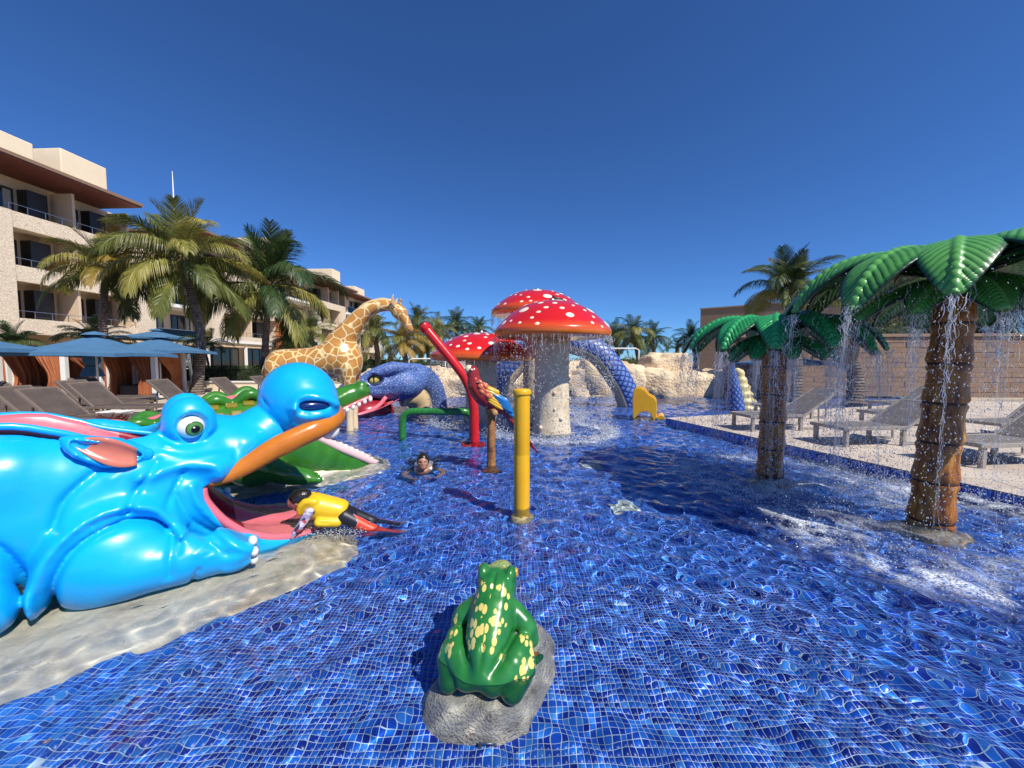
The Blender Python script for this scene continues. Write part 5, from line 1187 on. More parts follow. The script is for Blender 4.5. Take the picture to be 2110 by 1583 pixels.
S.path([(.12, .115, .25), (.10, .195, .185), (.11, .225, .10)], [.06, .062, .045], .02, 5, mirror=True); S.path([(.11, .225, .10), (.16, .21, .05), (.2, .2, -.01)], [.045, .038, .03], .02, 4, mirror=True)
for k in (-.05, 0, .05): S.path([(-.02, .2, -.04), (.1, .235 + k, -.05)], [.035, .022], .015, 2, mirror=True); S.path([(.19, .2, -.02), (.27, .2 + k, -.03)], [.028, .016], .012, 2, mirror=True)
S.groove([(-.2, 0, .14), (-.12, 0, .21), (-.0, 0, .31), (.1, 0, .41), (.16, 0, .44)], .013, .014)
S.ridge([(-.15, .03, .17), (-.06, .055, .245), (.04, .065, .34), (.12, .06, .42)], .02, .012, mirror=True)
S.groove([(-.2, .06, .12), (-.12, .10, .15), (-.0, .135, .19)], .018, .02, mirror=True)
S.groove([(-.2, .13, .04), (-.1, .185, .10), (-.02, .21, .165)], .012, .014, mirror=True)
def fattr(V):
    x, y, z = V.T; back = np.clip((.125 - np.abs(y)) / .03, 0, 1) * np.clip((.13 - x) / .04, 0, 1) * np.clip((x + .17) / .04, 0, 1) * (z > .08)
    leg = np.clip((np.abs(y) - .17) / .02, 0, 1) * np.clip((z - .05) / .02, 0, 1) * (x < .06)
    return {'spot': np.clip(back + leg * .95, 0, 1), 'pale': np.clip((x - .20) / .04, 0, 1) * np.clip((z - .38) / .03, 0, 1) * np.clip((.075 - np.abs(y)) / .02, 0, 1)}
fb = S.build('body', frog_mat(), FR, attrs=fattr)
for s in (-1, 1):
    e = MB().ball((.225, s * .112, .418), (.030, .018, .032), 14, 10).build('eye', mat('frog_eye', (.55, .28, .03), rough=.12), FR, smooth=True)
    MB().ball((.232, s * .126, .420), (.014, .009, .012), 10, 6).build('pupil', P_black, e, smooth=True)
    q = MB()
    q.ball((.035, s * .235, -.005), (.05, .03, .02), 12, 8)
    for k in range(-1, 2): q.tube(bez([(.06, s * (.235 + .012 * k), .0), (.085, s * (.24 + .022 * k), -.002), (.105, s * (.243 + .03 * k), -.014)], 5), [.013, .012, .011, .011, .010, .006], 8)
    q.build('foot', gloss_paint('frog_foot', (.42, .13, .02), (.30, .09, .02)), FR, smooth=True)
wet(FR)
rk = shelf('rock', 'pale rough stone under the green frog, mostly under water', [(-.44, 1.72), (-.32, 1.61), (-.08, 1.59), (.08, 1.66), (.16, 1.82), (.24, 2.03), (.28, 2.20), (.18, 2.32), (-.05, 2.30), (-.28, 2.20), (-.39, 2.03), (-.46, 1.87)], -0.115, 0.09, 12, lambda x, y: .085 * np.clip((y - 1.9) * 1.6 + (x + .1) * 1.1, -.6, 1.0), res=.014, ns=.07)
stone_grey = rock_mat('frog_stone', (0.62, 0.56, 0.47), (0.76, 0.71, 0.61), (0.30, 0.25, 0.20), 9, .02); rk.data.materials.clear(); rk.data.materials.append(stone_grey)
pf = thing('pipe_fitting', 'small steel pipe stub on the pool floor at the foot of the frog stone', 'pipe fitting', (-.11, 1.60, -WATER_D)); pf.scale = (.6, .6, .6)
f_ = MB().tube([(-.06, 0, .05), (.06, 0, .05)], .010, 10); f_.build('pipe', M_rail if 'M_rail' in globals() else None, pf, smooth=True)
for x in (-.05, .05): MB().tube([(x, 0, 0), (x, 0, .05)], .012, 8).build('stub', mat('brass', (.5, .35, .15), rough=.4, metal=1), pf, smooth=True)
wet(pf)
lf = thing('fallen_leaf', 'small curled pink and brown leaf lying on the blue tiles', 'leaf', (gp(58, 1546, -.16).x * .98, gp(58, 1546, -.16).y, -WATER_D + .012), R(35))
lm_ = [[(.035 * t, .011 * w * math.sin(math.pi * min(.98, t + .06)), .004 * w * w + .004 * math.sin(3 * t)) for w in (-1, 0, 1)] for t in np.linspace(0, 1, 8)]
strip_shell('blade', mat('dry_leaf', (.45, .16, .10), (.7, .45, .35), scale=60, rough=.7), lm_, lf); MB().tube([(0, 0, .003), (-.015, .002, .004)], .0012, 5).build('stalk', mat('dry_stalk', (.2, .08, .04), rough=.8), lf); wet(lf)
# ------------------------------------------------------------------ toadstool fountains
def cap_mat():
    m, N, L, B = nodes('toadstool_red'); tc = N.new('ShaderNodeTexCoord'); sp = N.new('ShaderNodeSeparateXYZ'); L.new(tc.outputs['Object'], sp.inputs[0])
    n = N.new('ShaderNodeTexNoise'); n.inputs['Scale'].default_value = 4; n.inputs['Detail'].default_value = 6; L.new(tc.outputs['Object'], n.inputs['Vector'])
    ad = N.new('ShaderNodeMath'); ad.operation = 'MULTIPLY_ADD'; ad.inputs[1].default_value = 0.10; L.new(n.outputs[0], ad.inputs[0]); L.new(sp.outputs[2], ad.inputs[2])
    r = ramp(N, [(0.05, (0.70, 0.20, 0.015)), (0.16, (0.66, 0.10, 0.012)), (0.33, (0.60, 0.012, 0.010))]); L.new(ad.outputs[0], r.inputs[0]); L.new(r.outputs[0], B.inputs['Base Color'])
    B.inputs['Roughness'].default_value = 0.22; B.inputs['Coat Weight'].default_value = 0.5
    b = N.new('ShaderNodeBump'); b.inputs['Strength'].default_value = 0.2; b.inputs['Distance'].default_value = 0.02; L.new(n.outputs[0], b.inputs['Height']); L.new(b.outputs[0], B.inputs['Normal']); return m
P_cap = cap_mat(); P_spot = gloss_paint('toadstool_spot', (0.84, 0.78, 0.62), (0.78, 0.70, 0.54), .3)
P_stem = rock_mat('toadstool_stem', (0.66, 0.54, 0.37), (0.74, 0.63, 0.46), (0.50, 0.39, 0.25), 3.0, .012)
def water_mat():
    m, N, L, B = nodes('falling_water'); N.remove(B); o = N['Material Output']
    g_ = N.new('ShaderNodeBsdfGlass'); g_.inputs['IOR'].default_value = 1.33; g_.inputs['Roughness'].default_value = 0.05
    d = N.new('ShaderNodeBsdfDiffuse'); d.inputs[0].default_value = (0.85, 0.88, 0.92, 1); t = N.new('ShaderNodeBsdfTranslucent'); t.inputs[0].default_value = (0.85, 0.88, 0.92, 1)
    m1 = N.new('ShaderNodeMixShader'); m1.inputs[0].default_value = .5; L.new(d.outputs[0], m1.inputs[1]); L.new(t.outputs[0], m1.inputs[2])
    m2 = N.new('ShaderNodeMixShader'); m2.inputs[0].default_value = .6; L.new(g_.outputs[0], m2.inputs[1]); L.new(m1.outputs[0], m2.inputs[2]); L.new(m2.outputs[0], o.inputs[0]); return m
P_drop = water_mat()
OCT = np.array([(1, 0, 0), (0, 1, 0), (-1, 0, 0), (0, -1, 0), (0, 0, 1.0), (0, 0, -1.0)]); OCF = np.array([(0, 1, 4), (1, 2, 4), (2, 3, 4), (3, 0, 4), (1, 0, 5), (2, 1, 5), (3, 2, 5), (0, 3, 5)])
class Drops:
    def __init__(s): s.V = []; s.F = []; s.n = 0
    def drops(s, P, size, stretch=1.6, vel=None):
        P = np.asarray(P); k = len(P)
        if not k: return
        sc = np.stack([size, size, size * stretch], 1) if np.ndim(stretch) == 0 else np.stack([size, size, size * stretch], 1)
        V = P[:, None, :] + OCT[None] * sc[:, None, :]
        tilt = rng.normal(0, .35, (k, 1, 2)); V[:, :, :2] += (OCT[None, :, 2:3] * sc[:, None, 2:3]) * tilt
        s.V.append(V.reshape(-1, 3)); s.F.append((OCF[None] + 6 * np.arange(k)[:, None, None] + s.n).reshape(-1, 3)); s.n += 6 * k
    def strand(s, p, z1, r, wob=.02, step=.05, vx=(0, 0)):
        n = max(3, int((p[2] - z1) / step)); t = np.linspace(0, 1, n + 1); ph = rng.uniform(0, 6, 4); z = p[2] + (z1 - p[2]) * t
        x = p[0] + wob * np.sin(t * 9 + ph[0]) * t + vx[0] * np.sqrt(t) + rng.normal(0, wob * .25, n + 1); y = p[1] + wob * np.sin(t * 8 + ph[1]) * t + vx[1] * np.sqrt(t) + rng.normal(0, wob * .25, n + 1)
        rr = r * (1 - .55 * t) * np.clip(.55 + .6 * np.sin(t * n * 1.3 + ph[2]) + rng.normal(0, .25, n + 1), .12, 1.3); K = 4; a = np.arange(K) * 2 * np.pi / K
        V = np.stack([x[:, None] + rr[:, None] * np.cos(a), y[:, None] + rr[:, None] * np.sin(a), np.repeat(z[:, None], K, 1)], -1).reshape(-1, 3)
        i, k = np.meshgrid(np.arange(n), np.arange(K), indexing='ij'); q = np.stack([i * K + k, i * K + (k + 1) % K, (i + 1) * K + (k + 1) % K, (i + 1) * K + k], -1).reshape(-1, 4)
        F3 = np.concatenate([q[:, [0, 1, 2]], q[:, [0, 2, 3]]]); s.V.append(V); s.F.append(F3 + s.n); s.n += len(V)
    def build(s, name, label):
        o = obj_from(name, np.concatenate(s.V), np.concatenate(s.F), P_drop, None, True); tag(o, label, 'water spray', kind='stuff'); return o
def toadstool(label, x, y, Rc, zr, zt, rs, seed, lean=0.0):
    o = thing('toadstool_fountain', label, 'toadstool fountain', (x, y, 0), 0, 'red spotted toadstool fountains'); r = random.Random(seed)
    H = zt - zr
    prof = [(rs * .98, -.02), (Rc * .62, -.03), (Rc * .90, -.02), (Rc * .965, .0), (Rc * .985, .02), (Rc * 1.0, .07), (Rc * .995, .14)]
    prof += [(Rc * q, .14 + (H - .14) * (1 - q ** 2.4)) for q in (.985, .96, .93, .89, .84, .78, .72, .65, .58, .51, .44, .37, .30, .23, .16, .09, .03)]
    c = MB().lathe(prof, 72, (0, 0, 0), caps=True).build('cap', P_cap, o, smooth=True, auto=50); c.location = (0, 0, zr)
    outp = prof[5:]; L_ = [0]
    for a, b in zip(outp, outp[1:]): L_.append(L_[-1] + math.hypot(b[0] - a[0], b[1] - a[1]))
    def surf(l, an):
        l = max(0, min(L_[-1], l)); rr_ = np.interp(l, L_, [p[0] for p in outp]); z = np.interp(l, L_, [p[1] for p in outp]); return Vector((rr_ * math.cos(an), rr_ * math.sin(an), z))
    placed = []
    for _ in range(900):
        if len(placed) >= 60: break
        l = r.uniform(.08, L_[-1] * .97); an = r.uniform(0, 6.283); s_ = r.choice([.035, .04, .045, .05, .06, .08, .11]) * (Rc / 1.2); p = surf(l, an)
        if any((p - q).length < (s_ + s2) * 1.5 + .05 for q, s2 in placed): continue
        placed.append((p, s_)); rad = max(.05, math.hypot(p.x, p.y)); V = []; K = 16
        for j in range(4):
            for k in range(K):
                t = 2 * math.pi * k / K; q = s_ * j / 3; dl, da = q * math.sin(t) * .85, q * math.cos(t) / rad; pp = surf(l + dl, an + da); nn = Vector((pp.x, pp.y, pp.z + .35)).normalized(); V.append(pp + nn * (.011 - .009 * (j / 3) ** 3))
        MB().add(V, [(j * K + k, j * K + (k + 1) % K, (j + 1) * K + (k + 1) % K, (j + 1) * K + k) for j in range(3) for k in range(K)]).build('spot', P_spot, c, smooth=True)
    hh = zr; sp = [(rs * 1.14, -.36), (rs * 1.13, .0), (rs * 1.06, .15), (rs * 1.0, .5), (rs * .97, hh * .6), (rs * .98, hh * .9), (rs * 1.05, hh + .01)]
    st = MB().lathe(sp, 48, caps=True, wob=lambda a, j, z: 1 + .012 * math.sin(5 * a + z * 3)).build('stem', P_stem, o, smooth=True)
    for k in range(34):
        a = r.uniform(0, 6.283); z = r.uniform(.05, hh * .8) ** 1.15; rr_ = np.interp(z, [s_[1] for s_ in sp], [s_[0] for s_ in sp]); q = r.uniform(.02, .05)
        MB().ball((rr_ * math.cos(a), rr_ * math.sin(a), z), (q, q, q), 10, 6).build('stem_knob', P_stem, st, smooth=True)
    MB().tube([(0, 0, H + zr - .03), (0, 0, H + zr + .05)], .06, 12).build('nozzle', M_rail, o, smooth=True)
    wet(o)
    D = Drops(); n = 130
    for k in range(n):
        a = 2 * math.pi * k / n + r.uniform(-.03, .03); R1 = Rc * 1.0
        D.strand((R1 * math.cos(a) + x, R1 * math.sin(a) + y, zr + .0), zr - r.uniform(.08, .45), r.uniform(.003, .008), .02, .04)
    k = 4200; a = rng.uniform(0, 2 * np.pi, k); z = zr * (1 - rng.uniform(0, 1, k) ** .8); q = Rc * (1.01 + rng.normal(0, .035, k)); D.drops(np.stack([x + q * np.cos(a), y + q * np.sin(a), z], 1), rng.uniform(.004, .011, k), 1.6)
    k = 1600; a = rng.uniform(0, 2 * np.pi, k); q = Rc * (1.02 + rng.normal(0, .1, k)); D.drops(np.stack([x + q * np.cos(a), y + q * np.sin(a), np.abs(rng.normal(0, .07, k))], 1), rng.uniform(.008, .02, k), 1.0)
    D.build('water_curtain', 'ring of falling water drops below the ' + label.split(' toadstool')[0].replace('red spotted ', '') + ' toadstool cap')
    return o
toadstool('front tall red spotted toadstool fountain on a thick cream stem', .85, 8.31, 1.235, 2.00, 2.77, .375, 4)
toadstool('rear tallest red spotted toadstool fountain, cap rising behind the front one', .68, 10.6, 1.24, 2.72, 3.40, .38, 5)
toadstool('low left red spotted toadstool fountain behind the red curved pipe', -.78, 9.9, 1.28, 1.52, 2.22, .40, 6)
bd = thing('bird', 'small black bird perched on the front toadstool cap', 'bird', (.98, 8.45, 2.765), R(200))
P_bird = mat('bird_black', (.012, .012, .016), rough=.35)
b_ = SDF((-.2, -.09, -.03), (.2, .09, .17), .008); b_.ell((0, 0, .065), (.085, .042, .045), .02); b_.ell((.085, 0, .115), (.035, .03, .03), .025); b_.path([(-.05, 0, .06), (-.17, 0, .05)], [.028, .014], .02, 3); b_.path([(.1, 0, .115), (.145, 0, .11)], [.012, .003], .008, 3); b_.build('body', P_bird, bd)
for s in (-1, 1): MB().ball((-.02, s * .038, .07), (.075, .01, .03), 12, 8).build('wing', P_bird, bd, smooth=True); MB().tube([(0, s * .015, .03), (.01, s * .018, -.02)], .004, 6).build('leg', P_bird, bd)

# ------------------------------------------------------------------ spray pipes
P_red = gloss_paint('pipe_red', (.60, .012, .012)); P_pg = gloss_paint('pipe_green', (.03, .20, .035), (.02, .15, .03)); P_yel = gloss_paint('post_yellow', (.80, .43, .008), (.74, .37, .006), .28)
rp = thing('spray_pipe', 'leaning red curved water pipe beside the parrot', 'spray pipe', (-.71, 7.28, 0))
pth = bez([(0, 0, -.32), (0, 0, .1), (-.02, 0, .72), (-.14, 0, 1.12), (-.36, 0, 1.45), (-.66, 0, 1.82), (-.93, 0, 2.15)], 36)
MB().tube(pth, .088, 22).build('pipe', P_red, rp, smooth=True, auto=50)
e = Vector(pth[-1]); d = (e - Vector(pth[-2])).normalized(); MB().tube([e - d * .10, e - d * .085, e + d * .02, e + d * .03], [.094, .105, .105, .094], 22).build('collar', P_red, rp, smooth=True, auto=40)
MB().tube([e + d * .031, e + d * .05], .07, 20).build('nozzle_mouth', mat('pipe_inside', (.05, .01, .01), rough=.6), rp)
MB().lathe([(.24, -.30), (.24, -.27), (.15, -.26)], 24).build('floor_flange', P_red, rp)
gpp = thing('spray_arch', 'low green pipe arch with spray holes beside the red pipe', 'spray pipe', (-2.18, 7.66, 0))
MB().tube(bez([(0, 0, -.32), (0, 0, .2), (.03, 0, .40), (.14, 0, .49), (.32, 0, .505), (.8, 0, .50), (1.1, 0, .505), (1.26, .03, .49), (1.36, .08, .40), (1.38, .1, .2), (1.38, .1, -.32)], 60), .072, 18).build('pipe', P_pg, gpp, smooth=True)
for k in range(13): MB().ball((  .25 + .075 * k, -.066, .528), (.010, .006, .010), 8, 6).build('spray_hole', P_black, gpp, smooth=True)
yp = thing('post', 'straight yellow water post with a rim standing in the open pool', 'water post', (.10, 3.92, 0))
MB().lathe([(.082, -.30), (.082, .55), (.0815, .553), (.0815, .557), (.082, .56), (.082, 1.195)], 32).build('column', P_yel, yp, smooth=True, auto=40)
MB().lathe([(.083, 1.165), (.094, 1.17), (.094, 1.2), (.089, 1.212), (.075, 1.222), (.0, 1.226)], 32, caps=False).build('top_rim', P_yel, yp, smooth=True, auto=40)
MB().lathe([(.125, -.295), (.125, -.24), (.10, -.21), (.0835, -.20)], 32, caps=False).build('base_collar', mat('collar_cream', (.62, .50, .25), rough=.5), yp, smooth=True)
for k in range(6): MB().ball((.108 * math.cos(k * 1.047), .108 * math.sin(k * 1.047), -.22), .009, 8, 6).build('bolt', M_rail, yp, smooth=True)
wet(rp, gpp, yp)

# ------------------------------------------------------------------ parrot on a stump
PS = thing('parrot_perch', 'brown wooden stump post holding the parrot', 'perch', (-.30, 5.56, 0))
P_wood = rock_mat('painted_bark', (.30, .13, .045), (.44, .21, .07), (.10, .045, .025), 6, .02)
MB().lathe([(.15, -.3), (.12, -.24), (.08, -.14), (.062, .02), (.055, .3), (.055, .6), (.062, .83), (.055, .87), (0.001, .875)], 24, wob=lambda a, j, z: 1 + .07 * math.sin(4 * a + 5 * z) + .03 * math.sin(9 * a - 8 * z)).build('post', P_wood, PS, smooth=True)
MB().tube(bez([(-.04, -.02, .80), (.03, -.10, .80), (.06, -.17, .78)], 8), [.055, .05, .048, .046, .045, .045, .045, .045, .045], 12).build('branch_stub', P_wood, PS, smooth=True)
MB().ball((.062, -.175, .779), (.04, .012, .04), 12, 6).build('cut_end', mat('cut_wood', (.55, .33, .14), (.4, .2, .08), scale=30, rough=.8), PS, smooth=True)
wet(PS)
PA = thing('parrot_figure', 'red macaw parrot figure with yellow and blue wing feathers perched on the stump', 'parrot figure', (-.30, 5.52, .86), 0); PA.scale = (1.14, 1.14, 1.14)
P_pr = gloss_paint('parrot_red', (.30, .02, .016), (.22, .014, .014)); P_py = gloss_paint('parrot_yellow', (.78, .45, .02)); P_pb = gloss_paint('parrot_blue', (.02, .20, .52)); P_pd = gloss_paint('parrot_dark', (.05, .015, .02)); P_po = gloss_paint('parrot_coral', (.72, .16, .07)); P_pw = gloss_paint('beak_cream', (.78, .66, .45))
S = SDF((-.45, -.2, -.12), (.35, .2, .6), .012)
S.path([(.02, 0, .03), (-.10, 0, .13), (-.19, 0, .25), (-.22, 0, .37)], [.09, .12, .105, .075], .05, 6); S.ell((-.23, 0, .43), (.08, .07, .08), .03); S.path([(.03, 0, .04), (.14, 0, -.06)], [.08, .05], .04, 4)
S.build('body', P_pr, PA)
S = SDF((-.4, -.06, .2), (-.1, .06, .56), .008); S.path([(-.27, 0, .46), (-.22, 0, .38), (-.15, 0, .30)], [.058, .055, .02], .03, 5); S.build('beak', P_pw, PA)
def feather(p, d, L_, w, m, nm='feather', side=-1):
    d = Vector(d).normalized(); q = d.to_track_quat('X', 'Z').to_matrix(); MB().ball(Vector(p) + d * L_ / 2, (L_ / 2, .014, w), 12, 8, M=q).build(nm, m, PA, smooth=True)
for s in (-1, 1):
    for k in range(16):
        a = random.uniform(0, 1); feather((-.17 + .11 * a + random.uniform(-.02, .03), s * (.105 + .012 * random.random()), .29 - .10 * a + random.uniform(-.05, .05)), (.6, 0, -.5), .09, .024, P_po)
    for k in range(6): feather((-.09 + .012 * k, s * (.118 - .002 * k), .255 - .035 * k), (.85, -s * .1, -.38 - .03 * k), .22, .021, P_py)
    for k in range(5): feather((.02 + .015 * k, s * (.115 - .006 * k), .165 - .03 * k), (.8, -s * .12, -.46), .24, .022, P_pb)
    for k in range(3): feather((.10 + .02 * k, s * .06, .06 - .03 * k), (.72, -s * .1, -.62), .22, .020, P_py if k == 0 else P_pb)
    e = MB().ball((-.235, s * .066, .455), .018, 10, 8).build('eye', P_pw, PA, smooth=True); MB().ball((-.237, s * .082, .455), .008, 8, 6).build('pupil', P_black, e, smooth=True)
    ft = MB()
    for k in (-1, 0, 1): ft.tube(bez([(.0, s * .04, .03), (-.03, s * (.045 + .02 * k), .015), (-.06, s * (.05 + .02 * k), -.02)], 5), .012, 6)
    ft.build('foot', mat('parrot_foot', (.12, .1, .09), rough=.6), PA, smooth=True)
for k, (m_, L_) in enumerate(((P_pr, .62), (P_pr, .75), (P_pb, .5), (P_pd, .4))): feather((.12, -.02 + .02 * k, -.02 - .01 * k), (.62, 0, -.72 - .02 * k), L_, .026, m_, 'tail_feather')

# ------------------------------------------------------------------ yellow chute at the foot of the serpent coil
YC = thing('yellow_chute', 'small yellow slide end with scalloped side at the corner of the deck', 'slide chute', (3.55, 10.35, 0), R(-20))
P_yc = gloss_paint('chute_yellow', (.78, .42, .012), (.70, .35, .01), .3)
prof0 = [(-.28, .02), (-.30, .5), (-.27, .76), (-.20, .80), (-.08, .80), (.02, .74), (.12, .62), (.24, .56), (.30, .46), (.31, .25), (.30, .05), (.25, -.04), (.20, .02), (.19, .3), (.14, .42), (.08, .36), (.06, .02), (.0, .02), (-.01, .38), (-.06, .44), (-.10, .36), (-.12, .02), (-.17, .02), (-.18, .42), (-.21, .45), (-.23, .38), (-.24, .02)]
prof = [(-.28, -.04), (-.30, .5), (-.27, .76), (-.20, .80), (-.08, .80), (.02, .74), (.12, .62), (.24, .56), (.30, .46), (.31, .25), (.30, .05), (.25, -.05), (.19, .05), (.15, .16), (.05, .2), (-.1, .16), (-.18, .05)]
for yy in (-.28, .28):
    for xx, hh in () and ((-.21, .60), (-.06, .56), (.10, .42), (.24, .38)): MB().tube(bez([(xx, yy * 1.12, -.02), (xx - .01, yy * 1.16, hh * .5), (xx - .02, yy * 1.1, hh)], 8), [.045, .05, .052, .052, .05, .045, .04, .03, .015], 10).build('side_fold', P_yc, YC, smooth=True)
    Mx = Matrix(((1, 0, 0, 0), (0, 0, 1, yy), (0, 1, 0, 0), (0, 0, 0, 1)))
    MB().prism(prof, -.035, .035, Mx).build('side_wall', P_yc, YC, bevel=.015)
slide_pts = [(-.27, .70), (-.15, .70), (-.02, .62), (.1, .48), (.2, .32), (.28, .1), (.36, -.02)]
strip_shell('slide_bed', P_yc, [[(p[0], w, p[1] + .0) for w in np.linspace(-.25, .25, 5)] for p in bez([(a, b) for a, b in slide_pts], 18)], YC)
MB().tube([(.42, -.3, .02), (.42, .3, .02)], .085, 18).build('end_roll', P_yc, YC, smooth=True, auto=50)
MB().box((.0, 0, -.2), (.5, .5, .3)).build('footing', P_stem, YC); wet(YC)
# ------------------------------------------------------------------ fountain palms (fibreglass)
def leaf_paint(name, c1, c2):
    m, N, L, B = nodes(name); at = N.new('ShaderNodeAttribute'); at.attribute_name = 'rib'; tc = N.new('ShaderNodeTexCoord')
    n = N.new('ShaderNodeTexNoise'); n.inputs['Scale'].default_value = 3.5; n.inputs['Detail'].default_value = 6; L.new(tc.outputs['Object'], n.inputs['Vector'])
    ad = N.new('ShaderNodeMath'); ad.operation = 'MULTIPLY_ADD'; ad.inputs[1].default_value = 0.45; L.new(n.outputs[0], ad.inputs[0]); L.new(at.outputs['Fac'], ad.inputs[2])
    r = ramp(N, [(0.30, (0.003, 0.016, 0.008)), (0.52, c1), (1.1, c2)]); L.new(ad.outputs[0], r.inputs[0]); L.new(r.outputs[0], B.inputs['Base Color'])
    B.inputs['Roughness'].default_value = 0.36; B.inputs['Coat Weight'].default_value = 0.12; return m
def fp_leaf(m, droop, Lr, wmax, hump):
    """broad paddle leaf: raised midrib, herringbone ridges"""
    ns, nt = 110, 30; V = []; rib = []
    for i in range(ns + 1):
        s = i / ns; w = wmax * (math.sin(math.pi * min(1, .10 + .90 * s)) ** .62) * (1 - .12 * s) if s < .995 else .004
        w = max(.01, w); ang = R(hump) - R(droop) * s ** 1.25
        if i == 0: x = z = 0.0
        else: x += Lr / ns * math.cos(ang); z += Lr / ns * math.sin(ang)
        for j in range(nt + 1):
            t = -1 + 2 * j / nt; ph = (s * 19 + abs(t) ** 1.25 * w / wmax * -4.6); sv = (0.5 + .5 * math.cos(2 * math.pi * ph)); prof = sv ** .42
            edge = min(1, (1 - abs(t)) * 5); mid = math.exp(-(t * w / .02) ** 2)
            dz = (.013 * prof * edge + .022 * mid) ; nx, nz = -math.sin(ang), math.cos(ang)
            side = -.20 * (abs(t) ** 2.2) * w
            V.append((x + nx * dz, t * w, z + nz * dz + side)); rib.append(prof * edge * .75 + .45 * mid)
    Q = np.array([(i * (nt + 1) + j, (i + 1) * (nt + 1) + j, (i + 1) * (nt + 1) + j + 1, i * (nt + 1) + j + 1) for i in range(ns) for j in range(nt)])
    o = obj_from('leaf', V, Q[:, ::-1], m, None, True, {'rib': rib}); sm = o.modifiers.new('solid', 'SOLIDIFY'); sm.thickness = .022; sm.offset = -1
    tip = Vector(V[-(nt + 1) // 2]); return o, tip
def fp_trunk_mat():
    m, N, L, B = nodes('fountain_trunk'); tc = N.new('ShaderNodeTexCoord'); mp = N.new('ShaderNodeMapping'); mp.inputs['Scale'].default_value = (9, 9, 1.6); L.new(tc.outputs['Object'], mp.inputs[0])
    n = N.new('ShaderNodeTexNoise'); n.inputs['Scale'].default_value = 1.6; n.inputs['Detail'].default_value = 8; n.inputs['Roughness'].default_value = .7; L.new(mp.outputs[0], n.inputs['Vector'])
    r = ramp(N, [(0.34, (0.045, 0.010, 0.004)), (0.47, (0.28, 0.085, 0.010)), (0.68, (0.62, 0.27, 0.03))]); L.new(n.outputs[0], r.inputs[0]); L.new(r.outputs[0], B.inputs['Base Color'])
    B.inputs['Roughness'].default_value = .42; B.inputs['Coat Weight'].default_value = .08
    b = N.new('ShaderNodeBump'); b.inputs['Distance'].default_value = .012; L.new(n.outputs[0], b.inputs['Height']); L.new(b.outputs[0], B.inputs['Normal']); return m
P_ft = fp_trunk_mat(); P_ring = mat('trunk_ring', (.025, .010, .006), (.06, .025, .012), scale=20, rough=.5)
LP1 = leaf_paint('fountain_leaf_a', (0.016, 0.12, 0.025), (0.11, 0.36, 0.075)); LP2 = leaf_paint('fountain_leaf_b', (0.006, 0.105, 0.030), (0.03, 0.34, 0.10))
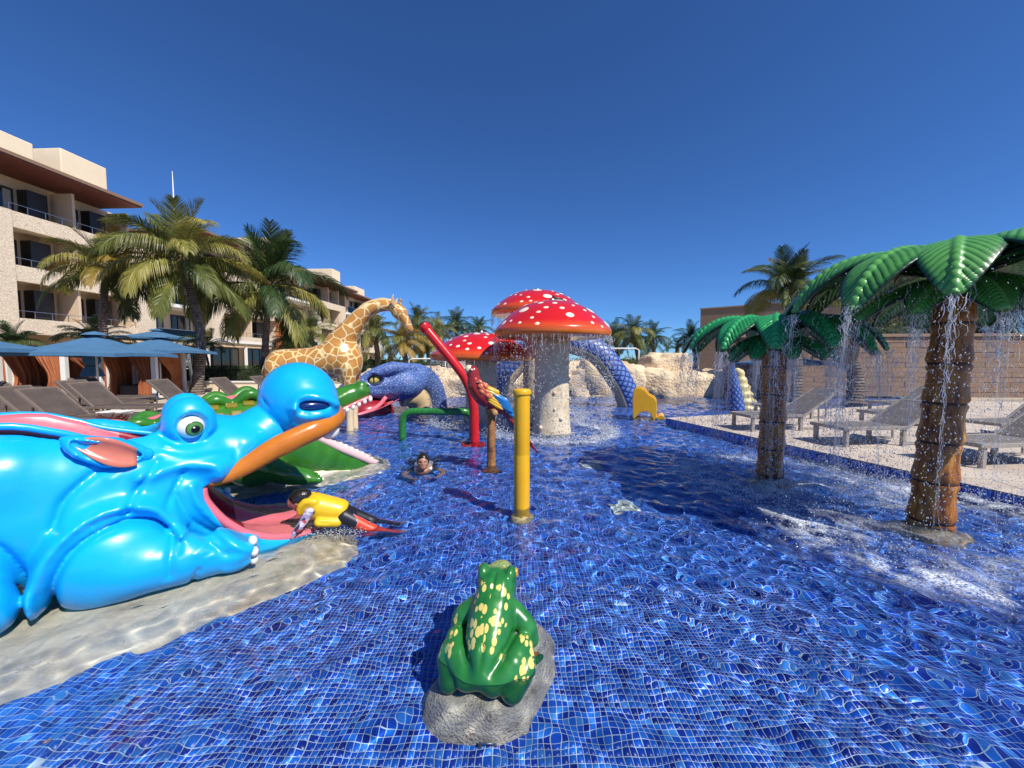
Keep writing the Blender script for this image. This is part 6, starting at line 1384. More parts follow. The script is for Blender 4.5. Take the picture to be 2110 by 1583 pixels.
def fountain_palm(label, base, top, r0, r1, nseg, Lr, wmax, m, n_up, n_low, rot, seed, splash):
    r = random.Random(seed); o = thing('fountain_palm', label, 'fountain palm', base, 0, 'fountain palms raining into the pool'); dx = Vector(top) - Vector(base); H = dx.z; D = Drops()
    for k in range(nseg):
        z0 = -.32 + (H + .32) * k / nseg; z1 = -.32 + (H + .32) * (k + 1) / nseg; f = lambda z: r0 + (r1 - r0) * max(0, z) / H
        prof = [(f(z0) * 1.0, z0 + .010), (f(z0) * 1.075, z0 + .035), (f(z0) * 1.03, z0 + .09), ((f(z0) + f(z1)) / 2 * .955, (z0 + z1) / 2), (f(z1) * .95, z1 - .09), (f(z1) * 1.05, z1 - .03), (f(z1) * 1.0, z1 - .010)]
        mb = MB().lathe(prof, 40, caps=True, wob=lambda a, j, z: 1 + .022 * math.sin(3 * a + k) + .015 * math.sin(7 * a + 2 * k))
        mb.v = [(p[0] + dx.x * max(0, p[2]) / H, p[1] + dx.y * max(0, p[2]) / H, p[2]) for p in mb.v]; mb.build('trunk_segment', P_ft, o, smooth=True, auto=60)
        rg = MB().lathe([(f(z1) * .97, z1 - .014), (f(z1) * .985, z1), (f(z1) * .97, z1 + .014)], 32, caps=True); rg.v = [(p[0] + dx.x * max(0, p[2]) / H, p[1] + dx.y * max(0, p[2]) / H, p[2]) for p in rg.v]; rg.build('trunk_joint', P_ring, o, smooth=True)
    MB().lathe([(r0 * 1.75, -.30), (r0 * 1.7, -.20), (r0 * 1.35, -.12), (r0 * 1.05, -.05)], 32, caps=False).build('base_collar', mat('collar_tan', (.42, .30, .16), (.5, .36, .2), scale=8, rough=.6), o, smooth=True)
    c = Vector((dx.x, dx.y, H))
    up, tip_u = fp_leaf(m, 106, Lr, wmax, 30); lo_, tip_l = fp_leaf(m, 46, Lr * .52, wmax * .62, -10)
    for src, cnt, zoff, tip, ph in ((up, n_up, .10, tip_u, rot), (lo_, n_low, .02, tip_l, rot + .31)):
        for k in range(cnt):
            l_ = src if k == 0 else src.copy()
            if k: COL.objects.link(l_)
            a = ph + 2 * math.pi * k / cnt + r.uniform(-.04, .04); s_ = r.uniform(.95, 1.04); l_.parent = o; l_.location = c + Vector((.10 * math.cos(a), .10 * math.sin(a), zoff + (.012 if k % 2 else 0))); l_.rotation_euler = (0, R(r.uniform(-3, 3)), a); l_.scale = (s_, s_, s_)
            w = Vector(base) + c + Vector((.10 * math.cos(a), .10 * math.sin(a), zoff)) + Matrix.Rotation(a, 3, 'Z') @ (tip * s_)
            out_ = (math.cos(a), math.sin(a))
            # threads of water off the tip and off both edges
            for q in range(16): D.strand((w.x + r.gauss(0, .03), w.y + r.gauss(0, .03), w.z + .01), max(.1, w.z - r.uniform(.08, .55) * r.uniform(.4, 1.6)), r.uniform(.0018, .005), .03, .03, (out_[0] * r.uniform(0, .1), out_[1] * r.uniform(0, .1)))
            for q in range(5): D.strand((w.x + r.gauss(0, .02), w.y + r.gauss(0, .02), w.z), r.uniform(.02, .6), r.uniform(.0015, .003), .012, .03, (out_[0] * .06, out_[1] * .06))
            n = 380; t = rng.uniform(0, 1, n); fall = w.z * (1 - t ** 1.0); spr = .03 + .14 * t
            D.drops(np.stack([w.x + rng.normal(0, 1, n) * spr + out_[0] * .1 * t, w.y + rng.normal(0, 1, n) * spr + out_[1] * .1 * t, np.maximum(fall, .01)], 1), rng.uniform(.002, .0058, n), 1.7)
            for e in range(7):
                t_ = r.uniform(.45, .95); b = Vector(base) + c + Vector((0, 0, zoff)) + Matrix.Rotation(a + r.choice([-1, 1]) * .22 * (1.2 - t_), 3, 'Z') @ Vector((tip.x * t_, 0, tip.z * t_ ** 2.2))
                D.strand((b.x, b.y, b.z - .02), max(.05, b.z - r.uniform(.1, .4)), r.uniform(.0015, .0035), .03, .03)
    hb = MB().ball(c + Vector((0, 0, .10)), (r1 * 1.0, r1 * 1.0, .14), 18, 10).build('crown_hub', m, o, smooth=True)
    MB().ball(c + Vector((0, 0, -.05)), (r1 * 1.25, r1 * 1.25, .12), 18, 10).build('crown_ring', P_ring, o, smooth=True)
    # free drops round the crown and splash where they land
    n = splash; a = rng.uniform(0, 2 * np.pi, n); q = Lr * .82 * np.sqrt(rng.uniform(.12, 1.35, n)); D.drops(np.stack([base[0] + dx.x + q * np.cos(a), base[1] + dx.y + q * np.sin(a), (H + .1) * rng.uniform(0, 1, n) ** 1.1], 1), rng.uniform(.0018, .0058, n) , 1.5)
    n = splash // 2; a = rng.uniform(0, 2 * np.pi, n); q = Lr * (.9 + rng.normal(0, .16, n)); D.drops(np.stack([base[0] + dx.x * .5 + q * np.cos(a), base[1] + q * np.sin(a), np.abs(rng.normal(0, .045, n))], 1), rng.uniform(.003, .010, n), 1.0)
    wet(o); D.build('falling_water', 'threads and drops of water raining from the ' + ('big near' if H > 1.9 else 'smaller far') + ' fountain palm'); return o
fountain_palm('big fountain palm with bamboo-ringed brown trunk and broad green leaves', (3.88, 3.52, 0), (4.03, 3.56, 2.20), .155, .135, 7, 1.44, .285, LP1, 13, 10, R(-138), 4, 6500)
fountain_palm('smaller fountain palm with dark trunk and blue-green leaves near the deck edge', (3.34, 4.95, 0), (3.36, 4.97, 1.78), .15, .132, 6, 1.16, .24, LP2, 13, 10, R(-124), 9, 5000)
# ------------------------------------------------------------------ loungers, umbrellas, cabanas on the terrace
def weave(name, c1, c2):
    m, N, L, B = nodes(name); tc = N.new('ShaderNodeTexCoord'); w = []
    ch = N.new('ShaderNodeTexChecker'); ch.inputs['Scale'].default_value = 160; L.new(tc.outputs['Object'], ch.inputs['Vector']); ch.inputs[1].default_value = (*c1, 1); ch.inputs[2].default_value = (*c2, 1)
    n = N.new('ShaderNodeTexNoise'); n.inputs['Scale'].default_value = 5; L.new(tc.outputs['Object'], n.inputs['Vector']); r = ramp(N, [(.3, (.75, .75, .75)), (.7, (1.1, 1.1, 1.1))]); L.new(n.outputs[0], r.inputs[0])
    mx = N.new('ShaderNodeMix'); mx.data_type = 'RGBA'; mx.blend_type = 'MULTIPLY'; mx.inputs[0].default_value = 1; L.new(ch.outputs[0], mx.inputs[6]); L.new(r.outputs[0], mx.inputs[7]); L.new(mx.outputs[2], B.inputs['Base Color']); B.inputs['Roughness'].default_value = .8; return m
M_mesh = weave('lounger_mesh', (0.075, 0.055, 0.045), (0.12, 0.09, 0.075)); M_frame = mat('lounger_frame', (0.15, 0.11, 0.085), (0.19, 0.145, 0.115), scale=8, rough=.5)
M_mesh2 = weave('lounger_mesh_grey', (0.15, 0.13, 0.12), (0.21, 0.185, 0.17)); M_frame2 = mat('lounger_frame_grey', (0.27, 0.235, 0.20), (0.32, 0.28, 0.245), scale=8, rough=.5)
def lounger(name, label, group, mm, mf, back=44):
    """1.95 m long, foot end at +x, head at -x"""
    o = thing(name, label, 'lounger', group=group); L_, W, h = 1.9, .66, .33; bx = -.30; bl = .78; a = R(back)
    fr = MB()
    for s in (-1, 1): fr.box((.325, s * W / 2, h), (1.25, .05, .06))
    fr.box((.95, 0, h), (.05, W + .05, .06)); fr.box((bx, 0, h), (.05, W - .05, .05)); fr.build('seat_frame', mf, o, bevel=.008)
    for x, y in ((.88, .30), (.88, -.30), (-.25, .30), (-.25, -.30)): MB().box((x, y, (h - .03) / 2), (.06, .06, h - .03)).build('leg', mf, o)
    MB().box((.325, 0, h + .012), (1.2, W - .05, .012)).build('seat_mesh', mm, o)
    Mb = Matrix.Translation((bx, 0, h + .01)) @ Matrix.Rotation(a, 4, 'Y')
    def bb(mb): mb.v = [tuple(Mb @ Vector(p)) for p in mb.v]; return mb
    b = MB()
    for s in (-1, 1): b.box((-bl / 2, s * W / 2, 0), (bl, .045, .05))
    b.box((-bl + .02, 0, 0), (.045, W - .04, .045)); bb(b).build('back_frame', mf, o, bevel=.006)
    bb(MB().box((-bl / 2, 0, .012), (bl - .03, W - .04, .012))).build('back_mesh', mm, o)
    for s in (-1, 1): MB().bar(Mb @ Vector((-bl * .6, s * .26, -.02)), (bx - .42, s * .26, .02), .025).build('prop', mf, o)
    for s in (-1, 1): MB().bar((-.25, s * .26, .05), (bx - .44, s * .26, .035), .03).build('rear_rail', mf, o)
    return o
GL = 'brown mesh loungers on the left terrace'
lo = [(-7.9, 7.2, 'brown lounger beside the white planter box with its back raised', 152), (-8.9, 7.6, 'brown lounger left of the umbrella pole with raised back', 150), (-9.1, 9.0, 'brown lounger directly in front of the umbrella pole', 152), (-10.3, 8.3, 'brown lounger behind the hippo back with a black bird on it', 150), (-10.4, 9.9, 'brown lounger facing the pool in the second row by the folded umbrella', 150), (-8.6, 10.4, 'dark lounger in palm shade right of the umbrella pole', 153), (-7.9, 11.6, 'dark lounger in shade in front of the lifeguard chair', 155), (-7.6, 12.9, 'dark lounger left of the tall palm trunk', 157), (-7.2, 14.3, 'dark lounger right of the tall palm trunk', 158), (-11.5, 9.0, 'brown lounger under the leftmost umbrella with a black bird on it', 150), (-11.7, 11.3, 'brown lounger in front of the terracotta cabana curtain', 150)]
L0 = None
for i, (x, y, lb, az) in enumerate(lo):
    if i == 0: L0 = lounger('sun_lounger', lb, GL, M_mesh, M_frame); o = L0
    else: o = copy_tree(L0); o['label'] = lb
    o.location = (x, y, DECK_Z + .006); o.rotation_euler = (0, 0, R(az - 148 + random.uniform(-4, 4)))
GR = 'grey mesh loungers on the right deck'
L1 = None
for i, (x, y, az, lb) in enumerate([(5.55, 8.0, 186, 'grey lounger seen between the two fountain palms with its foot to the water'), (6.2, 6.6, 186, 'grey lounger just behind the big fountain palm trunk'), (6.9, 5.35, 186, 'grey lounger right of the big fountain palm trunk'), (7.0, 9.6, 188, 'grey lounger behind the smaller fountain palm'), (8.6, 8.4, 188, 'grey lounger in the back row before the brown wall'), (9.2, 7.0, 188, 'grey lounger in the back row right of the big fountain palm'), (10.6, 10.4, 190, 'grey lounger farthest along the brown wall')]):
    if i == 0: L1 = lounger('sun_lounger', lb, GR, M_mesh2, M_frame2, 33); o = L1
    else: o = copy_tree(L1); o['label'] = lb
    o.location = (x, y, .106); o.rotation_euler = (0, 0, R(az)); o.scale = (.92, .92, .92)
M_canv = mat('umbrella_canvas', (0.045, 0.135, 0.25), (0.06, 0.16, 0.29), scale=3, rough=.85, sss=0)
M_pole = mat('umbrella_pole', (0.62, 0.58, 0.52), (0.68, 0.64, 0.58), scale=4, rough=.4)
def umbrella(label, base, half, zedge, zapex, rz):
    o = thing('umbrella', label, 'umbrella', base, rz, 'blue square umbrellas'); n = 12; c = MB(); ze, za = zedge - base[2], zapex - base[2]
    V = []; K = 10
    for j in range(K + 1):
        t = j / K
        for k in range(16):
            s4 = k / 4; e = int(s4); f = s4 - e; cs = [(-1, -1), (1, -1), (1, 1), (-1, 1)]; a, b = cs[e], cs[(e + 1) % 4]; x, y = a[0] + (b[0] - a[0]) * f, a[1] + (b[1] - a[1]) * f
            sag = -.05 * math.sin(math.pi * t) * (1 if f in (0,) else .6) + .03 * t * (0 if f == 0 else 1)
            V.append((x * half * max(t, .02), y * half * max(t, .02), za + (ze - za) * t ** .92 + sag))
    Fc = [(j * 16 + k, j * 16 + (k + 1) % 16, (j + 1) * 16 + (k + 1) % 16, (j + 1) * 16 + k) for j in range(K) for k in range(16)]
    b0 = len(V) - 16; V += [(v[0] * 1.01, v[1] * 1.01, v[2] - .10) for v in V[-16:]]; Fc += [(b0 + k, b0 + (k + 1) % 16, b0 + 16 + (k + 1) % 16, b0 + 16 + k) for k in range(16)]
    cv = obj_from('canopy', V, Fc, M_canv, o, smooth=False)
    MB().lathe([(.32, za - .02), (.18, za + .06), (.02, za + .10)], 8, caps=False).build('vent_cap', M_canv, o)
    MB().tube([(0, 0, 0), (0, 0, za)], .028, 10).build('pole', M_pole, o, smooth=True)
    MB().box((0, 0, .04), (.5, .5, .08)).build('base', M_wh, o, bevel=.01)
    for k in range(8):
        a = k * math.pi / 4 + math.pi / 4 * 0; q = half * (1.36 if k % 2 else .97); MB().bar((0, 0, za - .12), (q * math.cos(a), q * math.sin(a), ze - .03), .018).build('rib', M_pole, o)
    return o
b = gp(205, 836, DECK_Z + .006); umbrella('open blue umbrella over the front loungers with its pole among them', b, 1.4, 1.72, 2.32, R(12))
umbrella('open blue umbrella at the left border over a terracotta cabana', (-14.6, 9.6, DECK_Z + .006), 1.7, 1.80, 2.42, R(10))
b = gp(333, 818, DECK_Z + .006); umbrella('blue umbrella lying in palm shade next to the lifeguard chair', b, 1.3, 1.88, 2.42, R(8))
umbrella('far blue umbrella in front of the white canopy slab', (-19.6, 21.5, GZ), 1.5, 2.75, 3.2, R(5))
umbrella('blue umbrella far behind the smaller fountain palm', (10.4, 15.0, .10), 1.3, 1.42, 1.85, R(5))
cu = thing('folded_umbrella', 'folded blue umbrella tied around its pole between the cabanas', 'umbrella', (-14.0, 12.95, DECK_Z + .006))
MB().tube([(0, 0, 0), (0, 0, 1.9)], .026, 8).build('pole', M_pole, cu, smooth=True)
MB().lathe([(.03, 1.86), (.16, 1.7), (.20, 1.4), (.13, 1.22), (.20, 1.08), (.27, .88), (.16, .86)], 26, caps=False, wob=lambda a, j, z: 1 + .16 * math.cos(9 * a)).build('canvas', M_canv, cu, smooth=True)
MB().lathe([(.15, 1.19), (.15, 1.25)], 16, caps=False).build('tie', mat('tie_blue', (.02, .06, .12), rough=.8), cu); MB().box((0, 0, .04), (.45, .45, .08)).build('base', M_wh, cu)
M_curt = mat('terracotta_curtain', (0.34, 0.10, 0.035), (0.42, 0.14, 0.055), scale=2.5, rough=.9)
def curtain_mesh(par, a, b, z0, z1, gather, seed):
    a, b = Vector(a), Vector(b); n, mz = 54, 20; V = []; d = (b - a); nn = Vector((-d.y, d.x, 0)).normalized(); r = random.Random(seed); ph = r.uniform(0, 6); fold = lambda s, t: .032 * math.sin(s * 47 + ph + .9 * math.sin(t * 2.2 + ph)) + .024 * math.sin(s * 29 + 2 * ph + .5 * t) + .018 * math.sin(s * 83 + 3 * ph)
    for j in range(mz + 1):
        t = j / mz; g = 1 - gather * math.sin(math.pi * min(1, t * 1.35) * .62) ** 2
        for i in range(n + 1):
            s = i / n; p = a + d * (s * g); V.append((p.x + nn.x * fold(s, t), p.y + nn.y * fold(s, t), z1 + (z0 - z1) * t))
    obj_from('curtain', V, np.array([(j * (n + 1) + i, j * (n + 1) + i + 1, (j + 1) * (n + 1) + i + 1, (j + 1) * (n + 1) + i) for j in range(mz) for i in range(n)]), M_curt, par)
def cabana(label, c, w, d, h, rz, seed):
    o = thing('cabana', label, 'cabana', c, rz, 'terracotta curtained cabanas')
    for x in (-w / 2, w / 2):
        for y in (-d / 2, d / 2): MB().box((x, y, h / 2), (.15, .15, h)).build('post', M_wh, o)
    MB().box((0, 0, h + .03), (w + .2, d + .2, .06)).build('roof', M_curt, o)
    curtain_mesh(o, (-w / 2 + .1, d / 2, 0), (w / 2 - .1, d / 2, 0), .05, h, 0, seed); curtain_mesh(o, (-w / 2, d / 2 - .1, 0), (-w / 2, -d / 2 + .1, 0), .05, h, .25, seed + 1); curtain_mesh(o, (w / 2, d / 2 - .1, 0), (w / 2, -d / 2 + .1, 0), .05, h, .55, seed + 2)
    curtain_mesh(o, (w / 2 - .1, -d / 2, 0), (w / 2 - .9, -d / 2, 0), .05, h, .5, seed + 3)
    bd_ = MB().box((0, .2, .28), (w * .8, d * .55, .36)); bd_.build('daybed', mat('daybed_dark', (.06, .045, .04), rough=.8), o, bevel=.04)
cabana('terracotta curtained cabana between two white posts behind the front loungers', (-17.1, 14.6, DECK_Z + .006), 1.9, 1.9, 1.75, R(12), 1)
cabana('terracotta curtained cabana beside the lifeguard chair', (-14.3, 15.1, DECK_Z + .006), 1.7, 1.7, 1.75, R(12), 5)
cabana('terracotta curtained cabana cut by the left border of the terrace', (-20.4, 14.0, DECK_Z + .006), 1.9, 1.9, 1.75, R(12), 9)
LC = thing('lifeguard_chair', 'white wooden lifeguard chair with ladder steps by the hedge', 'lifeguard chair', (-14.3, 16.6, DECK_Z + .006), R(20))
M_ww = mat('white_wood', (.74, .72, .67), (.80, .78, .74), scale=6, rough=.6)
for s in (-1, 1):
    MB().bar((s * .36, -.45, 0), (s * .28, -.1, 1.05), .08).build('ladder_rail', M_ww, LC); MB().bar((s * .36, .5, 0), (s * .30, .3, 1.75), .08).build('rear_post', M_ww, LC); MB().bar((s * .3, -.1, 1.38), (s * .3, .32, 1.38), .07).build('armrest', M_ww, LC); MB().bar((s * .3, -.1, 1.0), (s * .3, -.1, 1.38), .06).build('arm_post', M_ww, LC)
for k in range(4): MB().box((0, -.42 + .085 * k, .15 + .24 * k), (.66 - .03 * k, .16, .04)).build('step', M_ww, LC)
for k in range(3): MB().box((0, -.02 + .14 * k, 1.06), (.62, .12, .035)).build('seat_slat', M_ww, LC)
for k in range(4): MB().box((0, .34 + .012 * k, 1.2 + .14 * k), (.60, .03, .10)).build('back_slat', M_ww, LC)
WB = thing('planter_box', 'plain white box pillar at the terrace edge beside the red shrub', 'planter', (gp(240, 884, DECK_Z).x, gp(240, 884, DECK_Z).y, DECK_Z + .006), R(10))
MB().box((0, 0, .17), (.40, .34, .34)).build('box', M_wh, WB, bevel=.012); MB().box((0, 0, .35), (.43, .37, .03)).build('lid', M_wh, WB, bevel=.008); MB().box((-.05, -.172, .22), (.16, .01, .012)).build('handle_slot', mat('slot_dark', (.2, .18, .15), rough=.8), WB)
lw = thing('garden_wall', 'low cream garden wall in front of the hedge behind the palm trunk', 'wall', (-12.9, 17.5, DECK_Z)); MB().box((0, 0, .22), (4.6, .3, .44)).build('wall', M_cr, lw); MB().box((0, 0, .46), (4.7, .4, .05)).build('coping', M_wh, lw)
sr = thing('stair_rail', 'thin steel handrail of the steps left of the hippo snout', 'railing', (-10.2, 16.0, DECK_Z)); q = MB().tube(bez([(0, 0, 0), (0, 0, .78), (.1, 0, .82), (.9, -.3, .45), (1.5, -.5, .15), (1.55, -.52, 0)], 20), .025, 8); q.build('rail_tube', M_rail, sr, smooth=True); MB().box((0, 0, .02), (.14, .14, .03)).build('foot_plate', M_rail, sr)
st = thing('steps', 'cream stone steps beside the hedge at the end of the terrace', 'steps', (-9.0, 16.9, DECK_Z))
for k in range(3): MB().box((0, .3 * k, .06 + .06 * k), (3.0, .32, .12 + .12 * k)).build('step', M_cr, st)
def side_table(label, x, y):
    o = thing('side_table', label, 'side table', (x, y, DECK_Z + .006), R(20), 'low side tables between the loungers'); MB().box((0, 0, .30), (.42, .42, .03)).build('table_top', M_frame, o)
    for sx in (-1, 1):
        for sy in (-1, 1): MB().box((sx * .18, sy * .18, .145), (.035, .035, .28)).build('leg', M_frame, o)
    return o
side_table('low brown side table right of the umbrella pole', -7.6, 9.0); side_table('low brown side table near the white planter box', -7.1, 8.1)
for (x, y, z, rz, lb) in ((-10.75, 8.05, .905, 40, 'black bird standing on the lounger back behind the hippo'), (-11.95, 8.75, .905, 60, 'black bird standing on the lounger under the leftmost umbrella')):
    c = copy_tree(bd); c.location = (x, y, z); c.rotation_euler = (0, 0, R(rz)); c['label'] = lb; c.scale = (1.3, 1.3, 1.3)
# ------------------------------------------------------------------ people
M_skin = mat('skin', (0.42, 0.22, 0.14), (0.48, 0.26, 0.17), scale=12, rough=.45, sss=.08); M_hair = mat('wet_hair', (.010, .008, .007), (.02, .015, .012), scale=40, rough=.25, bump=.002, bscale=120)
def cloth_zone(name, zones, default, extra=None):
    """paint by position in the person's own frame: list of (attr value threshold, colour)"""
    m, N, L, B = nodes(name); a = N.new('ShaderNodeAttribute'); a.attribute_name = 'zone'; r = ramp(N, zones, 'CONSTANT'); L.new(a.outputs['Fac'], r.inputs[0]); L.new(r.outputs[0], B.inputs['Base Color']); B.inputs['Roughness'].default_value = .45
    if extra:
        tc = N.new('ShaderNodeTexCoord'); v = N.new('ShaderNodeTexVoronoi'); v.inputs['Scale'].default_value = 28; L.new(tc.outputs['Object'], v.inputs['Vector']); r2 = ramp(N, [(0, (.03, .03, .08)), (.35, (.30, .25, .40)), (.6, (.55, .5, .6)), (.85, (.5, .06, .06))], 'CONSTANT'); L.new(v.outputs['Color'], r2.inputs[0])
        ma = N.new('ShaderNodeMath'); ma.operation = 'COMPARE'; ma.inputs[1].default_value = extra; ma.inputs[2].default_value = .04; L.new(a.outputs['Fac'], ma.inputs[0]); mx = N.new('ShaderNodeMix'); mx.data_type = 'RGBA'; L.new(ma.outputs[0], mx.inputs[0]); L.new(r.outputs[0], mx.inputs[6]); L.new(r2.outputs[0], mx.inputs[7]); L.new(mx.outputs[2], B.inputs['Base Color'])
    return m
def segdist(V, a, b):
    a, b = np.array(a), np.array(b); d = b - a; t = np.clip(((V - a) @ d) / (d @ d), 0, 1); return np.linalg.norm(V - a - t[:, None] * d, axis=1)
def hand(S, w, dirn, side, up, sc=1.0):
    """palm and five fingers into the field"""
    w, d, s, u = Vector(w), Vector(dirn).normalized(), Vector(side).normalized(), Vector(up).normalized(); pc = w + d * .035 * sc
    M = np.array(Matrix((d, s, u)).transposed()); S.ell(tuple(pc), (.040 * sc, .030 * sc, .014 * sc), .01, M)
    for k, ln in enumerate((.046, .055, .058, .050)):
        o = (k - 1.5) * .0165 * sc; b = w + d * .066 * sc + s * o; m_ = b + d * ln * .5 * sc + s * o * .3 - u * .002; e = b + d * ln * sc * .95 + s * o * .5 - u * .014 * sc
        S.path([tuple(b), tuple(m_), tuple(e)], [.0085 * sc, .008 * sc, .0065 * sc], .004, 4)
    b = w + d * .02 * sc - s * .025 * sc; S.path([tuple(b), tuple(b + d * .025 * sc - s * .022 * sc), tuple(b + d * .05 * sc - s * .030 * sc)], [.011 * sc, .009 * sc, .007 * sc], .006, 4)
# boy leaning on his hands at the hippo's mouth; local frame: +x towards his head (picture left)
boy_loc = gp(676, 1084, .02)
BO = thing('person', 'child in a yellow swim vest leaning on both hands at the hippo mouth', 'person', (boy_loc.x, boy_loc.y, -.02), R(196)); BO.scale = (.9, .9, .9)
J = dict(hip=(-.16, 0, .16), chest=(.10, 0, .25), neck=(.19, 0, .30), head=(.26, 0, .335), shL=(.14, .105, .245), shR=(.14, -.105, .245), elL=(.22, .15, .12), elR=(.20, -.14, .12), haL=(.32, .17, -.01), haR=(.29, -.13, -.01), knL=(-.42, .10, .0), knR=(-.40, -.08, .02), anL=(-.64, .11, -.14), anR=(-.64, -.09, -.13))
S = SDF((-.86, -.3, -.2), (.5, .32, .5), .0085)
S.path([J['hip'], (-.03, 0, .22), J['chest']], [.085, .088, .10], .04, 6); S.path([J['chest'], J['neck']], [.08, .045], .03, 3); S.ell(J['head'], (.082, .072, .088), .02)
S.ell((.335, 0, .315), (.02, .03, .04), .02); S.ell((.345, 0, .32), (.016, .012, .014), .008); S.ell2((.258, .07, .325), (.018, .010, .024), .006)
for s in 'LR':
    sg = 1 if s == 'L' else -1
    S.path([J['sh' + s], J['el' + s]], [.045, .034], .03, 4); S.path([J['el' + s], J['ha' + s]], [.034, .024], .015, 4)
    hp = (J['hip'][0], sg * .06, J['hip'][2] - .01); S.path([hp, J['kn' + s]], [.075, .052], .03, 4); S.path([J['kn' + s], J['an' + s]], [.05, .032], .02, 4); S.path([J['an' + s], (J['an' + s][0] - .12, J['an' + s][1], J['an' + s][2] - .01)], [.03, .02], .02, 3)
    d = Vector(J['ha' + s]) - Vector(J['el' + s]); hand(S, J['ha' + s], (d.x, d.y, d.z * .4), (0, sg, 0), (0, 0, 1), .8)
def bz(V):
    z = np.full(len(V), .05)                                       # skin
    x = V[:, 0]
    for s in 'LR':
        arm = np.minimum(segdist(V, J['sh' + s], J['el' + s]), segdist(V, J['el' + s], J['ha' + s])) < .055
        z[arm & (np.linalg.norm(V - np.array(J['ha' + s]), axis=1) > .03) & (x < J['ha' + s][0] + .005)] = .45
    leg = x < -.12; z[leg] = .25                                    # black suit
    z[(x < .16) & (x >= -.12) & (z < .3)] = .25
    for s in 'LR':
        lg = (np.minimum(segdist(V, (J['hip'][0], 0, J['hip'][2]), J['kn' + s]), segdist(V, J['kn' + s], J['an' + s])) < .09) & (x < -.2) & (x > -.7) & (np.abs(V[:, 1]) > .09) & (np.abs(V[:, 1]) < .3); z[lg] = .65
    z[x < -.70] = .05
    return {'zone': z}
S.build('body', cloth_zone('swimsuit', [(0, (.42, .22, .14)), (.15, (.012, .012, .018)), (.35, (.3, .28, .4)), (.55, (.72, .055, .015))], None, .45), BO, attrs=bz)
H_ = SDF((.12, -.12, .2), (.4, .12, .5), .008); H_.ell((.25, 0, .352), (.092, .082, .088), .01); H_.ell((.36, 0, .285), (.075, .09, .075), .02, None, 'sub'); H_.path([(.2, 0, .38), (.17, 0, .31)], [.06, .045], .03, 3); H_.build('hair', M_hair, BO)
M_vest = gloss_paint('vest_yellow', (.80, .52, .01), (.74, .44, .008), .35)
Vst = SDF((-.22, -.24, .04), (.28, .24, .42), .009)
Vst.path([(-.10, 0, .19), (.0, 0, .225), (.11, 0, .26)], [.118, .122, .125], .03, 5)
Vst.path([(.10, -.09, .33), (.17, -.085, .34), (.225, -.075, .29), (.235, -.06, .23)], [.036, .036, .034, .03], .02, 5, mirror=True)
Vst.path([(-.10, -.10, .11), (.06, -.115, .135)], [.045, .045], .02, 3, mirror=True); Vst.ell2((.145, .16, .235), (.062, .07, .07), .015, None, 'sub'); Vst.cut((1, 0, .25), .31, .01) if False else None
Vst.groove([(-.12, -.13, .175), (.0, -.145, .20), (.07, -.14, .21)], .012, .014, mirror=True); Vst.groove([(-.12, -.10, .125), (.0, -.15, .135), (.06, -.15, .15)], .010, .010, mirror=True); Vst.groove([(-.11, .0, .315), (.0, .0, .35), (.1, .0, .385)], .014, .012)
Vst.cut((-1, 0, -.35), .115, .02)
vst = Vst.build('swim_vest', M_vest, BO)
pr = MB()
for k in range(5): pr.box((.02 + .022 * k, -.075, .339 + .008 * k), (.012, .05 - .006 * (k % 3), .003), M=Matrix.Rotation(R(-18), 3, 'Y') @ Matrix.Rotation(R(32), 3, 'X'))
pr.build('vest_print', mat('print_brown', (.35, .16, .01), rough=.5), vst)
wet(BO)
# woman swimming breaststroke towards the frog; local frame: +x ahead of her
wl_ = gp(872, 966, 0)
WO = thing('person', 'dark haired swimmer in a black and white top with her head above the water', 'person', (wl_.x, wl_.y, -.075), R(-78))
S = SDF((-.75, -.42, -.26), (.5, .42, .36), .0095)
S.path([(-.42, 0, -.10), (-.15, 0, -.03), (.0, 0, .01)], [.12, .135, .13], .05, 5); S.path([(-.04, -.13, .02), (-.04, .13, .02)], [.075, .075], .05, 3); S.path([(.0, 0, .05), (.06, 0, .14)], [.06, .052], .03, 3)
S.ell((.085, 0, .20), (.092, .076, .105), .02); S.ell((.165, 0, .185), (.022, .016, .026), .012); S.ell((.15, 0, .135), (.03, .04, .03), .02); S.ell2((.158, .033, .205), (.014, .020, .011), .008, None, 'sub'); S.groove([(.178, -.022, .15), (.182, 0, .15), (.178, .022, .15)], .006, .006); S.ridge([(.155, -.045, .225), (.168, -.025, .23), (.165, 0, .225), (.168, .025, .23), (.155, .045, .225)], .008, .006); S.ell2((.075, .08, .195), (.022, .010, .03), .006)
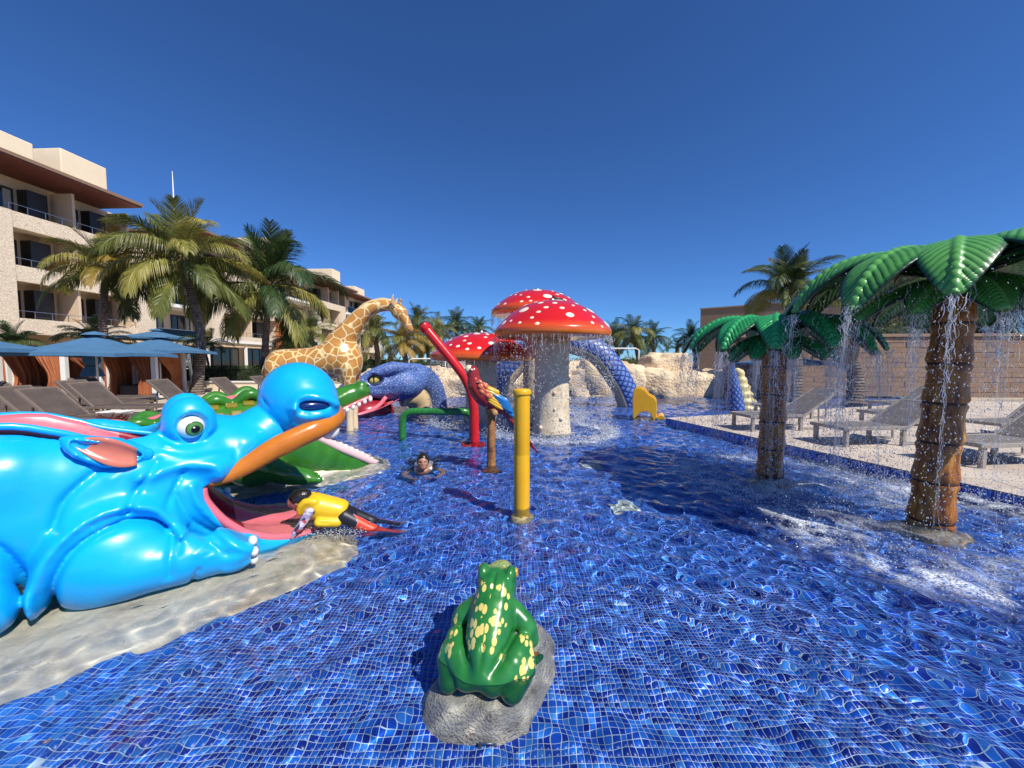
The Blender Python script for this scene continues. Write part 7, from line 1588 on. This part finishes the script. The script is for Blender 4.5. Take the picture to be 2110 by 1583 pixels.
S.path([(-.03, .16, .03), (.10, .26, -.01), (.22, .27, .0)], [.055, .042, .032], .03, 6); S.path([(.22, .27, .0), (.33, .20, .01)], [.032, .026], .015, 4)
S.path([(-.03, -.16, .03), (.09, -.25, -.03), (.20, -.22, -.05)], [.055, .042, .032], .03, 6); S.path([(.20, -.22, -.05), (.30, -.13, -.06)], [.032, .026], .015, 4)
hand(S, (.33, .20, .01), (.8, -.5, -.1), (.5, .8, 0), (0, 0, 1), .95); hand(S, (.30, -.13, -.06), (.8, .5, -.1), (.5, -.8, 0), (0, 0, 1), .95)
for s in (-1, 1): S.path([(-.42, s * .07, -.11), (-.62, s * .16, -.12), (-.70, s * .2, -.06)], [.085, .06, .045], .03, 5)
def wz(V):
    z = np.full(len(V), .05); t = (V[:, 0] < .06) & (V[:, 2] < .10) & (np.abs(V[:, 1]) < .22); z[t] = .25; z[t & (np.abs(V[:, 1]) > .075) & (np.abs(V[:, 1]) < .125)] = .65; return {'zone': z}
S.build('body', cloth_zone('swim_top', [(0, (.40, .20, .125)), (.15, (.012, .012, .016)), (.55, (.75, .75, .76))], None), WO, attrs=wz)
H_ = SDF((-.08, -.14, .04), (.24, .14, .4), .008); H_.ell((.072, 0, .215), (.100, .086, .106), .01); H_.ell((.175, 0, .165), (.075, .088, .088), .02, None, 'sub'); H_.path([(.03, 0, .2), (-.01, 0, .10)], [.07, .05], .03, 3); H_.build('hair', M_hair, WO)
for s in (-1, 1):
    e = MB().ball((.1475, s * .033, .205), (.010, .011, .006), 10, 8).build('eye', P_white, WO, smooth=True); MB().ball((.1555, s * .033, .2045), (.004, .007, .006), 8, 6).build('iris', P_black, e, smooth=True)
MB().ball((.176, 0, .150), (.007, .024, .007), 12, 6).build('lips', mat('lips', (.32, .10, .08), rough=.4), WO, smooth=True)
wet(WO)
D = Drops(); n = 500; a = rng.uniform(-1, 1, (n, 2)); D.drops(np.stack([boy_loc.x + .1 + a[:, 0] * .28, boy_loc.y - .04 + a[:, 1] * .16, np.abs(rng.normal(0, .02, n))], 1), rng.uniform(.003, .008, n), 1.0); D.build('splash', 'small white splash around the child in the yellow vest')
